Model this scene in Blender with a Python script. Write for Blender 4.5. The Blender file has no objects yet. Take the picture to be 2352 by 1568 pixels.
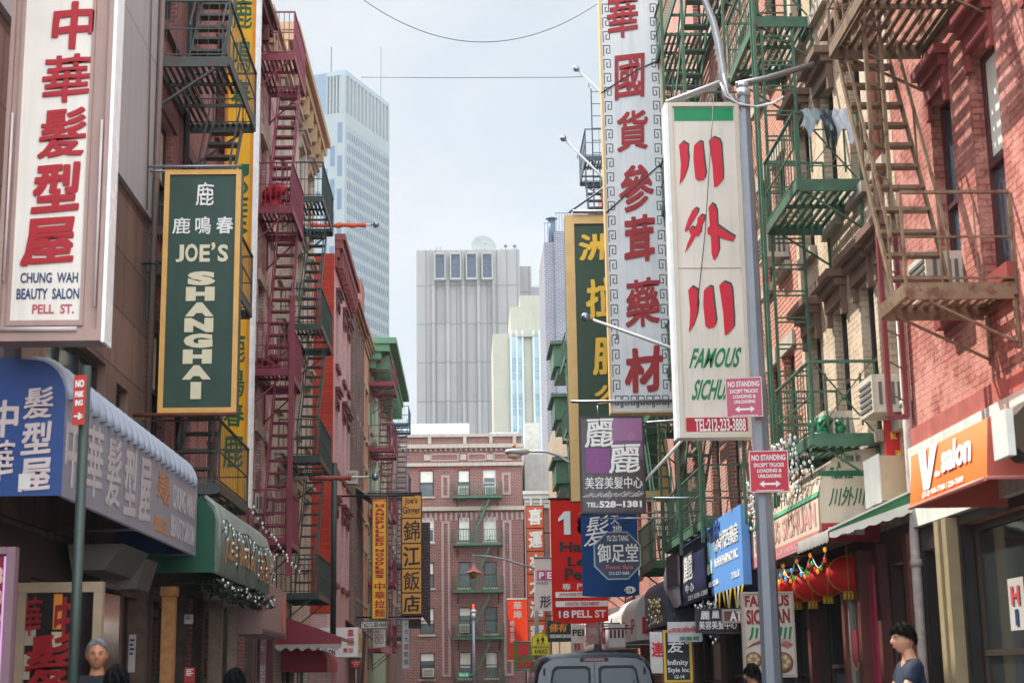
import bpy, bmesh, math, random
from mathutils import Vector, Matrix
random.seed(7)
S = bpy.context.scene
COL = S.collection

# ------------------------------------------------------------------ camera
FPX = 3600.0                       # focal length in units of a 2352 px wide frame
CAM = Vector((0, 0, 1.5))
_y = Vector((-96, -776, FPX)).normalized()          # the street's direction seen by the camera (right, up, forward)
_z = Vector((-.0155, 1, 0)); _z.z = -(_z.x*_y.x + _z.y*_y.y)/_y.z; _z.normalize()
_x = Vector((_y.y*_z.z-_y.z*_z.y, _y.z*_z.x-_y.x*_z.z, _y.x*_z.y-_y.y*_z.x)); _x = -_x if _x.x < 0 else _x
RIGHT = Vector((_x.x, _y.x, _z.x)); UP = Vector((_x.y, _y.y, _z.y)); FWD = Vector((_x.z, _y.z, _z.z))
cd = bpy.data.cameras.new('camera'); cam = bpy.data.objects.new('camera', cd); COL.objects.link(cam)
m = Matrix.Identity(4)
for i in range(3):
    m[i][0], m[i][1], m[i][2], m[i][3] = RIGHT[i], UP[i], -FWD[i], CAM[i]
cam.matrix_world = m
cd.sensor_width = 36; cd.lens = 36*FPX/2352; cd.clip_end = 4000; cd.clip_start = .2
cd.dof.use_dof = True; cd.dof.focus_distance = 32; cd.dof.aperture_fstop = 3.2
S.camera = cam
S.render.resolution_x, S.render.resolution_y = 1024, 682

def ray(u, v):
    return FWD*FPX + RIGHT*(u-1176) - UP*(v-784)
def PY(u, v, Y):
    r = ray(u, v); return CAM + r*(Y/r.y)
def PX(u, v, X):
    r = ray(u, v); return CAM + r*(X/r.x)

# ------------------------------------------------------------------ sky, sun, exposure
SUN_TO = Vector((-.52, .40, .84)).normalized()
w = bpy.data.worlds.new('World'); S.world = w; w.use_nodes = True
nt = w.node_tree; nt.nodes.clear(); N = nt.nodes.new; L = nt.links.new
out = N('ShaderNodeOutputWorld'); bg = N('ShaderNodeBackground'); L(bg.outputs[0], out.inputs[0])
sky = N('ShaderNodeTexSky'); sky.sky_type = 'NISHITA'; sky.sun_disc = False
sky.sun_elevation = math.asin(SUN_TO.z); sky.sun_rotation = math.atan2(SUN_TO.x, SUN_TO.y)
sky.air_density = 1.0; sky.dust_density = 2.2
tc = N('ShaderNodeTexCoord'); mp = N('ShaderNodeMapping'); mp.inputs['Scale'].default_value = (2.2, 1.6, 5.0)
L(tc.outputs['Generated'], mp.inputs[0])
nz = N('ShaderNodeTexNoise'); nz.inputs['Scale'].default_value = 2.4; nz.inputs['Detail'].default_value = 7; nz.inputs['Roughness'].default_value = .55
nz.inputs['Distortion'].default_value = .6
L(mp.outputs[0], nz.inputs['Vector'])
rp = N('ShaderNodeValToRGB'); rp.color_ramp.elements[0].position = .3; rp.color_ramp.elements[1].position = .68
rp.color_ramp.elements[0].color = (.86,)*3+(1,); rp.color_ramp.elements[1].color = (.97,)*3+(1,)
L(nz.outputs[0], rp.inputs[0])
mx = N('ShaderNodeMix'); mx.data_type = 'RGBA'          # thin white cloud over the blue
L(rp.outputs[0], mx.inputs[0]); L(sky.outputs[0], mx.inputs[6])
n2 = N('ShaderNodeTexNoise'); n2.inputs['Scale'].default_value = 1.3; n2.inputs['Detail'].default_value = 8; n2.inputs['Roughness'].default_value = .6; n2.inputs['Distortion'].default_value = .9; L(mp.outputs[0], n2.inputs['Vector'])
r2 = N('ShaderNodeValToRGB'); r2.color_ramp.elements[0].position = .40; r2.color_ramp.elements[1].position = .60; r2.color_ramp.elements[0].color = (2.6, 2.98, 3.3, 1); r2.color_ramp.elements[1].color = (3.35, 3.52, 3.62, 1); L(n2.outputs[0], r2.inputs[0]); L(r2.outputs[0], mx.inputs[7])
# cloud brightened round the sun; unseen bright lobe added behind the camera as fill
def lobe(d, lo, k):
    vd = N('ShaderNodeVectorMath'); vd.operation = 'DOT_PRODUCT'; L(tc.outputs['Generated'], vd.inputs[0]); vd.inputs[1].default_value = Vector(d).normalized()
    ml = N('ShaderNodeMapRange'); ml.interpolation_type = 'SMOOTHSTEP'; ml.inputs[1].default_value = lo; ml.inputs[2].default_value = 1; ml.inputs[3].default_value = 0; ml.inputs[4].default_value = k
    L(vd.outputs['Value'], ml.inputs[0]); return ml.outputs[0]
l1 = lobe(SUN_TO, .7, 1.6); l2 = lobe((.15, -.75, .65), .1, 5.4)
sm = N('ShaderNodeMath'); L(l1, sm.inputs[0]); L(l2, sm.inputs[1]); sn = N('ShaderNodeMath'); L(sm.outputs[0], sn.inputs[0]); sn.inputs[1].default_value = 1
vs = N('ShaderNodeVectorMath'); vs.operation = 'SCALE'; L(mx.outputs[2], vs.inputs[0]); L(sn.outputs[0], vs.inputs['Scale'])
L(vs.outputs[0], bg.inputs[0]); bg.inputs[1].default_value = .10
sd = bpy.data.lights.new('sun', 'SUN'); sd.energy = 4.8; sd.angle = math.radians(.6); sd.color = (1, .95, .87)
so = bpy.data.objects.new('sun', sd); COL.objects.link(so)
so.rotation_euler = SUN_TO.to_track_quat('Z', 'Y').to_euler(); so.location = (-20, 10, 60)
S.view_settings.view_transform = 'Standard'; S.view_settings.look = 'None'; S.view_settings.gamma = 1
S.view_settings.exposure = 1.0
S.cycles.use_denoising = True; S.cycles.max_bounces = 6; S.cycles.diffuse_bounces = 3; S.cycles.glossy_bounces = 3
S.cycles.volume_bounces = 0; S.cycles.transparent_max_bounces = 12

# ------------------------------------------------------------------ materials
def lin(c):
    if isinstance(c, str): c = [int(c[i:i+2], 16) for i in (0, 2, 4)]
    return tuple((x/255/12.92 if x/255 <= .04045 else ((x/255+.055)/1.055)**2.4) for x in c)
_mats = {}
def mat(name, col, rough=.6, metal=0., noise=.12, scale=4., bump=0., bscale=60., spec=.4, emit=0., streak=0., trans=0., glow=0., rust=0.):
    if name in _mats: return _mats[name]
    M = bpy.data.materials.new(name); M.use_nodes = True; t = M.node_tree; b = t.nodes['Principled BSDF']; col = lin(col)
    b.inputs['Roughness'].default_value = rough; b.inputs['Metallic'].default_value = metal
    b.inputs['Specular IOR Level'].default_value = spec
    b.inputs['Base Color'].default_value = col+(1,)
    n = t.nodes.new; l = t.links.new
    if noise or bump or streak:
        g = n('ShaderNodeNewGeometry')
    if noise:
        x = n('ShaderNodeTexNoise'); x.inputs['Scale'].default_value = scale; x.inputs['Detail'].default_value = 6; x.inputs['Roughness'].default_value = .65
        l(g.outputs['Position'], x.inputs['Vector'])
        r = n('ShaderNodeMapRange'); r.inputs[1].default_value = .25; r.inputs[2].default_value = .75
        r.inputs[3].default_value = 1-noise*1.3; r.inputs[4].default_value = 1+noise*.7
        l(x.outputs[0], r.inputs[0])
        v = n('ShaderNodeMix'); v.data_type = 'RGBA'; v.blend_type = 'MULTIPLY'; v.inputs[0].default_value = 1
        v.inputs[6].default_value = col+(1,); l(r.outputs[0], v.inputs[7]); last = v.outputs[2]
        if streak:                                   # rain streaks and grime
            mp = n('ShaderNodeMapping'); mp.inputs['Scale'].default_value = (9, 9, .5); l(g.outputs['Position'], mp.inputs[0])
            y = n('ShaderNodeTexNoise'); y.inputs['Scale'].default_value = 1.4; y.inputs['Detail'].default_value = 5; l(mp.outputs[0], y.inputs['Vector'])
            q = n('ShaderNodeMapRange'); q.inputs[1].default_value = .5; q.inputs[2].default_value = .72; q.inputs[3].default_value = 0; q.inputs[4].default_value = streak
            l(y.outputs[0], q.inputs[0])
            k = n('ShaderNodeMix'); k.data_type = 'RGBA'; l(q.outputs[0], k.inputs[0]); l(last, k.inputs[6])
            k.inputs[7].default_value = tuple(c*.35+.01 for c in col)+(1,); last = k.outputs[2]
        if rust:                                     # rust breaking through the paint
            y = n('ShaderNodeTexNoise'); y.inputs['Scale'].default_value = 6; y.inputs['Detail'].default_value = 9; y.inputs['Roughness'].default_value = .75; l(g.outputs['Position'], y.inputs['Vector'])
            q = n('ShaderNodeMapRange'); q.inputs[1].default_value = .62-rust*.2; q.inputs[2].default_value = .70-rust*.2; l(y.outputs[0], q.inputs[0])
            k = n('ShaderNodeMix'); k.data_type = 'RGBA'; l(q.outputs[0], k.inputs[0]); l(last, k.inputs[6]); k.inputs[7].default_value = lin('5e3c2a')+(1,); last = k.outputs[2]
        l(last, b.inputs['Base Color'])
        rr = n('ShaderNodeMapRange'); rr.inputs[3].default_value = max(0, rough-.12); rr.inputs[4].default_value = min(1, rough+.12)
        l(x.outputs[0], rr.inputs[0]); l(rr.outputs[0], b.inputs['Roughness'])
    if bump:
        z = n('ShaderNodeTexNoise'); z.inputs['Scale'].default_value = bscale; z.inputs['Detail'].default_value = 4
        l(g.outputs['Position'], z.inputs['Vector'])
        u = n('ShaderNodeBump'); u.inputs['Strength'].default_value = min(1, bump); u.inputs['Distance'].default_value = .02
        l(z.outputs[0], u.inputs['Height']); l(u.outputs[0], b.inputs['Normal'])
    if emit:
        b.inputs['Emission Color'].default_value = col+(1,); b.inputs['Emission Strength'].default_value = emit
    if glow:                                         # thin paper or cloth: light comes through
        tl = n('ShaderNodeBsdfTranslucent'); tl.inputs[0].default_value = col+(1,); ms_ = n('ShaderNodeMixShader'); ms_.inputs[0].default_value = glow
        l(b.outputs[0], ms_.inputs[1]); l(tl.outputs[0], ms_.inputs[2]); l(ms_.outputs[0], t.nodes['Material Output'].inputs[0])
    _mats[name] = M; return M

def brick(name, c1, c2, mortar, bw=.21, rh=.07, ms=.009, blot=.25, bs=.6, bump=.6, rough=.85, paint=None, offset=.5, streak=.25):
    """masonry: courses run along whichever wall plane it lies on; blot = large worn patches, paint = colour of flaking paint"""
    if name in _mats: return _mats[name]
    M = bpy.data.materials.new(name); M.use_nodes = True; t = M.node_tree; b = t.nodes['Principled BSDF']; n = t.nodes.new; l = t.links.new
    b.inputs['Roughness'].default_value = rough; b.inputs['Specular IOR Level'].default_value = .25
    g = n('ShaderNodeNewGeometry'); sp = n('ShaderNodeSeparateXYZ'); l(g.outputs['Position'], sp.inputs[0])
    ad = n('ShaderNodeMath'); l(sp.outputs[0], ad.inputs[0]); l(sp.outputs[1], ad.inputs[1])
    cb = n('ShaderNodeCombineXYZ'); l(ad.outputs[0], cb.inputs[0]); l(sp.outputs[2], cb.inputs[1])
    br = n('ShaderNodeTexBrick'); br.inputs['Scale'].default_value = 1; br.inputs['Brick Width'].default_value = bw; br.inputs['Row Height'].default_value = rh
    br.inputs['Mortar Size'].default_value = ms; br.inputs['Mortar Smooth'].default_value = .3; br.inputs['Bias'].default_value = -.1; br.offset = offset
    br.inputs['Color1'].default_value = lin(c1)+(1,); br.inputs['Color2'].default_value = lin(c2)+(1,); br.inputs['Mortar'].default_value = lin(mortar)+(1,)
    l(cb.outputs[0], br.inputs['Vector'])
    x = n('ShaderNodeTexNoise'); x.inputs['Scale'].default_value = bs; x.inputs['Detail'].default_value = 9; x.inputs['Roughness'].default_value = .68; l(g.outputs['Position'], x.inputs['Vector'])
    r = n('ShaderNodeMapRange'); r.inputs[1].default_value = .3; r.inputs[2].default_value = .7; r.inputs[3].default_value = 1-blot; r.inputs[4].default_value = 1+blot*.6; l(x.outputs[0], r.inputs[0])
    v = n('ShaderNodeMix'); v.data_type = 'RGBA'; v.blend_type = 'MULTIPLY'; v.inputs[0].default_value = 1; l(br.outputs[0], v.inputs[6]); l(r.outputs[0], v.inputs[7]); last = v.outputs[2]
    z = n('ShaderNodeTexNoise'); z.inputs['Scale'].default_value = 26; z.inputs['Detail'].default_value = 5; l(g.outputs['Position'], z.inputs['Vector'])
    if paint:
        y = n('ShaderNodeTexNoise'); y.inputs['Scale'].default_value = 1.7; y.inputs['Detail'].default_value = 10; y.inputs['Roughness'].default_value = .75; l(g.outputs['Position'], y.inputs['Vector'])
        q = n('ShaderNodeMapRange'); q.inputs[1].default_value = .47; q.inputs[2].default_value = .56; l(y.outputs[0], q.inputs[0])
        k = n('ShaderNodeMix'); k.data_type = 'RGBA'; l(q.outputs[0], k.inputs[0]); l(last, k.inputs[6]); k.inputs[7].default_value = lin(paint)+(1,); last = k.outputs[2]
    if streak:
        mp = n('ShaderNodeMapping'); mp.inputs['Scale'].default_value = (3, 3, .16); l(g.outputs['Position'], mp.inputs[0])
        y = n('ShaderNodeTexNoise'); y.inputs['Scale'].default_value = 1.5; y.inputs['Detail'].default_value = 6; l(mp.outputs[0], y.inputs['Vector'])
        q = n('ShaderNodeMapRange'); q.inputs[1].default_value = .5; q.inputs[2].default_value = .75; q.inputs[4].default_value = streak; l(y.outputs[0], q.inputs[0])
        k = n('ShaderNodeMix'); k.data_type = 'RGBA'; l(q.outputs[0], k.inputs[0]); l(last, k.inputs[6]); k.inputs[7].default_value = tuple(c*.4 for c in lin(c2))+(1,); last = k.outputs[2]
    l(last, b.inputs['Base Color'])
    h = n('ShaderNodeMath'); h.operation = 'MULTIPLY_ADD'; l(z.outputs[0], h.inputs[0]); h.inputs[1].default_value = .7
    iv = n('ShaderNodeMath'); iv.operation = 'SUBTRACT'; iv.inputs[0].default_value = 1; l(br.outputs[1], iv.inputs[1]); l(iv.outputs[0], h.inputs[2])
    u = n('ShaderNodeBump'); u.inputs['Strength'].default_value = bump; u.inputs['Distance'].default_value = .02; l(h.outputs[0], u.inputs['Height']); l(u.outputs[0], b.inputs['Normal'])
    _mats[name] = M; return M

def glass(name, col, rough=.06, spec=.8):
    return mat(name, col, rough, 0, .35, 1.1, 0, 60, spec)

# ------------------------------------------------------------------ objects
ORG = {}
def tag(o, label=None, cat=None, group=None, kind=None):
    if label: o['label'] = label
    if cat: o['category'] = cat
    if group: o['group'] = group
    if kind: o['kind'] = kind
    return o
def thing(name, label, cat, loc, group=None):
    o = bpy.data.objects.new(name, None); COL.objects.link(o); o.location = loc; o.empty_display_size = .2
    ORG[o] = Vector(loc); return tag(o, label, cat, group)

class MB:
    def __init__(self): self.v = []; self.f = []; self.s = []
    def poly(self, pts):
        i = len(self.v); self.v += [Vector(p) for p in pts]; self.f.append(tuple(range(i, i+len(pts)))); self.s.append(False); return self
    def hexa(self, p):                   # 8 corners: bottom ring 0-3, top ring 4-7
        i = len(self.v); self.v += [Vector(q) for q in p]
        for f in ((3,2,1,0),(4,5,6,7),(0,1,5,4),(1,2,6,5),(2,3,7,6),(3,0,4,7)):
            self.f.append(tuple(i+k for k in f)); self.s.append(False)
        return self
    def box(self, x0, x1, y0, y1, z0, z1):
        return self.hexa([(x0,y0,z0),(x1,y0,z0),(x1,y1,z0),(x0,y1,z0),(x0,y0,z1),(x1,y0,z1),(x1,y1,z1),(x0,y1,z1)])
    def tb(self, T, u0, u1, n0, n1, z0, z1):
        return self.hexa([T(u0,n0,z0),T(u1,n0,z0),T(u1,n1,z0),T(u0,n1,z0),T(u0,n0,z1),T(u1,n0,z1),T(u1,n1,z1),T(u0,n1,z1)])
    def bar(self, a, b, wd, ht=None, up=(0,0,1)):
        a = Vector(a); b = Vector(b); ht = ht or wd; d = (b-a)
        if d.length < 1e-6: return self
        d.normalize(); up = Vector(up)
        if abs(d.dot(up)) > .97: up = Vector((1,0,0)) if abs(d.x) < .9 else Vector((0,1,0))
        s = d.cross(up).normalized(); t = s.cross(d); s *= wd/2; t *= ht/2
        return self.hexa([a-s-t,a+s-t,b+s-t,b-s-t,a-s+t,a+s+t,b+s+t,b-s+t])
    def tube(self, pts, r, n=8, cap=True):
        pts = [Vector(p) for p in pts]; R = r if isinstance(r, (list, tuple)) else [r]*len(pts); base = len(self.v)
        ref = None
        for k, p in enumerate(pts):
            d = (pts[min(k+1, len(pts)-1)]-pts[max(k-1, 0)]).normalized()
            if ref is None: ref = Vector((0,0,1)) if abs(d.z) < .9 else Vector((0,1,0))
            s = d.cross(ref).normalized(); t = s.cross(d).normalized(); ref = t
            for j in range(n):
                a = 2*math.pi*j/n; self.v.append(p+(s*math.cos(a)+t*math.sin(a))*R[k])
        for k in range(len(pts)-1):
            for j in range(n):
                a = base+k*n+j; b = base+k*n+(j+1)%n
                self.f.append((a, b, b+n, a+n)); self.s.append(True)
        if cap:
            self.f.append(tuple(base+j for j in range(n))[::-1]); self.s.append(False)
            e = base+(len(pts)-1)*n; self.f.append(tuple(e+j for j in range(n))); self.s.append(False)
        return self
    def ball(self, c, r, n=10, m=7, sc=(1,1,1)):
        c = Vector(c); i = len(self.v)
        for a in range(m+1):
            th = math.pi*a/m
            for b in range(n):
                ph = 2*math.pi*b/n
                self.v.append(c+Vector((r*sc[0]*math.sin(th)*math.cos(ph), r*sc[1]*math.sin(th)*math.sin(ph), r*sc[2]*math.cos(th))))
        for a in range(m):
            for b in range(n):
                p = i+a*n+b; q = i+a*n+(b+1)%n; self.f.append((p, p+n, q+n, q)); self.s.append(True)
        return self
    def prism(self, prof, p0, ex, ey, d0, d1):
        """2-D outline in axes ex, ey at p0, pushed along vectors d0 -> d1"""
        p0 = Vector(p0); ex = Vector(ex); ey = Vector(ey); d0 = Vector(d0); d1 = Vector(d1); i = len(self.v); n = len(prof)
        for d in (d0, d1):
            for x, y in prof: self.v.append(p0+ex*x+ey*y+d)
        self.f.append(tuple(i+k for k in range(n))); self.s.append(False)
        self.f.append(tuple(i+n+k for k in range(n))[::-1]); self.s.append(False)
        for k in range(n):
            j = (k+1) % n; self.f.append((i+k, i+n+k, i+n+j, i+j)); self.s.append(False)
        return self
    def grid(self, rows):
        i = len(self.v); c = len(rows[0])
        for r in rows: self.v += [Vector(p) for p in r]
        for a in range(len(rows)-1):
            for b in range(c-1):
                k = i+a*c+b; self.f.append((k, k+1, k+c+1, k+c)); self.s.append(True)
        return self
    def build(self, name, material, parent=None, recalc=True, label=None):
        o0 = None
        if parent is None:
            xs = [p.x for p in self.v]; ys = [p.y for p in self.v]; zs = [p.z for p in self.v]
            o0 = Vector(((min(xs)+max(xs))/2, (min(ys)+max(ys))/2, min(zs)))
        else: o0 = ORG[parent]
        me = bpy.data.meshes.new(name); me.from_pydata([tuple(p-o0) for p in self.v], [], self.f)
        me.polygons.foreach_set('use_smooth', self.s)
        if recalc:
            bm = bmesh.new(); bm.from_mesh(me); bmesh.ops.recalc_face_normals(bm, faces=bm.faces); bm.to_mesh(me); bm.free()
        me.materials.append(material)
        o = bpy.data.objects.new(name, me); COL.objects.link(o)
        if parent is None: o.location = o0
        else: o.parent = parent
        ORG[o] = o0
        if label: o['label'] = label
        return o

_gl = {}
def glyph(body, bold, res=3, spacing=1.0):
    k = (body, bold, res, spacing)
    if k in _gl: return _gl[k]
    c = bpy.data.curves.new('t', 'FONT'); c.body = body; c.size = 1; c.offset = bold; c.extrude = .5; c.resolution_u = res
    c.space_character = spacing; c.align_x = 'CENTER'; c.space_line = .95
    o = bpy.data.objects.new('t', c); me = bpy.data.meshes.new_from_object(o)
    V = [v.co.copy() for v in me.vertices]; F = [tuple(p.vertices) for p in me.polygons]
    bpy.data.objects.remove(o); bpy.data.curves.remove(c); bpy.data.meshes.remove(me)
    if not V: return None
    x0 = min(v.x for v in V); x1 = max(v.x for v in V); y0 = min(v.y for v in V); y1 = max(v.y for v in V)
    V = [((v.x-x0)/(x1-x0), (v.y-y0)/(y1-y0), v.z) for v in V]
    _gl[k] = (V, F); return _gl[k]

class Sign:
    """A flat face: o = bottom-left corner, ex/ey = unit axes, en = outward normal; w x h in metres. Collects lettering by material."""
    def __init__(self, o, ex, ey, en, w, h):
        self.o = Vector(o); self.ex = Vector(ex); self.ey = Vector(ey); self.en = Vector(en); self.w = w; self.h = h; self.b = {}
    def mb(self, m, nm='lettering'): return self.b.setdefault((m.name, nm), (MB(), m, nm))[0]
    def at(self, a, b, n=0): return self.o+self.ex*(a*self.w)+self.ey*(b*self.h)+self.en*n
    def text(self, s, a0, b0, a1, b1, m, bold=0, slant=0, rise=0, t=.008, off=.002, spacing=1.0, wob=0, curve=0, nm='lettering'):
        cjk = any(ord(c) > 0x2e00 for c in s)                 # brush weight: a few shifted strokes instead of a thick offset
        if cjk and bold > 0:
            d = (bold)*(.38 if any(c in '髮麗藥華國貨參麵錦御藥鏡飯鹿鳴' for c in s) else .75)/max(1, len(s))
            if not getattr(self, '_in', 0):
                self._in = 1
                for k, (p, q) in enumerate(((d,d),(-d,d),(d,-d),(-d,-d),(d*1.2,0),(-d*1.2,0))):
                    w_, h_ = a1-a0, b1-b0
                    self.text(s, a0+p*w_, b0+q*h_, a1+p*w_, b1+q*h_, m, 0, slant, rise, t-.0004*(k+1), off, spacing, wob, curve, nm)
                self._in = 0
            bold = 0
        g = glyph(s, bold, 3, spacing)
        if not g: return self
        V, F = g; B = self.mb(m, nm); i = len(B.v)
        for x, y, z in V:
            xx = x+slant*(y-.5); yy = y+rise*(x-.5)
            if wob: xx += wob*math.sin(y*9+x*5); yy += wob*math.sin(x*8-y*4)
            if curve: yy += curve*(1-(2*x-1)**2)
            B.v.append(self.at(a0+(a1-a0)*xx, b0+(b1-b0)*yy, off+(z+.5)*t))
        for f in F: B.f.append(tuple(i+k for k in f)); B.s.append(False)
        return self
    def shape(self, pts, m, t=.01, off=.002, nm='lettering'):
        """outline in 0..1 face coordinates"""
        P = [(a*self.w, b*self.h) for a, b in pts]
        self.mb(m, nm).prism(P, self.o, self.ex, self.ey, self.en*off, self.en*(off+t)); return self
    def rect(self, a0, b0, a1, b1, m, t=.004, off=.002, nm='panel'):
        return self.shape([(a0,b0),(a1,b0),(a1,b1),(a0,b1)], m, t, off, nm)
    def line(self, pts, wd, m, t=.006, off=.002, nm='lettering'):
        for (a, b), (c, d) in zip(pts, pts[1:]):
            B = self.mb(m, nm); p = self.at(a, b, off+t/2); q = self.at(c, d, off+t/2); B.bar(p, q, wd, t, self.en)
        return self
    def done(self, parent):
        for B, m, nm in self.b.values(): B.build(nm, m, parent)
        self.b = {}

def board(t, s, thick, mface, mframe=None, fw=.05, proud=.025, name='board', fname='frame', side=None):
    """board behind face s, with an optional raised frame"""
    MB().prism([(0,0),(s.w,0),(s.w,s.h),(0,s.h)], s.o, s.ex, s.ey, -s.en*thick, s.en*0).build(name, side or mface, t)
    if side:
        MB().prism([(.01,.01),(s.w-.01,.01),(s.w-.01,s.h-.01),(.01,s.h-.01)], s.o, s.ex, s.ey, s.en*.0005, s.en*.0018).build('sign_face', mface, t)
    if mframe:
        B = MB()
        for a0, b0, a1, b1 in ((0,0,s.w,fw),(0,s.h-fw,s.w,s.h),(0,fw,fw,s.h-fw),(s.w-fw,fw,s.w,s.h-fw)):
            B.prism([(a0,b0),(a1,b0),(a1,b1),(a0,b1)], s.o, s.ex, s.ey, s.en*.002, s.en*proud)
        B.build(fname, mframe, t)

def ysign(u0, v0, u1, v1, Y):
    """face of a projecting sign, square to the street, from its outline in the frame"""
    vm = (v0+v1)/2; um = (u0+u1)/2
    x0 = PY(u0, vm, Y).x; x1 = PY(u1, vm, Y).x; z0 = PY(um, v1, Y).z; z1 = PY(um, v0, Y).z
    return Sign((x0, Y, z0), (1,0,0), (0,0,1), (0,-1,0), x1-x0, z1-z0)
def xsign(u0, v0, u1, v1, X):
    """face parallel to the street; u0/u1 = far/near ends for the right side (near end right), v at the near end"""
    side = 1 if X > 0 else -1
    ya = PX(u0, 1400, X).y; yb = PX(u1, 1400, X).y
    un = u1 if side > 0 else u0
    z0 = PX(un, v1, X).z; z1 = PX(un, v0, X).z
    if side > 0: return Sign((X, ya, z0), (0,-1,0), (0,0,1), (-1,0,0), ya-yb, z1-z0)
    return Sign((X, ya, z0), (0,1,0), (0,0,1), (1,0,0), yb-ya, z1-z0)
def fr(u0, v0, u1, v1, U0, V0, U1, V1):
    """box (U,V in frame pixels) as fractions of a sign whose outline is u0..u1, v0..v1"""
    return ((U0-u0)/(u1-u0), (v1-V1)/(v1-v0), (U1-u0)/(u1-u0), (v1-V0)/(v1-v0))
def TL(X):
    return lambda u, n, z: Vector((X+n, u, z))
def TR(X):
    return lambda u, n, z: Vector((X-n, u, z))
def TE(Y):
    return lambda u, n, z: Vector((u, Y-n, z))
# ------------------------------------------------------------------ shared materials
GLASS = glass('window_glass', '20262b'); GLASS2 = glass('window_glass_blue', '3c4a56'); BLIND = mat('blind', 'c9c4b4', .7); CURT = mat('curtain', 'd8d3c6', .8)
FRAME_W = mat('white_frame', 'd8d8d4', .5); FRAME_D = mat('dark_frame', '2e2724', .5); FRAME_M = mat('maroon_frame', '5e1f22', .5)
ROOF = mat('roof_tar', '3a3836', .9); CREAM = mat('cream_stone', 'a99d8d', .8, noise=.2, streak=.3, bump=.2)
STEEL = mat('galvanised', '8f9296', .45, .6, noise=.2); WHITE = mat('white_paint', 'dcdad4', .5, noise=.1, streak=.15)
BLACK = mat('black_paint', '17181a', .5); RUST = mat('rust', '6b3a26', .8, noise=.4, scale=9)
GOLD = mat('gold_frame', 'd9a65c', .45, .15, noise=.12); WIRE = mat('cable', '4a4d52', .6)
ACM = mat('ac_case', 'bdb6a6', .6, noise=.2, streak=.4); ACD = mat('ac_grille', '5c5a55', .7)

class W:
    """window kind"""
    def __init__(s, frame=FRAME_D, pane=GLASS, sill=None, lintel=None, hood=0., over=.12, blind=.3, fw=.06, bars=0):
        s.frame, s.pane, s.sill, s.lintel, s.hood, s.over, s.blind, s.fw, s.bars = frame, pane, sill, lintel, hood, over, blind, fw, bars

def window(b, T, w, k):
    ua, ub, za, zb = w; f = MB(); r = -.11; fw = k.fw
    for a in ((ua, ua+fw, za, zb), (ub-fw, ub, za, zb), (ua+fw, ub-fw, za, za+fw), (ua+fw, ub-fw, zb-fw, zb)): f.tb(T, a[0], a[1], r-.06, r, a[2], a[3])
    zm = (za+zb)/2; f.tb(T, ua+fw, ub-fw, r-.05, r+.012, zm-fw*.4, zm+fw*.4)
    for q in range(k.bars): uu = ua+fw+(ub-ua-2*fw)*(q+1)/(k.bars+1); f.tb(T, uu-.015, uu+.015, r-.045, r+.005, zm+fw*.4, zb-fw); f.tb(T, uu-.015, uu+.015, r-.045, r+.005, za+fw, zm-fw*.4)
    o = f.build('window', k.frame, b)
    MB().tb(T, ua+fw*.9, ub-fw*.9, r-.05, r-.036, za+fw*.9, zb-fw*.9).build('pane', k.pane, o)
    if random.random() < k.blind:
        h = random.choice([.3, .45, .6, .96])*(zb-za-2*fw)
        MB().tb(T, ua+fw+.004, ub-fw-.004, r-.034, r-.030, zb-fw-h, zb-fw-.002).build('blind', random.choice([BLIND, CURT]), o)
    if k.sill: MB().tb(T, ua-.09, ub+.09, .003, .09, za-.14, za-.002).tb(T, ua+.002, ub-.002, -.12, .003, za-.03, za-.002).build('sill', k.sill, o)
    if k.lintel:
        B = MB()
        if k.hood:
            e = k.over
            B.tb(T, ua-e, ub+e, .003, k.hood*.35, zb+.02, zb+.20)
            B.tb(T, ua-e-.03, ub+e+.03, .003, k.hood*.65, zb+.203, zb+.30)
            B.tb(T, ua-e-.08, ub+e+.08, .003, k.hood, zb+.303, zb+.40)
            for uu in (ua-e-.01, ub+e-.09): B.tb(T, uu, uu+.10, .003, k.hood*.3, zb-.16, zb+.018)
        else: B.tb(T, ua-k.over, ub+k.over, .003, .05, zb+.005, zb+.24)
        B.build('lintel', k.lintel, o)
    return o

def facade(T, u0, u1, z0, z1, opens, depth, rev=.22):
    B = MB()
    us = sorted({u0, u1, *[x for w in opens for x in w[:2]]}); zs = sorted({z0, z1, *[x for w in opens for x in w[2:4]]})
    us = [u for u in us if u0 <= u <= u1]; zs = [z for z in zs if z0 <= z <= z1]
    for a, b in zip(us, us[1:]):
        for c, d in zip(zs, zs[1:]):
            mu, mz = (a+b)/2, (c+d)/2
            if any(w[0] < mu < w[1] and w[2] < mz < w[3] for w in opens): continue
            B.poly([T(a,0,c), T(b,0,c), T(b,0,d), T(a,0,d)])
    for a, b, c, d in opens:
        B.poly([T(a,0,c),T(a,0,d),T(a,-rev,d),T(a,-rev,c)]); B.poly([T(b,0,c),T(b,-rev,c),T(b,-rev,d),T(b,0,d)])
        B.poly([T(a,0,d),T(b,0,d),T(b,-rev,d),T(a,-rev,d)]); B.poly([T(a,0,c),T(a,-rev,c),T(b,-rev,c),T(b,0,c)])
        B.poly([T(a,-rev,c),T(a,-rev,d),T(b,-rev,d),T(b,-rev,c)])
    D = -depth
    B.poly([T(u0,0,z0),T(u0,0,z1),T(u0,D,z1),T(u0,D,z0)]); B.poly([T(u1,0,z0),T(u1,D,z0),T(u1,D,z1),T(u1,0,z1)])
    B.poly([T(u0,D,z0),T(u0,D,z1),T(u1,D,z1),T(u1,D,z0)]); B.poly([T(u0,0,z1),T(u1,0,z1),T(u1,D,z1),T(u0,D,z1)])
    return B

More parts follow.
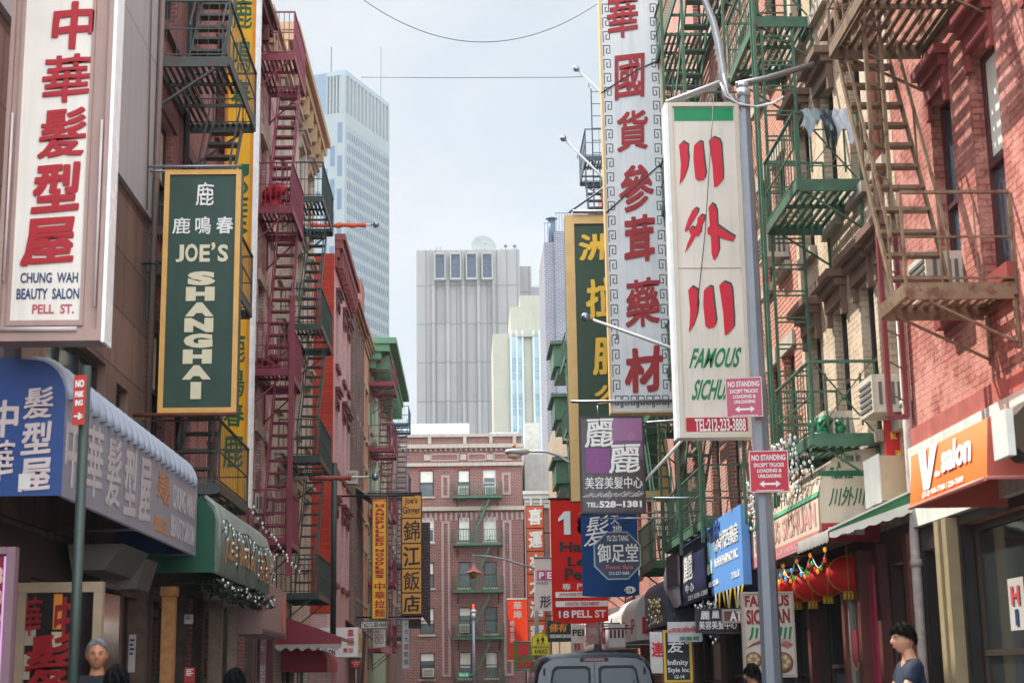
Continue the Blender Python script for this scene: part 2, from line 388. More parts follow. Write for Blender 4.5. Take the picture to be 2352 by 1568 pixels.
def building(name, label, T, u0, u1, H, wallmat, wins, depth=9, group=None, opens=()):
    b = thing(name, label, 'building', T((u0+u1)/2, -depth/2, 0), group)
    facade(T, u0, u1, 0, H, [w for w, k in wins]+list(opens), depth).build('wall', wallmat, b, recalc=False)
    for w, k in wins: window(b, T, w, k)
    return b

def shopclad(b, T, u0, u1, gaps, m, ztop, n=.022):
    B = MB(); u = u0
    for a, c, h in gaps+[(u1, u1, 0)]:
        if a-u > .02: B.tb(T, u, a, .003, n, .15, ztop)
        if c > a:
            B.tb(T, a, c, .003, n, h, ztop); B.tb(T, c-.025, c-.002, -.10, .002, .16, h-.002); B.tb(T, a+.002, a+.025, -.10, .002, .16, h-.002)
        u = c
    return B.build('shop_front', m, b)
def cornice(b, T, u0, u1, z, h, out, m, brackets=0, name='cornice'):
    B = MB(); st = [(0, .25), (.3, .45), (.55, .75), (.8, 1.0)]
    for i, (f, o) in enumerate(st):
        za = z+h*f; zb = z+h*(st[i+1][0] if i+1 < len(st) else 1.0)-.003
        B.tb(T, u0-o*out*.3, u1+o*out*.3, .003, out*o, za, zb)
    if brackets:
        for k in range(brackets):
            uu = u0+(u1-u0)*(k+.5)/brackets
            B.tb(T, uu-.07, uu+.07, out*.25+.003, out*.72, z+.02, z+h*.56)
    return B.build(name, m, b)

# ------------------------------------------------------------------ fire escapes
def slats(B, T, u0, u1, out, z, pitch=.095, w=.048, n0=.06):
    n = n0
    while n < out-.05:
        B.tb(T, u0+.03, u1-.03, n, n+w, z-.012, z+.014); n += pitch
def platform(t, T, u0, u1, out, z, m, hole=None, pitch=.095):
    B = MB()
    if hole:                                     # stairwell opening (ha, hb, n0, n1)
        ha, hb, n0, n1 = hole
        for a, b, lo, hi in ((u0, ha, .05, out), (hb, u1, .05, out)):
            if b-a > .1: slats(B, T, a, b, hi, z, pitch)
        if n0 > .15: slats(B, T, ha, hb, n0, z, pitch)
        if out-n1 > .15: slats(B, T, ha, hb, out, z, pitch, n0=n1)
    else: slats(B, T, u0, u1, out, z, pitch)
    B.tb(T, u0, u1, out-.03, out, z-.10, z+.03); B.tb(T, u0, u1, .012, .045, z-.08, z+.02)
    B.tb(T, u0, u0+.03, .045, out-.03, z-.12, z+.03); B.tb(T, u1-.03, u1, .045, out-.03, z-.12, z+.03)
    k = 1
    while u0+k*.9 < u1-.3: B.tb(T, u0+k*.9, u0+k*.9+.03, .045, out-.03, z-.065, z-.0135); k += 1
    return B.build('platform', m, t)
def railing(t, T, u0, u1, out, z, m, h=.9, pitch=.13, bal=.011, cross=False, ends=(1,1), mid=True, outer=True):
    B = MB(); r = .026
    segs = []
    if outer: segs.append(((u0, out-.018), (u1, out-.018)))
    if ends[0]: segs.append(((u0+.015, .02), (u0+.015, out-.018)))
    if ends[1]: segs.append(((u1-.015, .02), (u1-.015, out-.018)))
    for (ua, na), (ub, nb) in segs:
        P = lambda f, zz: T(ua+(ub-ua)*f, na+(nb-na)*f, zz)
        B.bar(P(0, z+h), P(1, z+h), r*1.5, r)
        if mid: B.bar(P(0, z+h*.52), P(1, z+h*.52), r*.7, r*.7)
        B.bar(P(0, z+.07), P(1, z+.07), r*.7, r*.7)
        Ln = (P(1,0)-P(0,0)).length; n = max(2, int(Ln/pitch))
        for k in range(n+1): q = r*.9 if k in (0, n) else bal; B.bar(P(k/n, z+.0), P(k/n, z+h), q, q)
        if cross:
            B.bar(P(.06, z+.05), P(.94, z+h-.03), r, .012); B.bar(P(.06, z+h-.03), P(.94, z+.05), r, .012)
    return B.build('railing', m, t)
def bracket(t, T, u, out, z, m, drop=.75, wd=.05, reach=.86):
    B = MB(); B.bar(T(u, .03, z-drop), T(u, out*reach, z-.09), wd, wd*.55); B.bar(T(u, .025, z-drop-.05), T(u, .025, z-.1), wd, .03)
    return B.build('bracket', m, t)
def stair(t, T, a, b, n0, n1, m, tread=.2, rails=True, rise=.27, wd=.13):
    """from (u, z) = a at the foot to b at the head, between n0 and n1"""
    B = MB(); (ua, za), (ub, zb) = a, b
    for n in (n0, n1): B.bar(T(ua, n, za), T(ub, n, zb), .022, wd)
    k = max(3, int((zb-za)/rise)); s = 1 if ub > ua else -1
    for i in range(1, k):
        f = i/k; u = ua+(ub-ua)*f; z = za+(zb-za)*f
        B.tb(T, u-tread/2, u+tread/2, n0+.012, n1-.012, z-.018, z+.018)
    if rails:
        for n in (n0, n1):
            off = .62
            B.bar(T(ua, n, za+off), T(ub, n, zb+off), .026, .026)
            for f in (.04, .5, .96): B.bar(T(ua+(ub-ua)*f, n, za+(zb-za)*f), T(ua+(ub-ua)*f, n, za+(zb-za)*f+off), .02, .02)
    return B.build('stair', m, t)
def ladder(t, T, u, n0, n1, z0, z1, m, pitch=.3, along=False, double=False, name='ladder'):
    B = MB()
    if along: A = lambda z: (T(n0, u, z), T(n1, u, z))
    else: A = lambda z: (T(u, n0, z), T(u, n1, z))
    p, q = A(z0); p1, q1 = A(z1)
    B.bar(p, p1, .04, .016, (0,1,0)); B.bar(q, q1, .04, .016, (0,1,0))
    z = z0+.2
    while z < z1-.05:
        a, b = A(z); B.bar(a, b, .02, .02)
        if double: a, b = A(z+.06); B.bar(a, b, .02, .02)
        z += pitch
    return B.build(name, m, t)
def fire_escape(label, T, u0, u1, out, levels, m, group=None, h=.9, pitch=.13, bal=.011, cross=False, stairs=True, gap=(.42, .85), top=True, ends=(1,1), dir=1, loc=None):
    t = thing('fire_escape', label, 'fire escape', loc or T(u0, .3, levels[0]), group)
    n0, n1 = gap[0]*out, gap[1]*out
    for i, z in enumerate(levels):
        hole = (u0+.5*(u1-u0), u1-.15, n0-.03, n1+.03) if stairs and i and dir > 0 else ((u0+.15, u0+.5*(u1-u0), n0-.03, n1+.03) if stairs and i else None)
        platform(t, T, u0, u1, out, z, m, hole); railing(t, T, u0, u1, out, z, m, h, pitch, bal, cross, ends)
        for u in (u0+.05, u1-.05): bracket(t, T, u, out, z, m)
        if stairs and i+1 < len(levels):
            zt = levels[i+1]
            a, b = ((u0+.25, z), (u1-.25, zt)) if dir > 0 else ((u1-.25, z), (u0+.25, zt))
            stair(t, T, a, b, n0, n1, m)
    return t

def ac_unit(label, T, u, z, out=.35, w=.6, h=.42, group='air conditioners in upstairs windows'):
    t = thing('air_conditioner', label, 'air conditioner', T(u, 0, z), group)
    MB().tb(T, u-w/2, u+w/2, -.08, out, z, z+h).build('case', ACM, t)
    B = MB()
    for k in range(5): B.tb(T, u-w*.42, u+w*.42, out+.001, out+.012, z+h*(.12+.16*k), z+h*(.2+.16*k))
    for k in range(4): B.tb(T, u-w/2-.011, u-w/2-.001, out*(.1+.2*k), out*(.2+.2*k), z+h*.2, z+h*.8)
    B.build('grille', ACD, t)
    return t

# ------------------------------------------------------------------ ground
ASPH = mat('asphalt', '45464a', .85, noise=.3, scale=2, bump=.3); PAVE = brick('pavement_slabs', '8a857e', '7b7670', '55514c', 1.5, 1.5, .02, .2, .8, .2, offset=0, streak=0)
def ground():
    B = MB(); B.poly([(-900,-60,0),(900,-60,0),(900,1400,0),(-900,1400,0)]); tag(B.build('ground', mat('earth', '5c5a55', .95)), kind='structure')
    B = MB(); B.poly([(-3.0,-40,.004),(3.2,-40,.004),(3.2,98,.004),(-3.0,98,.004)]); tag(B.build('road', ASPH), kind='structure')
    B = MB(); B.poly([(-60,98,.004),(60,98,.004),(60,104.0,.004),(-60,104.0,.004)]); tag(B.build('cross_road', ASPH), kind='structure')
    for n, x0, x1, k0, k1 in (('pavement', -5.2, -3.15, -3.15, -3.0), ('pavement', 3.35, 5.6, 3.2, 3.35)):
        B = MB(); B.box(x0, x1, -40, 97.5, .0, .15); tag(B.build(n, PAVE), kind='structure')
        B = MB(); B.box(k0, k1, -40, 97.5, .0, .152); tag(B.build('kerb', mat('kerb_stone', '9a968e', .8, bump=.2)), kind='structure')
ground()
# ------------------------------------------------------------------ buildings, left side of the street
def rows(us, zs, k):
    return [((a, b, c, d), k) for c, d in zs for a, b in us]
tan = brick('tan_stone_panels', '84695d', '745c51', '503f38', 1.25, .78, .012, .38, .45, .25, .7, offset=.5, streak=.55)
X4 = TL(-4.5)
wk = W(FRAME_D, GLASS2, None, None, blind=.0, bars=2)
sh = W(mat('wood_frame', '8c705a', .6, noise=.25, scale=8), GLASS, mat('stone_sill', '6a625a', .8), None, blind=0, bars=1, fw=.09)
b = building('stone_building', 'tan stone fronted building with grey upper cladding above the blue salon awning', X4, 9, 21.6, 13.2, tan,
             [((13.2,16.0,3.9,5.4), wk), ((16.5,19.3,3.9,5.4), wk), ((19.9,20.6,3.9,5.3), wk), ((9.5,12.5,.5,2.7), sh), ((16.3,18.2,.5,2.6), sh), ((18.6,19.6,.16,2.6), sh)], 10)
shopclad(b, X4, 9, 21.55, [(9.5,12.5,2.7),(16.3,18.2,2.6),(18.6,19.6,2.6)], mat('dark_shop_panel', '40322b', .7, noise=.3), 3.05)
MB().tb(X4, 9, 21.62, .004, .07, 7.9, 13.22).build('cladding', brick('grey_panels', 'aaa6a6', 'a19c9d', '807a7a', 3.2, 3.4, .012, .1, .4, .1, .6, streak=.2), b)
B = MB(); B.tube([X4(21.35,.12,4), X4(21.35,.12,13)], .045); B.tube([X4(20.9,.1,7.9), X4(20.7,.1,11), X4(20.75,.1,13)], .012, 5); B.build('drain_pipe', mat('pipe_brown', '6e5a50', .6), b)
B = MB(); B.tb(X4, 19.75, 20.9, .075, .16, 2.6, 3.0); B.tb(X4, 19.7, 19.85, .004, .2, .15, 2.6); B.tb(X4, 20.95, 21.15, .004, .25, .15, 2.9); B.build('shop_pier', mat('worn_timber', '6f5a4c', .8, noise=.4, scale=6), b)

pink = brick('deep_pink_brick', '9c6360', '8c5452', 'a58680', .21, .07, .010, .3, .9, .9, .85, paint=None, streak=.35)
kdk = W(FRAME_D, GLASS, mat('painted_sill', '7a4f4c', .7, noise=.2), mat('painted_lintel', '6d4442', .7, noise=.2), blind=.25)
us2 = [(22.1,23.1),(24.3,25.3),(26.9,27.9),(29.4,30.4)]
sh2 = W(mat('green_shop_frame', '2c3a33', .5), GLASS, None, None, blind=0, bars=1, fw=.08)
b = building('brick_building', 'deep pink brick tenement behind the green and gold sign with a black fire escape', X4, 21.62, 32.5, 15.7, pink,
    rows(us2, [(4.75,6.6),(8.0,9.8),(11.2,13.0)], kdk)+[((22.2,24.2,.4,2.7), sh2), ((24.8,25.8,.16,2.6), sh2), ((26.4,28.8,.4,2.7), sh2), ((29.4,31.9,.4,2.7), sh2)], 10)
cornice(b, X4, 21.7, 32.4, 15.0, .7, .4, mat('maroon_cornice', '5a2a2b', .6, noise=.2), 9)
B = MB(); B.tube([X4(23.7,.09,3.6), X4(23.7,.09,15)], .05); B.tube([X4(28.8,.09,3.6), X4(28.8,.09,15)], .045); B.build('drain_pipe', mat('black_pipe', '1e1c1d', .6), b)
B = MB()
for u in (21.8, 24.5, 26.1, 29.1, 32.2): B.tb(X4, u-.14, u+.14, .004, .16, .15, 2.85)
B.tb(X4, 21.7, 32.4, .004, .12, 2.86, 3.3); B.build('shop_front', mat('grey_shop_wood', '5d5048', .8, noise=.4, scale=5), b)

pale = brick('peeling_pale_brick', 'c9b3ae', 'b89f9b', '8d7a78', .21, .07, .010, .2, .8, .9, .85, paint='9a6a6a', streak=.3)
kw = W(FRAME_W, GLASS, CREAM, CREAM, blind=.5)
b = building('brick_building', 'peeling pale pink tenement carrying the maroon fire escape', X4, 32.53, 35.8, 16.2, pale,
    rows([(33.0,33.9),(34.5,35.4)], [(4.9,6.7),(8.2,10.0),(11.5,13.3)], kw)+[((33.0,35.3,.4,2.6), sh2)], 10)
cornice(b, X4, 32.6, 35.7, 15.6, .6, .3, mat('tan_metal_cornice', 'a98d6c', .6, noise=.25), 6)
B = MB(); B.tb(X4, 32.6, 35.7, .004, .16, 2.75, 3.2)
for u in (32.8, 35.5): B.tb(X4, u-.12, u+.12, .004, .14, .15, 2.75)
B.build('shop_front', mat('maroon_shop_wood', '5f3033', .7, noise=.3, scale=6), b)

cream = brick('cream_brick', 'c4b8a6', 'b5a796', '8f8478', .21, .07, .009, .22, .8, .6, .85, streak=.4)
b = building('brick_building', 'cream brick building with a tan cornice behind the dark green fire escape', X4, 35.83, 44.97, 16.3, cream,
    rows([(36.4,37.3),(38.6,39.6),(40.6,41.6),(42.9,43.9)], [(4.6,6.4),(7.9,9.6),(11.0,12.8),(14.1,15.8)], W(FRAME_W, GLASS, CREAM, CREAM, hood=.22, blind=.4))+[((38.5,41,.3,2.6), sh2), ((41.7,44.4,.3,2.6), sh2)], 10)
cornice(b, X4, 35.9, 44.4, 16.2, 1.0, .5, mat('tan_metal_cornice', 'a98d6c', .6, noise=.25), 8)

X39 = TL(-3.9)
rose = brick('pale_pink_painted_brick', 'c4a3a2', 'bb9896', 'a98a88', .21, .07, .006, .14, .5, .3, .8, streak=.3)
km = W(FRAME_M, GLASS, FRAME_M, FRAME_M, hood=.16, blind=.2, over=.06)
b = building('brick_building', 'pale pink building with a bright red side wall and maroon cornice', X39, 45, 51.5, 13.9, rose,
    rows([(45.7,46.7),(48.2,49.2),(50.0,50.9)], [(4.3,6.4),(7.6,9.6),(10.7,12.6)], km), 10)
cornice(b, X39, 45.05, 51.4, 13.5, 1.0, .32, mat('maroon_cornice2', '7d3e3c', .6, noise=.2), 10)
MB().box(-13, -3.904, 44.972, 44.998, 3.4, 13.9).build('side_wall', brick('red_painted_brick', 'b2402e', '9e3526', '833023', .42, .1, .01, .14, .7, .5, .8, streak=.15), b)
grey6 = brick('brown_grey_brick', '7d6a63', '6d5b55', '96867e', .21, .07, .01, .3, .8, .8, .85, streak=.3)
b = building('brick_building', 'narrow brown brick building with ribbed brick piers', X39, 51.53, 56.7, 13.9, grey6,
    rows([(53.3,54.1),(54.7,55.3),(55.8,56.5)], [(4.3,6.2),(7.4,9.3),(10.5,12.4)], W(FRAME_D, GLASS, CREAM, CREAM, blind=.4)), 10)
B = MB()
for u in (51.75,52.3,53.15,54.3,54.55,55.45,55.65,56.5): B.tb(X39, u-.06, u+.06, .004, .12, 3.2, 13.9)
B.build('pier', grey6, b); cornice(b, X39, 51.6, 56.65, 13.5, .6, .3, mat('rusty_cornice', '8a6147', .7, noise=.35), 0)
peach = brick('peach_brick', 'cc9a7d', 'bb866b', 'a07a66', .21, .07, .008, .2, .7, .6, .85, streak=.2)
b = building('brick_building', 'peach brick building with a red brick chimney stack', X39, 56.73, 61.0, 14.2, peach,
    rows([(57.4,58.4),(59.2,60.2)], [(4.3,6.2),(7.4,9.3),(10.5,12.4)], W(FRAME_D, GLASS, CREAM, CREAM, blind=.4)), 10)
cornice(b, X39, 56.8, 60.9, 13.9, .5, .25, mat('tan_metal_cornice', 'a98d6c', .6))
MB().tb(X39, 56.95, 58.4, -1.2, -.02, 14.203, 16.2).build('chimney', brick('chimney_brick', 'a5604f', '8f4d40', '9f8578'), b)
MB().tb(X39, 53.5, 56.9, -2.6, -.8, 13.91, 15.6).build('roof_shed', WHITE, b)
mint = mat('mint_painted_wall', '9fb29c', .8, noise=.25, scale=1.5, streak=.4, bump=.3, bscale=20)
b = building('brick_building', 'mint green corner building with a deep green bracketed cornice', X39, 61.03, 74, 13.9, mint,
    rows([(62,63),(64.6,65.6),(67.6,68.6),(70.8,71.8)], [(3.6,5.2),(6.2,7.8),(8.8,10.4),(11.3,13.0)], W(FRAME_W, GLASS, CREAM, CREAM, hood=.15, blind=.4)), 10)
cornice(b, X39, 61.1, 73.9, 13.6, 1.2, 1.1, mat('green_copper_cornice', '5a8464', .6, noise=.25, scale=3), 18)
b = building('brick_building', 'low dull brick building beyond the mint green corner building', X39, 74.03, 97, 14.8, brick('dull_brick', '8d6f68', '7a5d57', '9a8a82'),
    rows([(77+3.2*i, 78.1+3.2*i) for i in range(6)], [(3.6,5.3),(6.3,8.0),(9,10.6)], W(FRAME_D, GLASS, CREAM, CREAM, blind=.4)), 10)

# ------------------------------------------------------------------ buildings, right side
R48 = TR(4.8)
redr = brick('rough_red_painted_brick', 'ad6a5d', '995a4e', '874d44', .21, .07, .009, .38, .8, 1.0, .9, paint='b98072', streak=.35)
redt = mat('oxblood_trim', '7f3531', .55, noise=.15)
kr = W(mat('oxblood_sash', '4c2422', .5), GLASS2, redt, redt, hood=.15, blind=.5, over=.0)
shop = W(mat('bronze_shop_frame', '4a4038', .35, .5), glass('shop_glass', '262a28', .04, .9), None, None, blind=0, fw=.07)
b = building('brick_building', 'rough red painted brick building with oxblood window hoods above the orange awning', R48, 8, 16.62, 18, redr,
    [((13.2,13.92,5.0,7.2), kr), ((14.55,15.22,5.0,7.2), kr), ((11.7,12.4,5.0,7.2), kr), ((9.8,10.5,5.0,7.2), kr)]+
    rows([(9.8,10.5),(11.7,12.4),(13.2,13.92),(14.55,15.22)], [(8.7,10.8),(12.2,14.3)], kr)+[((8.4,11.6,.45,2.9), shop), ((11.7,15.2,.45,2.9), shop), ((15.85,16.5,.16,2.75), shop)], 10)
MB().tb(R48, 8, 16.6, .004, .07, 3.84, 4.04).build('shop_cornice', mat('salmon_band', 'a95c52', .6, noise=.25, streak=.3), b)
MB().tb(R48, 8, 16.6, .004, .10, 3.0, 3.837).build('fascia', mat('fascia_white', 'c9cabf', .6, noise=.15, streak=.3), b)
shopclad(b, R48, 8, 16.6, [(8.4,11.6,2.9),(11.7,15.2,2.9),(15.85,16.5,2.75)], mat('bronze_black_panel', '2b2624', .4, .2, noise=.2), 2.995)
for u, wd in ((11.65,.05),(15.32,.07),(15.58,.07)): MB().tb(R48, u-wd, u+wd, .024, .14, .15, 2.98).build('shop_pillar', mat('tan_metal_pillar', '9b8a6a', .5, .2, noise=.2), b)
beige = brick('beige_painted_brick', 'bda78f', 'b59e86', '9d8770', .21, .07, .008, .14, 1.0, .9, .85, paint='c4b098', streak=.15)
brown = mat('brown_hood', '6f5446', .6, noise=.2)
kb = W(FRAME_D, GLASS, CREAM, brown, hood=.26, blind=.2, over=.1)
sdk = W(FRAME_D, GLASS, None, None, blind=0)
b = building('brick_building', 'beige painted brick building with brown hooded windows above the restaurant awning', R48, 16.64, 21.9, 18, beige,
    rows([(16.9,17.4),(17.85,18.5),(19.2,19.9),(20.7,21.4)], [(4.25,6.1),(7.25,9.1),(10.3,12.2),(13.4,15.2)], kb)+[((16.9,17.8,.16,2.7), sdk), ((18.2,19.1,.16,2.7), sdk), ((19.4,21.7,.5,2.7), sdk)], 10)
shopclad(b, R48, 16.66, 21.88, [(16.9,17.8,2.7),(18.2,19.1,2.7),(19.4,21.7,2.7)], mat('brown_shop_panel', '3d2824', .6, noise=.3), 3.1)
for u in (16.75,18.0,19.25,21.8): MB().tb(R48, u-.09, u+.09, .024, .14, .15, 2.95).build('shop_pillar', mat('red_brown_pillar', '5c2a24', .6, noise=.3), b)
orng = brick('orange_brick', 'b0644c', '9f5541', 'c0ac9c', .22, .075, .012, .2, .8, .9, .85, streak=.15)
kc = W(FRAME_D, GLASS2, CREAM, CREAM, blind=.5)
b = building('brick_building', 'orange brick tenement with pale mortar behind the green and white restaurant sign', R48, 21.92, 25.8, 18, orng,
    rows([(22.4,23.2),(23.7,24.4),(24.9,25.5)], [(4.5,6.2),(7.5,9.2),(10.6,12.3),(13.7,15.4)], kc)+[((22.2,23.9,.4,2.6), sdk), ((24.2,25.6,.2,2.6), sdk)], 10)
shopclad(b, R48, 21.94, 25.78, [(22.2,23.9,2.6),(24.2,25.6,2.6)], mat('grey_shop_panel', '4c4744', .6, noise=.3), 3.1)
salm = brick('salmon_brick', 'ab6e5e', '9a5f51', 'c4aa9e', .21, .07, .011, .2, .8, .8, .85, streak=.15)
b = building('brick_building', 'salmon brick tenement carrying the long green fire escapes', R48, 25.82, 40, 17.5, salm,
    rows([(27.4,28.4),(29.6,30.6),(31.9,32.9),(34.2,35.2),(36.8,37.8)], [(4.4,6.1),(7.5,9.2),(10.6,12.3),(13.7,15.4)], kc)+[((26.2,29.8,.4,2.6), sdk), ((30.4,33.4,.2,2.6), sdk), ((34,39,.2,2.6), sdk)], 10)
shopclad(b, R48, 25.85, 39.9, [(26.2,29.8,2.6),(30.4,33.4,2.6),(34,39,2.6)], mat('brown_shop_panel', '3d2824'), 3.1)
b = building('brick_building', 'red brick tenement beyond the tall medicine sign', R48, 40.03, 57, 18.3, brick('far_red_brick', '9d5a4c', '8c4d42', 'b59c90'),
    rows([(41+2.6*i, 42+2.6*i) for i in range(7)], [(4.4,6.1),(7.5,9.2),(10.6,12.3)], kc), 10)
b = building('brick_building', 'tan stucco building with a dark green balcony near the street end', R48, 57.03, 93, 15.2, brick('far_tan_brick', 'a3927c', '948069', '857560'),
    rows([(61+2.8*i, 62+2.8*i) for i in range(11)], [(4.4,6.1),(7.5,9.2)], kc), 10)

# the low corner building with a white cornice at the street's end
E96 = TE(95)
b = building('brick_building', 'narrow corner building with a white bracketed cornice behind the orange panel sign', E96, 3.45, 9, 12.3, brick('corner_brick', '8f5a52', '804c46', '9c867c'),
    [((3.75,4.4,4.2,5.7), kc), ((3.75,4.4,7.4,9.0), kc), ((5.2,6.1,7.4,9.0), kc)], 2)
cornice(b, E96, 3.45, 9, 11.6, 1.0, .5, mat('white_cornice', 'd6d4cc', .6, noise=.1), 9)

# ------------------------------------------------------------------ the brick building that closes the street
E105 = TE(105)
def eu(px): return PY(px, 1300, 105).x
def ez(py): return PY(1100, py, 105).z
end = brick('purple_red_brick', '7b483f', '6b3b35', '97827a', .30, .10, .016, .16, .3, .5, .85, streak=.12)
ke = W(FRAME_D, mat('dull_pane', '525a58', .15, noise=.5, scale=.8), CREAM, None, blind=.8)
kl = W(FRAME_W, mat('dull_pane', '525a58', .15), CREAM, None, blind=.6)
cx = [(964,997),(1053,1081),(1112,1141)]; ry = [(1078,1138),(1184,1243),(1289,1348),(1393,1454),(1496,1556)]
wins = []
for i, (a, c) in enumerate(ry):
    for j, (l, r) in enumerate(cx): wins.append(((eu(l), eu(r), ez(c), ez(a)), kl if (i, j) in ((0,2),(1,2),(1,0)) else ke))
    wins.append(((eu(890), eu(922), ez(c), ez(a)), ke))
xl, xr, Ht = -9.5, eu(1203), ez(1000)
b = building('brick_building', 'five storey purple red brick apartment block with cream bands closing the street', E105, xl, xr, Ht, end, wins, 14)
def bandm(y0, y1, out, nm, mm=CREAM, x0=None, x1=None):
    return MB().tb(E105, (xl if x0 is None else eu(x0)), (xr if x1 is None else eu(x1))+out*.5, .004, out, ez(y1), ez(y0)).build(nm, mm, b)
bandm(996, 1003, .16, 'coping'); bandm(1020, 1029, .28, 'stone_band'); bandm(1062, 1070, .22, 'stone_band'); bandm(1163, 1172, .26, 'stone_band')
B = MB()
k = xl+.1
while k < xr: B.tb(E105, k, k+.16, .004, .14, ez(1035), ez(1029.5)); B.tb(E105, k, k+.14, .004, .05, ez(1194), ez(1176)); k += .34
B.build('dentil_course', mat('pinkish_stone', 'a2867f', .8), b)
B = MB()
for px in (988, 1070, 1131, 1186): B.tb(E105, eu(px-4), eu(px+4), .004, .2, ez(1019), ez(1000))
for px in (982, 1066, 1128): B.tb(E105, eu(px-7), eu(px+7), .004, .09, ez(1056), ez(1043))
B.build('stone_block', CREAM, b)
def outline(x0, x1, y0, y1, wd=.16, n=.05):
    B = MB(); a, c, d, e = eu(x0), eu(x1), ez(y1), ez(y0)
    B.tb(E105, a, a+wd, .004, n, d, e); B.tb(E105, c-wd, c, .004, n, d, e); B.tb(E105, a+wd, c-wd, .004, n, e-wd, e); B.tb(E105, a+wd, c-wd, .004, n, d, d+wd)
    B.build('panel_outline', mat('pinkish_stone', 'a2867f', .8), b)
for q in ((990, 1056, 1040, 1058), (1076, 1120, 1040, 1058), (1136, 1180, 1040, 1058)): outline(*q, wd=.1)
for q in ((1014, 1034, 1090, 1142), (1014, 1034, 1195, 1552), (1155, 1176, 1086, 1136), (1155, 1176, 1195, 1552)): outline(*q)
B = MB()
for l, r in cx: B.tb(E105, eu(l-8), eu(r+8), .004, .03, ez(1076), ez(1069))
B.build('soldier_course', mat('red_soldier_brick', '96403c', .8), b)
MB().box(xl+5, xl+9.6, 109, 114, Ht+.002, Ht+1.5).build('skylight', mat('pale_roof_metal', 'bcc8ca', .6), b)
MB().box(xl+11, xr-.2, 107.2, 112, Ht+.002, Ht+.55).build('bulkhead', mat('pale_roof_metal', 'bcc8ca', .6), b)
for l, px, w_ in (('pale window air conditioner in the lowest left window of the end block', 983, 26), ('window air conditioner in the top storey middle window of the end block', 1066, 24), ('window air conditioner behind the white sash on the end block top storey', 1128, 24), ('window air conditioner in the fourth row above the street on the end block', 1066, 22)):
    i = {'l': 1554, 't': 1138}.get(l[0], 1138) if 'lowest' in l or 'top' in l else 1454
    if 'lowest' in l: i = 1554
    ac_unit(l, E105, eu(px), ez(i)+.06, .4, w_*105/3600, .55)
# right of it, a lower grey stucco wing
b = building('stucco_building', 'pale grey stucco wing with a chimney behind the end block', TE(112), 4.05, 9.5, 17.3, mat('grey_stucco', '9d978f', .85, noise=.2, scale=1.2, streak=.3), [], 8)
MB().tb(TE(112), 4.1, 5.2, -3, -.1, 17.302, 19.6).build('chimney', mat('pale_stucco', 'b9b3a6', .85, noise=.2), b)

# ------------------------------------------------------------------ tall buildings beyond
def tall(name, label, x0, x1, Y, dep, H, m):
    b = thing(name, label, 'building', ((x0+x1)/2, Y+dep/2, 0)); MB().box(x0, x1, Y, Y+dep, 0, H).build('wall', m, b); return b
# dark grey brick tower on the right
Yq = 130; x0 = PY(1254, 800, Yq).x; H = PY(1280, 556, Yq).z
dk = brick('dark_grey_brick', '6c6a72', '5f5d66', '9b9aa0', .42, .17, .03, .15, .3, .3, .9, streak=.1)
b = tall('brick_tower', 'slim dark grey brick tower with a railed roof behind the green gold sign', x0, x0+14, Yq, 10, H, dk)
MB().box(x0+.9*1, x0+14, Yq-.25, Yq-.004, 0, H+.9).build('projecting_bay', dk, b)
B = MB(); B.tube([(x0+.75, Yq+.6, H), (x0+.75, Yq+.6, H+2.2)], .3, 10); B.tube([(x0+.75, Yq+.6, H+2.25), (x0+.75, Yq+.6, H+2.4)], [.55, .1], 10); B.build('vent_stack', mat('blue_grey_metal', '55697a', .5, .4), b)
B = MB()
for k in range(24): B.bar((x0+.1+k*.25, Yq, H), (x0+.1+k*.25, Yq, H+(1.7 if k < 4 else 2.6)), .05)
B.bar((x0, Yq, H+1.7), (x0+.9, Yq, H+1.7), .06); B.bar((x0+1, Yq, H+2.6), (x0+6, Yq, H+2.6), .06); B.build('roof_railing', mat('blue_grey_metal', '55697a', .5), b)
for k in range(3): MB().box(x0+4.1, x0+5.6, Yq-.27, Yq-.252, H-4.5*(k+1), H-4.5*(k+1)+2.2).build('window', mat('pale_window', 'a9bcc6', .3), b)
# art deco pale stone tower
Yd = 200
def dx(px): return PY(px, 850, Yd).x
def dz(py): return PY(1200, py, Yd).z
deco = mat('deco_limestone', 'a29f8e', .85, noise=.12, scale=.25, streak=.25)
b = thing('stone_tower', 'stepped pale limestone art deco tower with tall ribbon windows', 'building', (dx(1215), Yd+9, 0))
B = MB(); B.box(dx(1133), dx(1330), Yd, Yd+16, 0, dz(766)); B.build('wall', deco, b)
MB().box(dx(1175), dx(1330), Yd+1, Yd+14, dz(766)+.003, dz(700)).build('setback', deco, b)
MB().box(dx(1198), dx(1330), Yd+1.5, Yd+13, dz(700)+.003, dz(672)).build('setback', deco, b)
for l, r in ((1174, 1201), (1226, 1254)):
    MB().box(dx(l), dx(r), Yd-.25, Yd-.004, 0, dz(775)).build('spandrel_strip', mat('blue_grey_spandrel', '9fb0b4', .6, noise=.2, scale=.4), b)
    B = MB(); c = (l+r)/2
    for px in (l, c, r): B.box(dx(px)-.12, dx(px)+.12, Yd-.5, Yd-.252, 0, dz(760))
    B.build('mullion', mat('deco_mullion', 'b5c2c4', .6), b)
    for y in (822, 840, 858, 905, 922, 940, 985, 1003, 1020, 1065):
        for p, q in ((l, c), (c, r)): MB().box(dx(p)+.16, dx(q)-.16, Yd-.32, Yd-.26, dz(y+13), dz(y)).build('window', mat('tower_pane', '7f98a4', .25, noise=.3, scale=.5), b)
MB().box(dx(1188), dx(1228), Yd-.6, Yd+.9, dz(775), dz(771)).build('ledge', deco, b)
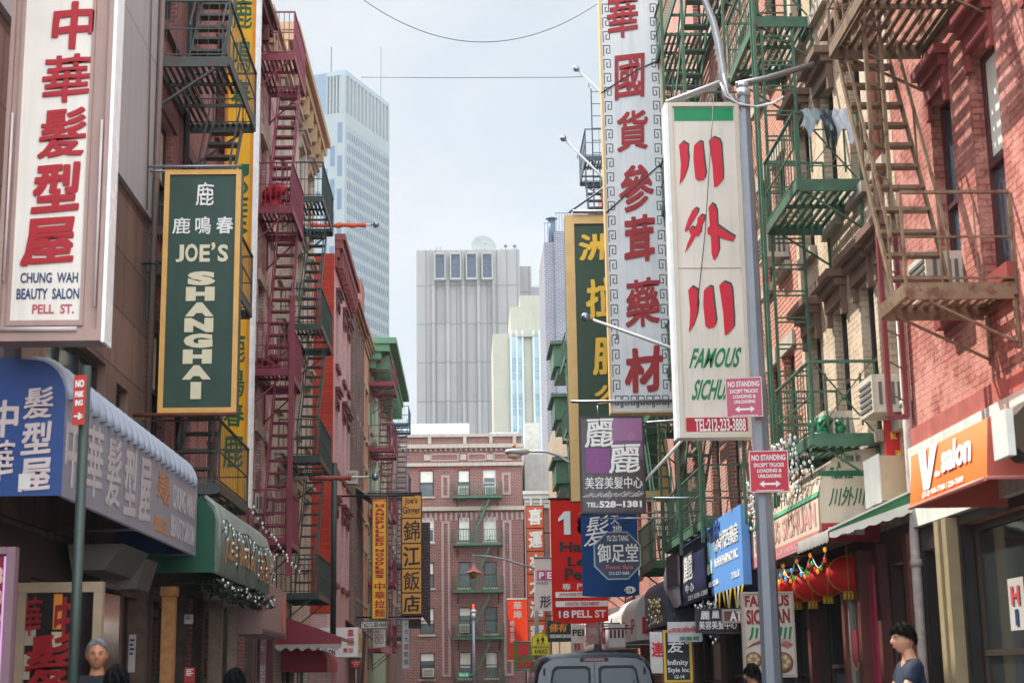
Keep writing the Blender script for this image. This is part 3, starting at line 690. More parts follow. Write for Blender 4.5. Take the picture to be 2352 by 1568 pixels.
# windowless grey slab with louvres
Yg = 330
def gx(px): return PY(px, 800, Yg).x
def gz(py): return PY(1080, py, Yg).z
slab = brick('grey_granite_panels', '8f8c88', '85827f', '6c6a68', 2.2, 8.5, .16, .16, .05, .05, .9, offset=0, streak=.2)
b = thing('windowless_tower', 'windowless grey slab tower with four blue louvre openings and rooftop dishes', 'building', (gx(1077), Yg+14, 0))
MB().box(gx(957), gx(1197), Yg, Yg+30, 0, gz(574)).build('wall', slab, b)
MB().box(gx(1197)+.02, gx(1226), Yg+6, Yg+34, 0, gz(596)).build('wing', slab, b)
MB().box(gx(1226)+.02, gx(1270), Yg+10, Yg+34, 0, gz(634)).build('wing', mat('grey_concrete', '8a878c', .9, noise=.1, scale=.1), b)
for px in (996, 1029, 1064, 1100, 1135): MB().box(gx(px-3.5), gx(px+3.5), Yg-1.1, Yg-.006, 0, gz(578)).build('pier', slab, b)
for px in (1012, 1048, 1085, 1121):
    B = MB()
    for q in ((px-13, px-10.5, 588, 647), (px+10.5, px+13, 588, 647), (px-10.5, px+10.5, 643.5, 647), (px-10.5, px+10.5, 586, 589)): B.box(gx(q[0]), gx(q[1]), Yg-2.2, Yg-.006, gz(q[3]), gz(q[2]))
    o = B.build('louvre_frame', mat('pale_granite', '9a9793', .9), b)
    B = MB(); B.box(gx(px-10.5), gx(px+10.5), Yg-.9, Yg-.2, gz(643.5), gz(589))
    for k in range(12): z = gz(643.5)+(gz(589)-gz(643.5))*(k+.5)/12; B.box(gx(px-10.4), gx(px+10.4), Yg-1.2, Yg-.9, z, z+.2)
    B.build('louvre', mat('blue_louvre', '38566f', .5, noise=.1, scale=.2), o)
def dish(c, r, tilt, yaw):
    B = MB(); rows_ = []
    R = Matrix.Rotation(yaw, 3, 'Z') @ Matrix.Rotation(tilt, 3, 'X')
    for i in range(8):
        a = i/7
        rows_.append([Vector(c)+R @ Vector((r*a*math.cos(t*math.pi/12), r*a*math.sin(t*math.pi/12), .35*r*a*a)) for t in range(25)])
    B.grid(rows_); top = Vector(c)+R @ Vector((0, 0, r*.8))
    for t in (0, 2.1, 4.2): B.bar(Vector(c)+R @ Vector((r*math.cos(t), r*math.sin(t), .35*r)), top, .12)
    B.ball(top, .35, 8, 5); B.bar((c[0], c[1], gz(572)), c, .8); return B.build('satellite_dish', mat('dish_white', '8f938f', .5, noise=.05), b)
dish((gx(1113), Yg+6, gz(554)), 2.75, math.radians(72), .15); dish((gx(1060), Yg+8, gz(570)), 1.6, math.radians(60), -.9); dish((gx(974), Yg+5, gz(576)), 1.3, math.radians(75), .1)
B = MB()
for px, h in ((1003, 10), (1012, 12), (1165, 10), (1185, 9), (1190, 12), (990, 6), (1155, 7)): B.bar((gx(px), Yg+2, gz(572)), (gx(px), Yg+2, gz(572-h)), .14)
for px in (1186, 1165): B.ball((gx(px), Yg+2, gz(560)), .4, 6, 4)
B.build('antenna', mat('antenna_grey', '50545a', .6), b)
# glass and stone office tower, turned to the street
Yt = 430; th = math.radians(22.3); ea = Vector((math.sin(th), math.cos(th), 0)); eb = Vector((-math.cos(th), math.sin(th), 0))
P0 = PY(791, 500, Yt); P0.z = 0; Hl = PY(791, 257, Yt).z; Hc = PY(745, 160, Yt).z
def TT(p, e, nrm): return lambda u, n, z: p+e*u+nrm*n+Vector((0, 0, z))
LA, LB = 30.0, 40.0
FA = TT(P0, ea, -eb); FB = TT(P0, eb, -ea)
stone = mat('pale_green_stone', '828a8a', .7, noise=.06, scale=.1, streak=.2); pane = mat('tower_blue_pane', '3d5a74', .2, noise=.25, scale=.3)
b = thing('office_tower', 'tall pale office tower with a finned crown rising over the left roofs', 'building', P0+ea*15+eb*20)
MB().hexa([P0, P0+ea*LA, P0+ea*LA+eb*LB, P0+eb*LB]+[p+Vector((0,0,Hl)) for p in (P0, P0+ea*LA, P0+ea*LA+eb*LB, P0+eb*LB)]).build('wall', stone, b)
Q0 = P0+eb*6.2
CA = TT(Q0, ea, -eb); CB = TT(Q0, eb, -ea)
MB().hexa([Q0+Vector((0,0,Hl+.01))+ea*.3, Q0+ea*(LA-.3)+Vector((0,0,Hl+.01)), Q0+ea*(LA-.3)+eb*30+Vector((0,0,Hl+.01)), Q0+eb*30+ea*.3+Vector((0,0,Hl+.01))]+[p+Vector((0,0,Hc)) for p in (Q0+ea*.3, Q0+ea*(LA-.3), Q0+ea*(LA-.3)+eb*30, Q0+eb*30+ea*.3)]).build('crown', mat('crown_blue', '5a7286', .3), b)
B = MB()
for k in range(13): u = .4+k*(LA-.8)/12; B.tb(FA, u-.45, u+.45, -1.6, -.02, Hl+.012, Hc-1.5); 
for k in range(6): u = .8+k*1.05; B.tb(FB, u-.22, u+.22, -.5, -.02, Hl+.012, Hc-1.6)
B.build('crown_fin', stone, b)
B = MB(); B.tb(FA, 0, LA, -6.1, -.02, Hc-1.45, Hc); B.build('crown_roof', mat('crown_band', '82939c', .5), b)
n = 0; extra = MB(); hl = (Hl-8)
cells = []
for r in range(34):
    z = Hl-5.5-r*3.75
    for c in range(20): cells.append((FA, 1.2+c*1.42, 1.2+c*1.42+.90, z-2.2, z))
for c in range(17):
    for r in range(14):
        z = Hl-3-(c*5 % 3)*3.4-r*10; cells.append((FB, .9+c*2.3, .9+c*2.3+1.5, z-6.2, z))
for i, (F, a, c, z0, z1) in enumerate(sorted(cells, key=lambda q: -q[4])):
    if i < 100: MB().tb(F, a, c, .004, .05, z0, z1).build('window', pane, b)
    else: extra.tb(F, a, c, .004, .05, z0, z1)
tag(extra.build('window_grid', pane, b), kind='stuff')
B = MB()
for c in range(21): u = .85+c*1.42; B.tb(FA, u-.09, u+.09, .004, .3, 0, Hl-4)
B.build('rib', stone, b)
B = MB(); B.bar(Q0+ea*3+Vector((0,0,Hc)), Q0+ea*3+Vector((0,0,Hc+9)), .35); p = FA(LA-2, -2, Hc); B.bar(p, p+Vector((0,0,18)), .2); B.build('antenna', mat('antenna_grey', '50545a', .6), b)
# ------------------------------------------------------------------ signs
CRIM = mat('crimson_letter', 'a3121f', .5, noise=.08); RED2 = mat('signal_red_letter', 'cf1733', .5, noise=.06); NAVY = mat('navy_letter', '23335e', .5); GRN = mat('green_letter', '127a4a', .5, noise=.08)
BLK = mat('black_letter', '1a1b1c', .5); WHT = mat('white_letter', 'e8e6e0', .5, noise=.06); SHAD = mat('shadow_letter', '3d4a40', .6)
CRM = mat('cream_letter', 'd9cfae', .5, noise=.06); YEL = mat('yellow_letter', 'e9b93a', .5, noise=.1); FACE = mat('cream_acrylic', 'ded3c6', .35, noise=.09, scale=1.2, streak=.16)
DKG = mat('dark_green_board', '2a4639', .45, noise=.26, scale=2.5, streak=.3); PINKF = mat('pinkish_metal', 'a5867c', .5, 0, noise=.12, streak=.15)
SIDEW = mat('white_metal_side', 'd9dcda', .3, .1, noise=.08)
def arm(t, pts, r=.025, m=STEEL, name='support_arm'):
    return MB().tube(pts, r, 6).build(name, m, t)

# tall salon sign, nearest on the left
U = (12, -40, 250, 785); s = ysign(*U, 13.0)
t = thing('shop_sign', 'big pink framed beauty salon box sign with red Chinese characters, nearest on the left', 'sign', s.at(.5, 0))
MB().prism([(0,0),(s.w,0),(s.w,s.h),(0,s.h)], s.o, s.ex, s.ey, (0,.22,0), (0,.0,0)).build('box', PINKF, t)
B = MB(); B.box(s.o.x+s.w+.001, s.o.x+s.w+.03, 12.965, 13.23, s.o.z-.01, s.o.z+s.h); B.build('edge_strip', mat('lit_side_white', 'f0f2f0', .25, .0), t)  # side painted whiter for the light off the facing wall
i0, i1 = .13, .79
s.rect(i0, .056, i1, 1.0, FACE, .01, .0015, 'face_panel')
B = MB()
for a0, b0, a1, b1 in ((0,0,1,.03), (0,.03,.04,1), (.96,.03,1,1)): B.prism([(a0*s.w,b0*s.h),(a1*s.w,b0*s.h),(a1*s.w,b1*s.h),(a0*s.w,b1*s.h)], s.o, s.ex, s.ey, s.en*.001, s.en*.05)
for a0, b0, a1, b1 in ((i0-.03,.042,i1+.03,.056), (i0-.03,.056,i0,1), (i1,.056,i1+.03,1)): B.prism([(a0*s.w,b0*s.h),(a1*s.w,b0*s.h),(a1*s.w,b1*s.h),(a0*s.w,b1*s.h)], s.o, s.ex, s.ey, s.en*.001, s.en*.028)
B.build('frame', PINKF, t)
B = MB()
for a, b0, b1 in ((.062,.16,.62), (.93,.09,.60)): B.tube([s.at(a, b0, .05), s.at(a+.003, (b0+b1)/2, .055), s.at(a, b1, .05)], .012, 6)
B.tube([s.at(.06,.03,.06), s.at(.78,.03,.06)], .022, 6); B.build('lamp_tube', mat('lamp_tube', 'c8b8b4', .4), t)
for ch, q in (('中', (109,12,203,117)), ('華', (92,137,198,244)), ('髮', (90,262,194,372)), ('型', (84,390,186,495)), ('屋', (66,514,178,614))):
    s.text(ch, *fr(*U, *q), CRIM, .045, .05, .07, .016, .012, wob=.012)
for tx, q, m_ in (('CHUNG  WAH', (62,633,192,656), NAVY), ('BEAUTY  SALON', (55,668,196,692), NAVY), ('PELL  ST.', (92,703,186,724), mat('faded_red_letter', 'b04a52', .5))):
    s.text(tx, *fr(*U, *q), m_, .025, t=.004, off=.012)
s.done(t)
for z in (8, 10.5): arm(t, [(s.o.x+.2, 13.18, s.o.z+z-4.3+1), (-4.5, 13.18, s.o.z+z-4.3+1)], .04)

# green and gold Shanghai sign
U = (371, 391, 549, 948); s = ysign(*U, 21.0)
t = thing('shop_sign', 'dark green projecting sign with gold frame and stacked cream SHANGHAI letters', 'sign', s.at(.5, 0))
board(t, s, .22, DKG, GOLD, .07, .03)
s.text('鹿', *fr(*U, 444,421,485,475), WHT, .02, wob=.02)
for ch, q in (('鹿', (392,503,432,540)), ('鳴', (445,501,480,541)), ('春', (494,502,531,540))): s.text(ch, *fr(*U, *q), WHT, .028)
for ch, q in (('J', (401,566,420,606)), ('O', (423,564,452,606)), ('E', (456,566,480,606)), ('’', (483,561,492,580)), ('S', (498,566,522,606))): s.text(ch, *fr(*U, *q), CRM, .03)
for k, ch in enumerate('SHANGHA'):
    v = 628+k*35.6; cc = 461+(-1.2)*k*.6
    s.text(ch, *fr(*U, cc-33+(k<1)*2, v, cc+33, v+32), CRM, .075)
s.text('I', *fr(*U, 444, 879, 468, 917), CRM, .05)
s.done(t)
arm(t, [(s.o.x-.6, 20.95, s.o.z+s.h+.04), (s.o.x+s.w, 20.95, s.o.z+s.h+.04)], .02); arm(t, [(-4.5, 20.95, s.o.z-.03), (s.o.x+s.w, 20.95, s.o.z-.03)], .03, RUST)
arm(t, [(-4.5, 21.15, s.o.z+s.h+.04), (s.o.x, 21.15, s.o.z+s.h+.04)], .02); arm(t, [(-4.5, 21.15, s.o.z+s.h*.62), (s.o.x, 21.15, s.o.z+s.h*.62)], .015, BLACK)

# yellow vertical sign behind the black fire escape
U = (512, -60, 578, 1166); s = ysign(*U, 27.2)
t = thing('shop_sign', 'tall yellow vertical sign with green characters partly hidden by the black fire escape', 'sign', s.at(.5, 0))
YB = mat('yellow_enamel', 'e6aa0a', .4, noise=.1, scale=1.2, streak=.15)
board(t, s, .3, YB, mat('orange_edge', 'd98a10', .4), .05, .02)
MB().box(s.o.x+s.w+.002, s.o.x+s.w+.06, 27.17, 27.52, s.o.z, s.o.z+s.h).build('edge_strip', mat('lit_side_white', 'f0f2f0', .25), t)  # whiter strip: brightness of the lit side put into its colour
for ch, v0, v1 in (('鹿', 2, 75), ('鳴', 100, 180), ('春', 200, 265), ('J', 398, 430), ('O', 436, 470), ('E', 476, 510), ('’', 516, 526), ('S', 530, 562), ('鹿', 785, 850), ('鳴', 862, 925), ('春', 940, 990), ('鹿', 1005, 1080)):
    s.text(ch, *fr(*U, 524, v0, 568, v1), mat('deep_green_letter', '1d5a35', .5), .025, wob=.02)
s.done(t); arm(t, [(-4.5, 27.35, 5), (s.o.x, 27.35, 5)]); arm(t, [(-4.5, 27.35, 12), (s.o.x, 27.35, 12)])

# hand pulled noodles, telephone board, Ginger
U = (853, 1141, 890, 1422); s = ysign(*U, 46)
t = thing('shop_sign', 'narrow yellow noodle shop sign with stacked red HANDPULLED NOODLES letters', 'sign', s.at(.5, 0))
board(t, s, .25, YB, mat('dark_sign_frame', '2b2622', .5), .035, .03)
s.text('NEW STYLE', *fr(*U, 855.5, 1144, 887.5, 1151), RED2, .02)
W_ = 'HANDPULLED NOODLES'; v = 1157
for ch in W_:
    if ch == ' ': v += 5; continue
    s.text(ch, *fr(*U, 862, v, 882, v+8.0), CRIM, .05); v += 9.85
for k, ch in enumerate('中華拉麵'): s.text(ch, *fr(*U, 861, 1338+k*20, 884, 1355.5+k*20), CRIM, .03)
s.done(t); arm(t, [(-3.9, 46.1, s.o.z+s.h+.05), (s.o.x+s.w+.8, 46.1, s.o.z+s.h+.05)], .03, BLACK)
U = (828, 1424, 890, 1443); s = ysign(*U, 46)
t = thing('phone_sign', 'white telephone number board under the yellow noodle sign', 'sign', s.at(.5, 0)); board(t, s, .1, WHITE, mat('dark_sign_frame', '2b2622', .5), .025)
s.text('Tel:212-285-0668', *fr(*U, 831, 1428, 887, 1439), BLK, .025); s.done(t); arm(t, [s.at(.8,1,-.05), s.at(.8,1.12,-.05)], .02)
U = (857, 1444, 885, 1485); s = ysign(*U, 47)
t = thing('foot_poster', 'small white poster with two grey foot outlines below the telephone board', 'poster', s.at(.5, 0)); board(t, s, .03, mat('poster_white', 'd5d2d0', .6))
for c in (.3, .7):
    s.line([(c+.13*math.cos(a), .38+.2*math.sin(a)) for a in [k*.628 for k in range(11)]], .02, ACD)
    s.line([(c-.08,.62),(c-.1,.68)], .02, ACD); s.line([(c+.08,.62),(c+.1,.7)], .02, ACD)
for v in (.84, .9): s.line([(.08, v), (.55, v)], .018, mat('pale_blue_print', '8fa8bd', .5))
s.done(t)
U = (921, 1134, 969, 1413); s = ysign(*U, 54)
t = thing('shop_sign', 'mustard restaurant sign of five panels reading Joe’s Ginger and four black characters', 'sign', s.at(.5, 0))
MUS = mat('mustard_panel', 'c98f2e', .4, noise=.08, scale=2); DF = mat('dark_sign_frame', '2b2622', .5)
board(t, s, .3, DF, DF, .03, .02)
ed = [1136, 1190, 1248, 1306, 1361, 1410]
for k in range(5): s.rect(*fr(*U, 924-0*k, ed[k]+2, 967, ed[k+1]-1.5), MUS, .02, .002, 'panel')
s.text('Joe’s', *fr(*U, 930, 1142, 959, 1160), BLK, .02, t=.03); s.text('Ginger', *fr(*U, 925, 1163, 966, 1185), BLK, .02, t=.03)
for k, ch in enumerate('錦江飯店'): s.text(ch, *fr(*U, 927, ed[k+1]+7, 964, ed[k+2]-6), BLK, .028, 0, .05, .03, wob=.015)
s.done(t); arm(t, [(-3.9, 54.15, s.o.z+s.h+.05), (s.o.x+s.w, 54.15, s.o.z+s.h+.05)], .03, BLACK); arm(t, [(-3.9, 54.15, s.o.z-.03), (s.o.x+s.w, 54.15, s.o.z-.03)], .03, BLACK)
# lamp bulb arrow behind it
U = (967, 1199, 988, 1441); s = ysign(*U, 54.5)
t = thing('bulb_sign', 'dark arrow shaped marquee studded with small red and blue bulbs beside the mustard sign', 'sign', s.at(.5, 0))
B = MB(); B.prism([(0,.12*s.h),(s.w,.0),(s.w,s.h),(0,s.h)], s.o, s.ex, s.ey, (0,.25,0), (0,0,0)); a = PY(945, 1440, 54.5); B.box(a.x-.1, s.o.x-.002, 54.5, 54.75, s.o.z, s.o.z+.3); B.build('board', mat('marquee_black', '1b2224', .5), t)
for m_, st in ((mat('red_bulb', 'd8262c', .2), 0), (mat('teal_bulb', '1d6a75', .2), 1)):
    B = MB()
    for r in range(34):
        for c in range(3):
            if (r+c) % 2 == st: B.ball(s.at(.2+.3*c, .04+r*.0285, .02), .022, 6, 4)
    tag(B.build('bulbs', m_, t), kind='stuff')

# --- right side
# tall white medicine sign
U = (1388, -60, 1531, 948); s = ysign(*U, 29.2)
t = thing('shop_sign', 'tall weathered white sign with red Chinese characters and black meander border', 'sign', s.at(.5, 0))
WP = mat('weathered_white', 'd0d1d1', .6, noise=.1, scale=1.3, streak=.2)
board(t, s, .3, WP, mat('pale_gold_edge', 'cfae78', .5, noise=.15), .035, .02, side=mat('pale_gold_edge', 'cfae78', .5))
MR = mat('weathered_red_letter', '9c1f24', .6, noise=.3, scale=8)
for ch, q in (('華', (1408,-5,1478,92)), ('國', (1421,137,1488,238)), ('貨', (1422,270,1492,360)), ('參', (1424,395,1500,500)), ('茸', (1432,514,1498,612)), ('藥', (1430,655,1505,757)), ('材', (1425,808,1506,900))):
    s.text(ch, *fr(*U, *q), MR, .045, .04, .09, .02, .004, wob=.012)
bt = .012
def meander(a0, b0, w_, h_, flip):      # one fret, as thin bars
    X = lambda x: a0+(1-x if flip else x)*w_
    Y_ = lambda y: b0+y*h_
    s.line([(X(0),Y_(0)),(X(0),Y_(.92)),(X(.9),Y_(.92)),(X(.9),Y_(.25)),(X(.4),Y_(.25)),(X(.4),Y_(.62)),(X(.62),Y_(.62))], .017, BLK, .003, .002, 'border')
n = 29
for k in range(n):
    b0 = .045+k*(.955/n)
    meander(.055, b0, .115, .8/n, False); meander(.83, b0, .115, .8/n, True)
for k in range(7): meander(.07+k*.123, .011, .1, .028, k % 2 == 0)
s.done(t)
for z in (s.o.z+.25, s.o.z+3.3, s.o.z+6.6): arm(t, [(s.o.x+s.w, 29.35, z), (4.8, 29.35, z)], .03)
arm(t, [(s.o.x-.75, 29.15, s.o.z+.22), (s.o.x+s.w+.3, 29.15, s.o.z+.22)], .03, STEEL, 'cross_bar')
B = MB(); B.tube([s.at(.02,.44,.02), s.at(.5,.5,.02), s.at(1,.56,.02), (4.8,29.2,s.at(1,.6).z)], .012, 5); B.tube([s.at(-.01,.715,.02), s.at(.6,.77,.02), (4.8,29.2,s.at(1,.84).z)], .012, 5); B.build('guy_wire', mat('chain_dark', '3b3a3a', .5, .5), t)

# restaurant sign
U = (1548, 237, 1712, 1005); s = ysign(*U, 22.0)
t = thing('shop_sign', 'cream restaurant sign with large red characters, a green band and FAMOUS SICHUAN in green', 'sign', s.at(.5, 0))
CS = mat('cream_box', 'd3c6b4', .5, noise=.06)
board(t, s, .28, FACE, CS, .06, .035)
MB().box(s.o.x-.05, s.o.x-.002, 21.97, 22.3, s.o.z, s.o.z+s.h).build('edge_strip', mat('lit_side_white', 'f0f2f0', .25), t)  # sunlit left side of the sign, painted as a whiter strip
U2 = (1548, 237, 1712, 1005)
s.rect(.085, .945, .93, .985, mat('green_band', '0e8a54', .45), .006, .0025, 'band'); s.rect(.085, .018, .93, .058, mat('red_band', 'b3182e', .45), .006, .0025, 'band')
s.rect(.07, .494, .94, .4965, mat('seam', 'a59a8c', .5), .004, .002, 'seam')
# the characters as drawn: strokes traced as outlines, with a dark drop edge
st = [[(4,20),(16,8),(36,22),(34,45),(36,70),(30,110),(14,152),(0,170),(4,140),(8,90)], [(58,22),(76,8),(88,12),(92,80),(96,130),(90,152),(68,156),(58,146),(54,70)], [(112,4),(128,-8),(150,2),(156,20),(158,120),(156,155),(136,176),(124,180),(122,100),(116,40)]]
wai = [[(6,92),(20,52),(38,16),(50,8),(62,14),(58,28),(36,62),(14,96)], [(22,86),(34,80),(46,86),(56,62),(58,44),(70,34),(86,40),(84,52),(70,78),(66,104),(56,116),(48,110),(24,150),(4,176),(16,138),(30,112)], [(102,4),(112,-10),(126,0),(132,20),(132,74),(146,84),(176,106),(196,118),(192,134),(176,130),(150,124),(134,112),(134,170),(122,200),(112,204),(106,180),(106,112),(94,104),(94,84),(104,76)]]
def strokes(ss, u0, v0, u1, v1, w_, h_):
    for pts in ss:
        P = [(u0+(x/w_)*(u1-u0), v0+(y/h_)*(v1-v0)) for x, y in pts]
        f = [((p-U[0])/(U[2]-U[0])+(.0), (U[3]-q)/(U[3]-U[1])) for p, q in P]
        s.shape([(a+.025, b+.006) for a, b in f], SHAD, .004, .002); s.shape(f, RED2, .01, .0065)
strokes(st, 1568, 325, 1670, 432, 158, 172); strokes(wai, 1572, 482, 1690, 606, 196, 204); strokes(st, 1576, 662, 1680, 772, 158, 172)
s.text('FAMOUS', *fr(*U, 1580, 806, 1690, 850), GRN, .02, .12, .03, .008); s.text('SICHUAN', *fr(*U, 1582, 876, 1690, 921), GRN, .02, .12, .02, .008)
s.text('TEL:212-233-3888', *fr(*U, 1582, 963, 1696, 991), WHT, .02, t=.004, off=.009)
s.done(t)
arm(t, [(s.o.x, 22.15, s.o.z+s.h+.05), (4.8, 22.15, s.o.z+s.h+.75)], .05, mat('grey_beam', '7c7878', .5, .3), 'support_beam'); arm(t, [(s.o.x+.9, 22.15, s.o.z+.3), (4.8, 22.15, s.o.z+.3)], .04)
B = MB(); B.tube([s.at(.62,1.0,.3), s.at(.45,.6,.06), s.at(.3,.38,.05)], .006, 4); B.build('loose_wire', WIRE, t)

# big green and gold sign behind
U = (1304, 494, 1524, 1150); s = ysign(*U, 36)
t = thing('shop_sign', 'large dark green sign with a gold frame and yellow brush characters behind the white sign', 'sign', s.at(.5, 0))
board(t, s, .3, mat('forest_green_board', '28432f', .5, noise=.12, scale=1.5), mat('pale_gold_frame', 'd8b273', .5, noise=.12), .22, .05)
for ch, q in (('洲', (1338,540,1412,600)), ('拉', (1352,645,1420,735)), ('服', (1364,782,1436,864)), ('公', (1366,890,1430,935))): s.text(ch, *fr(*U, *q), YEL, .035, .05, .06, .02, wob=.02)
s.done(t); arm(t, [(s.o.x+.2, 35.9, s.o.z+s.h+.06), (4.8, 35.9, s.o.z+s.h+.06)], .05, STEEL); arm(t, [(s.o.x+s.w, 36.2, s.o.z+3), (4.8, 36.2, s.o.z+3)], .04)
B = MB(); B.tube([s.at(.05, 1.01), (4.6, 36, s.o.z+s.h+1.6)], .025, 5); B.build('chain', mat('chain_dark', '3b3a3a', .5, .5), t)

# beauty salon sign hanging under the medicine sign
U = (1332, 955, 1481, 1178); s = ysign(*U, 27.0)
t = thing('shop_sign', 'dark brown and purple beauty salon sign with two large white characters and a telephone number', 'sign', s.at(.5, 0))
DB = mat('dark_brown_acrylic', '423537', .25, noise=.1); board(t, s, .12, DB, mat('dark_brown_frame', '2d2626', .4), .03, .02)
PUR = mat('purple_panel', '7c2f78', .3, noise=.12); MAU = mat('mauve_panel', '94608a', .25, noise=.15, scale=3)
s.rect(*fr(*U, 1404,960,1479,1012), MAU, .004, .003); s.rect(*fr(*U, 1346,1030,1401,1086), PUR, .004, .003); s.rect(*fr(*U, 1404,1012,1479,1056), mat('dull_mauve_panel', '6b4766', .25), .004, .003)
s.text('麗', *fr(*U, 1346,962,1410,1026), WHT, .034, .05, .05, .006, .008, wob=.02); s.text('麗', *fr(*U, 1400,1022,1470,1086), WHT, .034, .05, .05, .006, .008, wob=.02)
s.text('美容美髮中心', *fr(*U, 1343,1095,1474,1122), WHT, .03); s.text('Lee Lee Beauty & Hair Salon', *fr(*U, 1344,1128,1473,1145), WHT, -.004, .25, t=.003); s.text('TEL:', *fr(*U, 1345,1153,1372,1164), WHT, .03); s.text('528–1381', *fr(*U, 1374,1150,1471,1165), WHT, .04)
s.done(t)
arm(t, [s.at(.3,1,-.05), (s.at(.3,1).x, 27.05, s.o.z+s.h+.2)], .01); arm(t, [s.at(.97,.93,-.05), (4.8, 27.1, s.at(.9,1).z)], .02); arm(t, [s.at(.99,.15,-.05), (4.8, 27.1, s.at(.9,.15).z)], .022)
B = MB(); B.tube([s.at(1.0,.33,-.06), (4.4, 27.1, s.at(1,1.15).z)], .028, 6); B.build('brace_pole', WHITE, t)

def cloth(s, amp=.03, nx=10, nz=14, k=2.2, sag=.02):
    f = random.random()*6
    return [[s.at(i/nx, 1-j/nz-sag*math.sin(math.pi*i/nx)*(j/nz), amp*math.sin(k*math.pi*i/nx+f+j*.12)*(.3+.7*j/nz)) for i in range(nx+1)] for j in range(nz+1)]
def banner(t, s, m, amp=.03, name='cloth'):
    R = cloth(s, amp); B = MB(); B.grid(R); return B.build(name, m, t)

# blue banner
U = (1336, 1180, 1466, 1367); s = ysign(*U, 33)
t = thing('cloth_banner', 'dark blue cloth banner with a white number oval under the beauty salon sign', 'banner', s.at(.5, 0))
banner(t, s, mat('royal_blue_cloth', '174a88', .7, noise=.12, scale=2, glow=.4), .02)
s.text('髮', *fr(*U, 1346,1184,1398,1252), WHT, .0, .2, .1, .006, .03); s.text('天', *fr(*U, 1404,1184,1424,1204), WHT, .0, t=.006, off=.03); s.text('地', *fr(*U, 1408,1205,1430,1225), WHT, .0, t=.006, off=.03)
s.shape([(.83+.1*math.cos(k*.3), .065+.045*math.sin(k*.3)) for k in range(21)], WHT, .004, .028, 'oval'); s.text('12-14', *fr(*U, 1428,1350,1449,1360), BLK, .02, t=.004, off=.036)
s.done(t); arm(t, [s.at(-.05,1.003), (4.8, 33, s.o.z+s.h+.02)], .02)
# octagon foot spa
U = (1364, 1220, 1472, 1330); s = ysign(*U, 30)
t = thing('octagon_sign', 'dark slate octagonal foot spa sign hanging from an arm', 'sign', s.at(.5, 0))
oc = [(.28,0),(.72,0),(1,.28),(1,.72),(.72,1),(.28,1),(0,.72),(0,.28)]
B = MB(); B.prism([(a*s.w, b*s.h) for a, b in oc], s.o, s.ex, s.ey, (0,.06,0), (0,0,0)); B.build('board', mat('silver_edge', '9aa3ab', .35, .5), t)
s.shape([(.5+(a-.5)*.95, .5+(b-.5)*.95) for a, b in oc], mat('slate_blue_face', '35445c', .4, noise=.1), .004, .001, 'face_panel')
s.text('YU ZU TANG', .28, .80, .74, .92, WHT, .012, t=.004, off=.006); s.text('御足堂', .08, .36, .94, .74, WHT, .05, t=.006, off=.006)
s.text('Foot Spa', .25, .195, .83, .30, mat('salmon_letter', 'd2605c', .5), .03, t=.004, off=.006); s.text('212-227-3685', .31, .10, .74, .165, WHT, .01, t=.004, off=.006)
s.done(t); arm(t, [(s.o.x+.1, 30.03, s.o.z+s.h+.25), (4.8, 30.03, s.o.z+s.h+.25)], .018, STEEL); B = MB(); B.tube([s.at(.62,1,-.03), s.at(.62,1.1,-.03), s.at(.66,1.18,-.03), s.at(.76,1.19,-.03)], .012, 5); B.build('hook', BLACK, t)

# red Pell street banner
U = (1266, 1145, 1394, 1426); s = ysign(*U, 38)
t = thing('cloth_banner', 'tall bright red cloth banner with white stripes reading 18 PELL ST', 'banner', s.at(.5, 0))
banner(t, s, mat('bright_red_cloth', 'd8281f', .7, noise=.1, scale=2, glow=.5), .035)
o_ = .045
a_, b_, c_, d_ = fr(*U, 1284,1174,1312,1228)
for q_, m__ in ((.012, BLK), (0, WHT)): s.shape([(a_+(c_-a_)*x+q_, b_+(d_-b_)*y-q_*.5) for x, y in ((0,.70),(.5,1),(1,1),(1,0),(.45,0),(.45,.68),(0,.55))], m__, .006, o_-(.008 if q_ else 0)); s.text('8', *fr(*U, 1326,1186,1362,1228), WHT, .04, off=o_)
for tx, q in (('Hair', (1286,1244,1366,1268)), ('Lee', (1303,1279,1368,1301)), ('Perm', (1296,1306,1382,1332))): s.text(tx, *fr(*U, *q), BLK, .04, t=.01, off=o_)
s.text('專  門', *fr(*U, 1290,1340,1342,1355), WHT, .02, off=o_)
for y0, y1, tx in ((1359,1372,'JAPANESE STRAIGHTENING'), (1380,1393,'KERATIN TREATMENT')):
    s.rect(*fr(*U, 1274,y0,1393,y1), WHT, .006, o_-.006, 'stripe'); s.text(tx, *fr(*U, 1282 if 'J' in tx else 1296,y0+2.5,1392 if 'J' in tx else 1374,y1-2.5), mat('red_print', 'c0282c', .5), .01, off=o_+.004)
s.text('18', *fr(*U, 1283,1401,1306,1417), NAVY, .02, off=o_-.009); s.text('18', *fr(*U, 1281,1402,1304,1418), WHT, .015, off=o_); s.text('PELL ST', *fr(*U, 1310,1401,1388,1418), WHT, .03, off=o_)
s.done(t); arm(t, [s.at(-.03,1.002), (4.8, 38, s.o.z+s.h)], .03, BLACK)

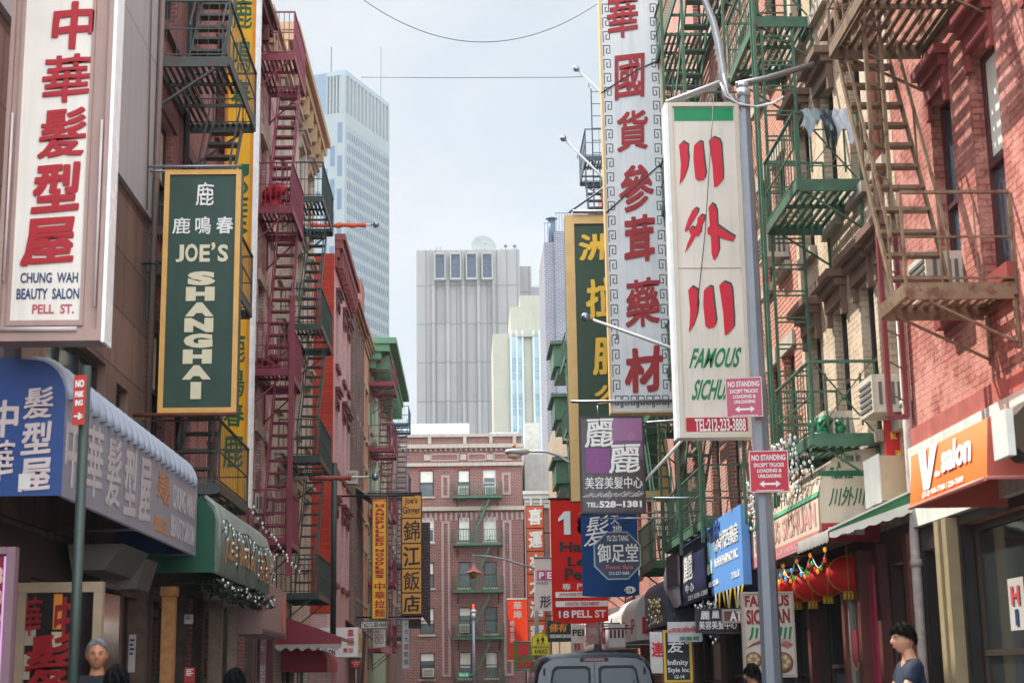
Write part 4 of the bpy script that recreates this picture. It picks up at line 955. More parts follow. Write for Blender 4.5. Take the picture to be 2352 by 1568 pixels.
# white hair studio banner
U = (1228, 1280, 1276, 1400); s = ysign(*U, 45)
t = thing('cloth_banner', 'white hair studio banner with a pink lettered block and grey brush character', 'banner', s.at(.5, 0)); banner(t, s, mat('white_cloth', 'd8d4ce', .7, noise=.06, glow=.35), .012)
MAG = mat('magenta_block', 'b03a7a', .5)
s.rect(*fr(*U, 1234,1309,1253,1332), MAG, .004, .018); s.rect(*fr(*U, 1254,1309,1271,1332), MAG, .004, .018)
s.text('P', *fr(*U, 1238,1313,1250,1329), WHT, .04, t=.004, off=.023); s.text('E', *fr(*U, 1257,1313,1268,1329), WHT, .04, t=.004, off=.023)
s.text('HAIR  S', *fr(*U, 1233,1335,1272,1342), mat('grey_print', '6c6c70', .5), .01, t=.004, off=.02); s.text('形', *fr(*U, 1240,1368,1264,1394), mat('grey_brush', '4c4c50', .5), .03, .05, .06, .004, .02)
s.done(t); arm(t, [s.at(-.02,1.002), (4.8, 45, s.o.z+s.h)], .03)

# orange stacked panels at the corner building
U = (1210, 1160, 1252, 1478); s = ysign(*U, 86)
t = thing('shop_sign', 'column of square orange panels with white characters at the far right corner', 'sign', s.at(.5, 0))
board(t, s, .3, mat('dark_sign_frame', '2b2622', .5)); OR = mat('orange_panel', 'cf5a2c', .5, noise=.12, scale=.8)
for k, ch in enumerate('喜運來大酒家'):
    a0, b0, a1, b1 = fr(*U, 1211.5, 1162+k*53, 1250, 1212+k*53); s.rect(a0, max(b0, .005), a1, b1, OR, .03, .002)
    s.text(ch, a0+.14*(a1-a0), max(b0,.01)+.15*(b1-b0), a0+.9*(a1-a0), b1-.14*(b1-b0), WHT, .04, .03, .05, .03, .034, wob=.01)
s.done(t); arm(t, [s.at(1,.8,-.15), (4.8, 86.1, s.at(1,.8).z)], .04, BLACK); arm(t, [s.at(1,.2,-.15), (4.8, 86.1, s.at(1,.2).z)], .04, BLACK)
# orange red banner and olive banner
U = (1167, 1375, 1211, 1516); s = ysign(*U, 90)
t = thing('cloth_banner', 'orange red banner with small white characters of an optician hanging near the end block', 'banner', s.at(.5, 0)); banner(t, s, mat('orange_red_cloth', 'e0421f', .7, noise=.06, glow=.5), .02)
for k, ch in enumerate('華埠'): s.text(ch, *fr(*U, 1180,1381+k*21,1199,1399+k*21), WHT, .03, off=.03)
for k, ch in enumerate('眼鏡公司'): s.text(ch, *fr(*U, 1172,1426+k*13,1181,1437+k*13), WHT, .02, off=.03)
s.done(t); arm(t, [s.at(-.05,1), (4.8, 90, s.o.z+s.h)], .03, WHITE); arm(t, [s.at(-.05,0), (4.8, 90, s.o.z)], .03, WHITE)
U = (1180, 1473, 1226, 1536); s = ysign(*U, 82)
t = thing('cloth_banner', 'olive green banner with red brush characters below the orange panels', 'banner', s.at(.5, 0)); banner(t, s, mat('olive_cloth', '5d6a36', .7, noise=.1), .02)
s.text('婀', *fr(*U, 1190,1477,1214,1508), RED2, .03, .1, .05, off=.03); s.text('髮集', *fr(*U, 1188,1517,1222,1532), RED2, .02, off=.03); s.done(t); arm(t, [s.at(-.05,1.01), (4.8, 82, s.o.z+s.h+.03)], .03); arm(t, [s.at(0,-.02), (4.8, 82, s.o.z-.03)], .05)
# vegetarian sign
U = (1258, 1424, 1312, 1473); s = ysign(*U, 52)
t = thing('shop_sign', 'small black green vegetarian dim sum sign with gold characters', 'sign', s.at(.5, 0)); board(t, s, .1, mat('black_green_board', '12302b', .4), None)
s.text('佛有', *fr(*U, 1262,1431,1302,1450), mat('amber_letter', 'd98a22', .5), .04, .05, .05, off=.004); s.text('VEGETARIAN DIM SUM', *fr(*U, 1262,1456,1310,1464), WHT, .03, off=.004); s.done(t); arm(t, [s.at(1,.9,-.05), (4.8, 52.05, s.at(1,.9).z)], .03)

# pharmacy sign along the shop line
XR_ = 3.95
s = xsign(1626, 1150, 1711, 1340, XR_)
t = thing('shop_sign', 'sky blue pharmacy sign board with white lettering fixed along the right shopfronts', 'sign', s.at(.5, 0))
SB = mat('sky_blue_board', '5f92d0', .45, noise=.05); board(t, s, .12, SB)
s.text('新時代西藥房', .28, .56, .93, .80, WHT, .03, t=.012); s.text('NEWEN PHARMACY INC.', .27, .36, .9, .48, WHT, .02); s.text('Tel: 212-385', .06, .12, .36, .19, WHT, .01); s.text('21 PELL ST', .72, .12, .93, .2, WHT, .01)
s.shape([(.05,.3),(.2,.3),(.2,.42),(.16,.5),(.17,.86),(.10,.9),(.08,.5),(.05,.42)], mat('mint_mark', 'b9d6d0', .5), .01, .003, 'mark'); s.shape([(.09,.45),(.16,.45),(.15,.8),(.10,.8)], mat('teal_mark', '3a7f86', .5), .01, .014, 'mark')
B = s.mb(mat('navy_mark', '274a8a', .5), 'mark')
for a0, b0, a1, b1 in ((.33,.70,.36,.95),(.42,.72,.45,.98),(.36,.80,.42,.83),(.36,.90,.42,.93)): s.shape([(a0,b0),(a1,b0),(a1,b1),(a0,b1)], mat('navy_mark', '274a8a', .5), .012, .024, 'mark')
s.done(t)
for f in (.1, .9): arm(t, [s.at(f, .5, -.12), (4.8, s.at(f,.5).y, s.at(f,.5).z)], .03)

# smaller boards, right shopfronts
def small(name, label, U, Y, mface, mframe, txts, thick=.08, fw=.03, hang=True, cat='sign'):
    s = ysign(*U, Y); t = thing(name, label, cat, s.at(.5, 0)); board(t, s, thick, mface, mframe, fw)
    for tx, q, m_, bo, sl in txts: s.text(tx, *fr(*U, *q), m_, bo, sl, t=.006, off=.004)
    s.done(t)
    if hang: arm(t, [s.at(1, .92, -thick/2), (4.8 if s.o.x > 0 else -4.5, Y+thick/2, s.at(1,.92).z)], .02, BLACK); arm(t, [s.at(.2, 1, -thick/2), s.at(.2, 1, -thick/2)+Vector((0,0,.12))], .012, BLACK)
    return t
INK = mat('ink_blue_board', '1e222c', .4, noise=.15)
small('shop_sign', 'black and gold framed Infinity Style sign numbered 12-14', (1524,1446,1589,1566), 23.5, INK, mat('yellow_gold_frame', 'd4a82a', .4), [('髮', (1536,1448,1572,1498), WHT, .005, .15), ('地', (1570,1452,1582,1478), WHT, 0, 0), ('Infinity', (1533,1514,1580,1530), WHT, .012, 0), ('Style Inc.', (1533,1532,1585,1546), WHT, .012, 0), ('12-14', (1548,1549,1570,1557), WHT, .012, 0)], fw=.035)
small('shop_sign', 'white salon product sign with slanted red lettering over green characters', (1534,1427,1612,1473), 22.8, mat('grey_white_board', 'b4b2b0', .5), None, [('ondeliv', (1539,1436,1604,1451), mat('dusty_red', 'b0444c', .5), .025, .25), ('美髮網', (1560,1460,1604,1470), GRN, .03, 0)])
small('shop_sign', 'small dark brown beauty sign tucked under the sky blue pharmacy board', (1598,1396,1696,1452), 22.4, DB, mat('dark_brown_frame', '2d2626', .4), [('麗', (1610,1399,1630,1421), WHT, .03, .05), ('麗', (1636,1399,1652,1419), WHT, .03, .05), ('美容美髮中心', (1605,1425,1692,1444), WHT, .03, 0)])
small('shop_sign', 'grey sign with bold white letters ATI on a red brown ground', (1658,1398,1712,1430), 21.9, mat('red_brown_board', '6b4a42', .5), mat('pale_frame', '9a9088', .5), [('ATI', (1676,1402,1708,1426), WHT, .03, 0)])

# big food poster board by the restaurant door
U = (1706, 1358, 1826, 1555); s = ysign(*U, 20.6)
t = thing('menu_board', 'white restaurant poster board with red and green lettering and two bowls of food', 'sign', s.at(.5, 0)); board(t, s, .08, mat('poster_cream', 'c9bcae', .4, noise=.05), mat('poster_frame', 'b5a79a', .4), .025)
RD = mat('maroon_red_letter', '8e2228', .5)
s.text('FAMOUS', *fr(*U, 1714,1366,1816,1392), RD, .035, 0, .04); s.text('SICHUAN', *fr(*U, 1716,1398,1816,1432), RD, .035, 0, .06); s.text('川外川', *fr(*U, 1722,1438,1816,1468), GRN, .05, .05)
s.text('Authentic Sichuan Cuisine', *fr(*U, 1720,1474,1818,1490), mat('dusty_red', 'b0444c', .5), .01, .2, 0, .006, .002, curve=.8)
BR = mat('brown_bowl', '6e4632', .5); FD = mat('dumpling', 'cbb48e', .6)
for a, b, r in ((.18,.20,.16), (.74,.17,.2)):
    s.shape([(a+r*math.cos(k*.3), b+r*.62*math.sin(k*.3)) for k in range(21)], BR, .006, .003, 'bowl_picture'); s.shape([(a+r*.82*math.cos(k*.3), b+.012+r*.48*math.sin(k*.3)) for k in range(21)], mat('bowl_inside', '9a7350', .5), .004, .0095, 'bowl_picture')
    for j in range(6): c, d = a+r*.5*math.cos(j*1.05), b+.012+r*.28*math.sin(j*1.05); s.shape([(c+r*.2*math.cos(k*.6), d+r*.13*math.sin(k*.6)) for k in range(10)], FD, .004, .014, 'bowl_picture')
s.rect(.3, .015, .95, .03, GRN, .004, .003, 'band'); s.done(t)
MB().box(s.o.x+.02, s.o.x+s.w-.02, 20.69, 20.76, .15, s.o.z-.002).build('stand', BLACK, t)
# ------------------------------------------------------------------ fire escapes
FBK = mat('black_iron', '4a4e4a', .55, .2, noise=.3, scale=8, rust=.35); FMR = mat('maroon_iron', '7c3040', .5, .1, noise=.25, scale=6, rust=.1); FDG = mat('dark_green_iron', '2c3c36', .5, .1, noise=.25, scale=6)
FGR = mat('green_iron', '42664f', .5, .1, noise=.35, scale=5, rust=.2); FGD = mat('deep_green_iron', '436a54', .55, .1, noise=.35, scale=6, rust=.35); FBR = mat('brown_iron', '7a644c', .55, .1, noise=.35, scale=7, rust=.5)
fire_escape('black iron fire escape on the deep pink brick tenement beside the Shanghai sign', X4, 21.45, 24.3, 1.1, [4.15, 7.25, 10.35, 13.45], FBK, bal=.008, pitch=.14)
fire_escape('maroon fire escape on the peeling pale pink tenement', X4, 32.05, 34.3, .82, [4.35, 7.85, 11.35, 14.8], FMR, h=1.0, pitch=.10, bal=.016, gap=(.35,.9))
t = [o for o in S.objects if o.get('label', '').startswith('maroon fire escape on the peeling')][0]
MB().bar(X4(31.98, .86, 3.6), X4(31.98, .86, 9.4), .1, .06, (0,1,0)).build('post', FMR, t)
t = fire_escape('dark green fire escape on the cream building before the red side wall', X4, 36.9, 40, 1.0, [3.5, 6.7, 9.9, 13.1], FDG, pitch=.10, bal=.014)
MB().tube([X4(40.2, 1.06, 2.6), X4(40.2, 1.06, 7.0)], .075, 8).build('drop_pipe', FDG, t); MB().tube([X4(40.2,1.06,2.6), X4(40.5,1.06,2.45)], [.09,.15], 8).build('pipe_end', YB, t)
fire_escape('maroon fire escape on the mint green corner building', X39, 60.9, 63.7, 1.0, [2.7, 5.2, 7.8, 10.4, 13.0], FMR, pitch=.15)
fire_escape('blue black fire escape beyond the green cornice', X39, 75, 77.6, 1.05, [3.5, 6.9, 10.3, 13.6], mat('blue_iron', '2e4454', .5, .1), pitch=.2)
# on the end block
t = thing('fire_escape', 'green fire escape with diagonal stairs on the purple red brick end block', 'fire escape', E105(eu(1098), .5, 1))
ua, ub = eu(1041), eu(1155); zz = [ez(y) for y in (1143, 1251, 1358, 1465, 1572)]
for i, z in enumerate(zz):
    platform(t, E105, ua, ub, 1.1, z, FGR, None, .14); railing(t, E105, ua, ub, 1.1, z, FGR, .95, .17, .035)
    for u in (ua+.3, ub-.3): bracket(t, E105, u, 1.1, z, FGR)
    if i: stair(t, E105, (eu(1080), z), (eu(1128), zz[i-1]), .35, .85, FGR)
MB().tb(E105, ub-.12, ub-.02, .02, .12, zz[-1], zz[-2]).build('drop_ladder', FGR, t)
# brown one on the red and beige buildings
t = thing('fire_escape', 'brown fire escape with a long steep stair on the red and beige buildings at right', 'fire escape', R48(15.5, .5, 4.8))
for a, c, z in ((13.1, 13.95, 4.78), (13.2, 15.25, 7.87), (13.2, 15.25, 11.0)):
    platform(t, R48, a, c, 1.0, z, FBR, None, .10); railing(t, R48, a, c, 1.0, z, FBR, .85, .26, .011, ends=(1, z > 6), outer=(z > 6), mid=True)
    for u in (a+.05, c-.05): bracket(t, R48, u, 1.0, z, FBR, .5, .035)
stair(t, R48, (13.85, 4.8), (15.45, 7.95), .34, .88, FBR, .13, True, .25, .07)
stair(t, R48, (15.2, 7.9), (16.6, 11.0), .34, .88, FBR, .13, True, .25, .07)
B = MB()
for n in (.68, .83): B.bar(R48(14.45, n, 3.9), R48(14.5, n, 12), .036, .045, (0,1,0))
for k in range(26): z = 4+k*.31; B.bar(R48(14.45, .68, z), R48(14.45, .83, z+.08), .014)
B.build('drop_ladder', FBR, t)
MB().bar(R48(14.44, .675, 3.85), R48(14.44, .675, 5.6), .045, .06, (0,1,0)).bar(R48(14.44, .835, 3.85), R48(14.44, .835, 5.6), .045, .06, (0,1,0)).bar(R48(14.44,.66,3.85), R48(14.44,.85,3.85), .045).build('ladder_foot', mat('oxblood_iron', '6f2a2c', .5), t)
# green one on the beige building
t = thing('fire_escape', 'bright green fire escape with crossed end railings on the beige painted building', 'fire escape', R48(19.5, .5, 4.2))
for a, c, z in ((17.9, 19.9, 4.2), (17.95, 19.9, 7.3), (20.0, 22.2, 10.3), (20.0, 22.2, 13.3)):
    platform(t, R48, a, c, .82, z, FGR, None, .095)
    railing(t, R48, a, c, .82, z, FGR, .88, .16, .011, ends=(0, 1)); 
    B = MB(); P = lambda n, h: R48(a+.015, n*.82, z+h)
    B.bar(P(.02,.88), P(.98,.88), .05, .03); B.bar(P(.1,.05), P(.9,.86), .03, .012); B.bar(P(.1,.86), P(.9,.05), .03, .012)
    for n, h0, h1 in ((.04,0,.88), (.96,0,.88), (.25,.12,.74), (.75,.12,.74)): B.bar(P(n,h0), P(n,h1), .022)
    for h in (.2,.66): B.bar(P(.18,h), P(.82,h), .014)
    B.ball(P(.5,.455), .035, 8, 5); B.build('cross_railing', FGR, t)
    for u in (a+.1, c-.1): bracket(t, R48, u, .82, z, FGR, .55, .035)
ladder(t, R48, 20.05, .3, .72, 4.4, 10.4, FGR, .36, double=True); ladder(t, R48, 20.4, .3, .72, 10.3, 14.2, FGR, .36, double=True)
B = MB()
for n, u in ((.84, 19.95), (.84, 20.12), (.84, 22.3)): B.bar(R48(u, n, 3.6), R48(u, n, 15), .04, .04, (0,1,0))
B.build('post', FGR, t)
# long green ones
t = fire_escape('weathered deep green fire escape on the salmon brick tenement', R48, 25.2, 30.6, 1.0, [3.95, 7.15, 10.35, 13.5], FGD, pitch=.12, bal=.009, dir=-1)
B = MB()
for u in (25.25, 27.9, 30.5): B.bar(R48(u, 1.03, 3.6), R48(u, 1.03, 15), .05, .05, (0,1,0))
B.build('post', FGD, t)
t = fire_escape('green fire escape just beyond the blue banner on the right side', R48, 32.2, 35.2, 1.0, [3.8, 6.9, 10.2, 13.4], FGD, pitch=.12)
t = fire_escape('dark blue grey fire escape rising above the roof behind the medicine sign', R48, 46, 48.6, 1.1, [4.2, 7.5, 10.7, 14.0, 17.2], mat('blue_grey_iron', '33414a', .5, .1), pitch=.2)
ladder(t, R48, 46.2, .35, .85, 14.0, 19.5, mat('blue_grey_iron', '33414a'), .4)
t = fire_escape('green fire escape and balcony at the far end of the right side', R48, 58, 61, 1.1, [4.0, 7.3, 10.6, 13.4], FGR, pitch=.2)
t = thing('balcony', 'dark green bay balcony near the street end on the right', 'balcony', R48(64.5, .5, 9))
for z in (9.2, 11.8, 14.0):
    MB().tb(R48, 63, 66, .004, 1.25, z, z+.9).build('balcony_front', FGR, t); MB().tb(R48, 62.8, 66.2, .004, 1.4, z+.903, z+1.05).build('handrail', FGD, t)
    MB().tb(R48, 63.2, 65.8, .004, 1.1, z-.3, z-.003).build('soffit', FGD, t)

# things kept on the fire escapes
def bag(label, c, r, m, sc, cat='bag', name='cloth_bag'):
    rnd = random.Random(label); B = MB()
    for k in range(9):
        B.ball(Vector(c)+Vector((rnd.uniform(-1,1)*r*.7*sc[0], rnd.uniform(-1,1)*r*.7*sc[1], rnd.uniform(-.8,.5)*r*sc[2])), r*rnd.uniform(.28,.55), 9, 6, (1, 1, rnd.uniform(.6,1.1)))
    for v in B.v: v += Vector((math.sin(v.z*31+v.x*19), math.sin(v.x*37+v.z*11), math.sin(v.y*33+v.x*13)))*.022
    return tag(B.build(name, m), label, cat)
bag('bright red bundle on the maroon fire escape, third platform up', X4(32.45, .3, 11.75), .33, mat('red_bundle', 'b0182c', .6, noise=.2), (1, .8, 1), 'bundle', 'bundle')
bag('dark red and black bundle on the maroon fire escape, second platform up', X4(32.45, .3, 8.15), .28, mat('dark_red_bundle', '6a1420', .6, noise=.3), (1.1, .8, .9), 'bundle', 'bundle')
bag('green tarpaulin bundle on the lowest platform of the bright green fire escape', R48(18.6, .45, 4.4), .2, mat('green_tarp', '0f6b45', .4, noise=.3), (.9, 1.2, .95), 'bundle', 'bundle')
t = thing('laundry', 'grey and white laundry draped over the bright green fire escape railing', 'laundry', R48(18.0, .5, 8.0))
for k, (n0, n1, h, m_) in enumerate(((.12,.42,.5,mat('white_laundry','c5ccd2',.8)), (.44,.62,.62,mat('dark_laundry','2a3338',.8)), (.64,.9,.4,mat('grey_laundry','9aa7ac',.8)))):
    B = MB(); B.grid([[R48(17.9+.05*math.sin(i*1.9+j*.8+k*2)-.03*j*(k % 2), .8*(n0+(n1-n0)*(i/6+.10*math.sin(j*.9+k))), 8.2-.7*h*j/6*(1+.3*math.sin(i*1.3+k*2))) for i in range(7)] for j in range(7)]); B.build('garment', m_, t)
for lab, T_, u, z in (('beige air conditioner under the brown stair on the beige building', R48, 17.15, 4.3), ('pale air conditioner in the beige building window beyond the bright green railing', R48, 19.55, 4.3), ('air conditioner in the nearest red building window above the brown platform', R48, 14.88, 5.08),
    ('white air conditioner on the pale pink building above its middle row', X39, 50.5, 7.7), ('air conditioner low on the peeling pink tenement under the maroon fire escape', X4, 33.45, 5.0), ('air conditioner in the cream building beside the dark green stairs', X4, 39.1, 11.1), ('air conditioner in the orange brick tenement above the pharmacy board', R48, 22.8, 7.6)):
    ac_unit(lab, T_, u, z)

# ------------------------------------------------------------------ awnings
def prof_awning(t, X, side, y0, y1, prof, mcover, mend, name='cover'):
    """curved canopy: prof = (distance from wall, height) from the wall to the lower front edge"""
    P = lambda y, n, z: Vector((X-side*n, y, z))
    B = MB(); B.grid([[P(y, n, z) for n, z in prof] for y in (y0, y1)]); B.grid([[P(y, n-.012, z-.012) for n, z in prof] for y in (y0+.005, y1-.005)])
    B.build(name, mcover, t, recalc=False)
    for y in (y0-.002, y1+.002):
        B = MB(); B.poly([P(y, 0, prof[0][1])]+[P(y, n, z) for n, z in prof[1:]]+[P(y, 0, prof[-1][1])]); B.build('end_panel', mend, t)
def arc(n0, z0, n1, z1, k=6):
    return [(n0+(n1-n0)*math.sin(a), z1+(z0-z1)*math.cos(a)) for a in [math.pi/2*i/k for i in range(k+1)]]
# blue salon awning
AB = mat('awning_blue', '24427c', .45, noise=.08); AF = mat('awning_faded_blue', '868a98', .35, noise=.12, scale=1.5, spec=.5, streak=.2)
t = thing('awning', 'long blue beauty salon awning with a rounded end carrying white Chinese characters', 'awning', (-4, 16.9, 3.1))
prof = [(0,4.33),(.62,4.3)]+arc(.72,4.29,1.0,3.95)+[(1.0,3.1)]
prof_awning(t, -4.5, -1, 13.55, 20.3, prof, AF, AB)
B = MB()
k = 13.7
while k < 20.2:
    MB().tube([(-4.5+n_+.004, k, z_+.004) for n_, z_ in prof[1:] if z_ > 3.85], .055, 8).build('ridge', mat('awning_skylit_ridge', 'a3acba', .35), t)  # paler than the cover: sky reflection on the top put into colour
    k += .3
B = MB()
for y in (13.6, 16.9, 20.25): B.tube([(-4.48,y,3.12), (-3.52,y,3.12), (-3.52,y,3.9)], .02, 6)
B.tube([(-3.53,13.6,3.12), (-3.53,20.25,3.12)], .02, 6); B.build('awning_frame', STEEL, t)
s = Sign((-3.5, 13.55, 3.1), (0,1,0), (0,0,1), (1,0,0), 6.75, .85); LG = mat('awning_pale_letter', 'bdb6b6', .5); LO = mat('awning_orange_letter', 'c9824a', .5)
fy = lambda y: (y-13.55)/6.75
for ch, a, c in (('中',13.62,14.15), ('華',14.4,15.0), ('髮',15.2,15.8), ('型',16.0,16.55), ('屋',16.75,17.3)): s.text(ch, fy(a), .14, fy(c), .92, LG, .03, .04, .05, .004, .004)
s.text('美', fy(17.7), .55, fy(18.05), .9, LO, .02, t=.004, off=.004); s.text('髮', fy(18.1), .5, fy(18.4), .9, LO, .02, t=.004, off=.004); s.text('PELL ST.', fy(17.6), .1, fy(18.35), .3, LO, .02, t=.004, off=.004)
s.text('CHUNG WAH', fy(18.6), .52, fy(20.1), .85, LG, .02, t=.004, off=.004); s.text('BEAUTY SALON', fy(18.55), .12, fy(20.15), .42, LG, .02, t=.004, off=.004); s.done(t)
U = (-112, 825, 150, 1145); s = Sign((-4.5, 13.54, 3.1), (1,0,0), (0,0,1), (0,-1,0), 1.0, 1.23); LW = mat('awning_white_letter', 'cdb9b4', .5)
for ch, q in (('髮', (58,900,122,970)), ('型', (58,980,122,1050)), ('屋', (56,1062,124,1134)), ('中', (-18,930,44,1010)), ('華', (-18,1022,40,1108))): s.text(ch, *fr(*U, *q), LW, .035, .05, .06, .004, .002, wob=.015)
s.rect(*fr(*U, 54,1096,80,1130), mat('paper_white', 'd5d2ca', .6), .002, .007, 'sticker'); s.text('☺', *fr(*U, 60,1104,74,1122), BLK, 0, t=.001, off=.010) if False else None
s.done(t)
t = thing('vent_box', 'grey metal vent boxes hung under the blue salon awning', 'vent', (-4.1, 17.6, 2.6)); B = MB()
B.hexa([(-4.3,17.2,2.72),(-3.95,17.2,2.72),(-3.95,18.6,2.72),(-4.3,18.6,2.72),(-4.35,17.2,3.0),(-3.75,17.2,3.0),(-3.75,18.6,3.0),(-4.35,18.6,3.0)]); B.build('housing', mat('grey_vent', '6e6862', .5, .2, noise=.2), t)
MB().hexa([(-4.3,18.63,2.6),(-3.9,18.63,2.6),(-3.9,19.4,2.6),(-4.3,19.4,2.6),(-4.35,18.63,2.95),(-3.8,18.63,2.95),(-3.8,19.4,2.95),(-4.35,19.4,2.95)]).build('duct', mat('grey_vent', '6e6862'), t)
# green Shanghai awning
t = thing('awning', 'green awning with pale pleated front strung with white lights left of centre', 'awning', (-3.9, 23.4, 2.9))
AG = mat('awning_green', '0b4a33', .5, noise=.1); AP = mat('awning_pale_pleat', '8b9488', .5, noise=.2, streak=.35)
prof = [(0,3.95)]+arc(.75,3.94,1.18,3.6)+[(1.18,2.92)]
prof_awning(t, -4.5, -1, 20.7, 26.3, prof, AP, AG)
B = MB(); k = 20.9
while k < 26.2: B.tube([(-3.305,k,2.93),(-3.305,k,3.62),(-3.36,k,3.8),(-3.5,k,3.93)], .03, 6); k += .2
B.build('pleat', AP, t)
s = Sign((-3.27, 20.7, 2.92), (0,1,0), (0,0,1), (1,0,0), 5.6, .7); s.text('JOE’S SHANGHAI', .1, .2, .62, .75, mat('ochre_letter', 'b98a5a', .5), .02, t=.004); s.text('鹿鳴春', .68, .2, .95, .85, mat('ochre_letter', 'b98a5a', .5), .02, t=.004); s.done(t)
B = MB()
for y in (20.75, 23.5, 26.25): B.tube([(-4.48,y,2.95), (-3.35,y,2.95), (-3.35,y,3.5)], .02, 6)
B.build('awning_frame', STEEL, t)
BULB = mat('white_bulb', 'e8ece6', .2)
def lights(name, label, path, drops, m, r=.022, n_per=.12, seed=3, spread=.0):
    """cord along path with short drops of bulbs"""
    rnd = random.Random(seed); t = thing(name, label, 'string lights', path[0]); C_ = MB(); Q = MB()
    pts = []
    for a, b in zip(path, path[1:]):
        a = Vector(a); b = Vector(b); n = max(1, int((b-a).length/n_per))
        for i in range(n): pts.append(a+(b-a)*(i/n)+Vector((0, 0, -.06*math.sin(math.pi*((i % 8)/8)))))
    pts.append(Vector(path[-1])); C_.tube(pts, .008, 4)
    for p in pts:
        q = p+Vector((rnd.uniform(-1,1)*.04, rnd.uniform(-1,1)*.03, -.03)); Q.ball(q, r, 6, 4, (1,1,1.4))
        if rnd.random() < .55:
            L_ = rnd.uniform(.2, 1)*drops
            if L_ > .05:
                e = p+Vector((rnd.uniform(-.05,.05), rnd.uniform(-.05,.05), -L_)); C_.tube([p, (p+e)/2+Vector((.02,.02,0)), e], .006, 4)
                for k in range(1, int(L_/.11)+1): Q.ball(p+(e-p)*(k*.11/L_)+Vector((rnd.uniform(-1,1)*.035, rnd.uniform(-1,1)*.035, 0)), r, 6, 4, (1,1,1.4))
    C_.build('cord', mat('dark_cord', '22302a', .6), t); tag(Q.build('bulbs', m, t), kind='stuff'); return t
lights('light_string', 'white bulb string draped down the pale pleated awning', [(-3.22,20.9,3.62),(-3.22,26.2,3.6)], .55, BULB, .016, .26, 4)
lights('light_string', 'white bulb string and greenery along the lower edge of the pleated awning', [(-3.25,20.9,2.86),(-3.25,26.3,2.86)], .16, BULB, .016, .26, 5)
lights('light_string', 'white bulb string slung from the yellow sign to the maroon fire escape', [(-3.55,25.8,4.35),(-3.45,29,3.95),(-3.4,32,3.7)], .0, BULB, .022, .3, 6)
B = MB(); rnd = random.Random(9)
for k in range(520):
    y = rnd.uniform(20.8, 26.4); c = Vector((-3.32+rnd.uniform(-.3,.1), y, 2.8+rnd.uniform(-.13,.08))); a = rnd.uniform(0, 6.28); d = Vector((math.cos(a)*.06, math.sin(a)*.06, rnd.uniform(-.05,.05))); e = Vector((-d.y, d.x, .02))*.4
    B.poly([c-d, c+e, c+d, c-e])
tag(B.build('garland', mat('garland_green', '2c3a26', .7)), 'dark green leafy garland along the bottom of the pleated awning', 'garland', kind='stuff')
# fascia boards further on
t = thing('fascia_sign', 'dusty pink fascia board with an orange oval beyond the pleated awning', 'sign', (-3.5, 28.2, 2.4)); s = Sign((-3.45, 26.6, 2.3), (0,1,0), (0,0,1), (1,0,0), 3.4, .85)
board(t, s, .5, mat('dusty_pink_board', 'a28480', .6, noise=.15)); s.shape([(.86+.06*math.cos(k*.3), .5+.38*math.sin(k*.3)) for k in range(21)], mat('orange_oval', 'd0603a', .5), .01, .003, 'oval'); s.rect(.02,.04,.98,.1,mat('brown_trim','6e5550',.6),.02); s.done(t)
# maroon tiled awning
t = thing('awning', 'small maroon tile awning with a scalloped pale edge by the dark green fire escape', 'awning', (-3.7, 37.5, 2.3)); MT = mat('maroon_tile', '7c1f2a', .4, noise=.12)
B = MB(); k = 0
for i in range(6):
    f0, f1 = i/6, (i+1)/6; n0, n1 = .25+1.35*f0, .25+1.35*f1; z0, z1 = 2.95-.5*f0, 2.95-.5*f1
    B.hexa([X4(36.2,n0,z0-.05),X4(40,n0,z0-.05),X4(40,n1,z1-.05),X4(36.2,n1,z1-.05),X4(36.2,n0,z0+.02),X4(40,n0,z0+.02),X4(40,n1,z1+.03),X4(36.2,n1,z1+.03)])
B.build('tile_roof', MT, t)
MB().poly([X4(36.19,.1,2.3), X4(36.19,1.6,2.3), X4(36.19,1.6,2.44), X4(36.19,.25,2.94), X4(36.19,.1,2.94)]).build('gable', MT, t)
B = MB(); pr = [(0,.16),(1.5,.16)]+[(1.5-k*.05, .05+.045*math.cos(k*1.25)) for k in range(31)]
B.prism(pr, X4(36.17,.1,2.18), (1,0,0), (0,0,1), (0,-.02,0), (0,0,0)); B.build('valance', mat('pale_valance', '9c938c', .6), t)
t = thing('awning', 'red fabric awning with a pale end below the maroon tile awning', 'awning', (-3.9, 41.5, 1.9)); prof_awning(t, -4.5, -1, 38.2, 41.2, [(0,2.3)]+arc(.7,2.28,1.1,2.0)+[(1.1,1.75)], mat('red_canvas', 'a02535', .5, noise=.1), mat('red_canvas', 'a02535'))
# white hair salon sign
U = (735, 1440, 822, 1508); s = ysign(*U, 44.5); t = thing('shop_sign', 'white box sign with red characters of a hair salon below the telephone board', 'sign', s.at(.5, 0)); board(t, s, 1.6, WHITE)
for ch, q in (('嘉', (798,1445,812,1461)), ('麗', (797,1465,813,1482)), ('髮型', (788,1487,812,1498))): s.text(ch, *fr(*U, *q), RED2, .02)
s.text('SALON', *fr(*U, 738,1490,770,1503), NAVY, .03); s.done(t)
s2 = Sign((s.o.x+s.w, 44.5, s.o.z), (0,1,0), (0,0,1), (1,0,0), 1.6, s.h); s2.text('髮廊', .1, .15, .9, .85, mat('gold_letter_dim', 'b99a52', .5), .03); s2.done(t)
U = (806, 1515, 829, 1533); s = ysign(*U, 48); t = thing('street_sign', 'small red no parking sign with white print below the white hair salon box', 'sign', s.at(.5, 0)); NS = mat('sign_red', 'b4162e', .4, noise=.05); board(t, s, .02, NS)
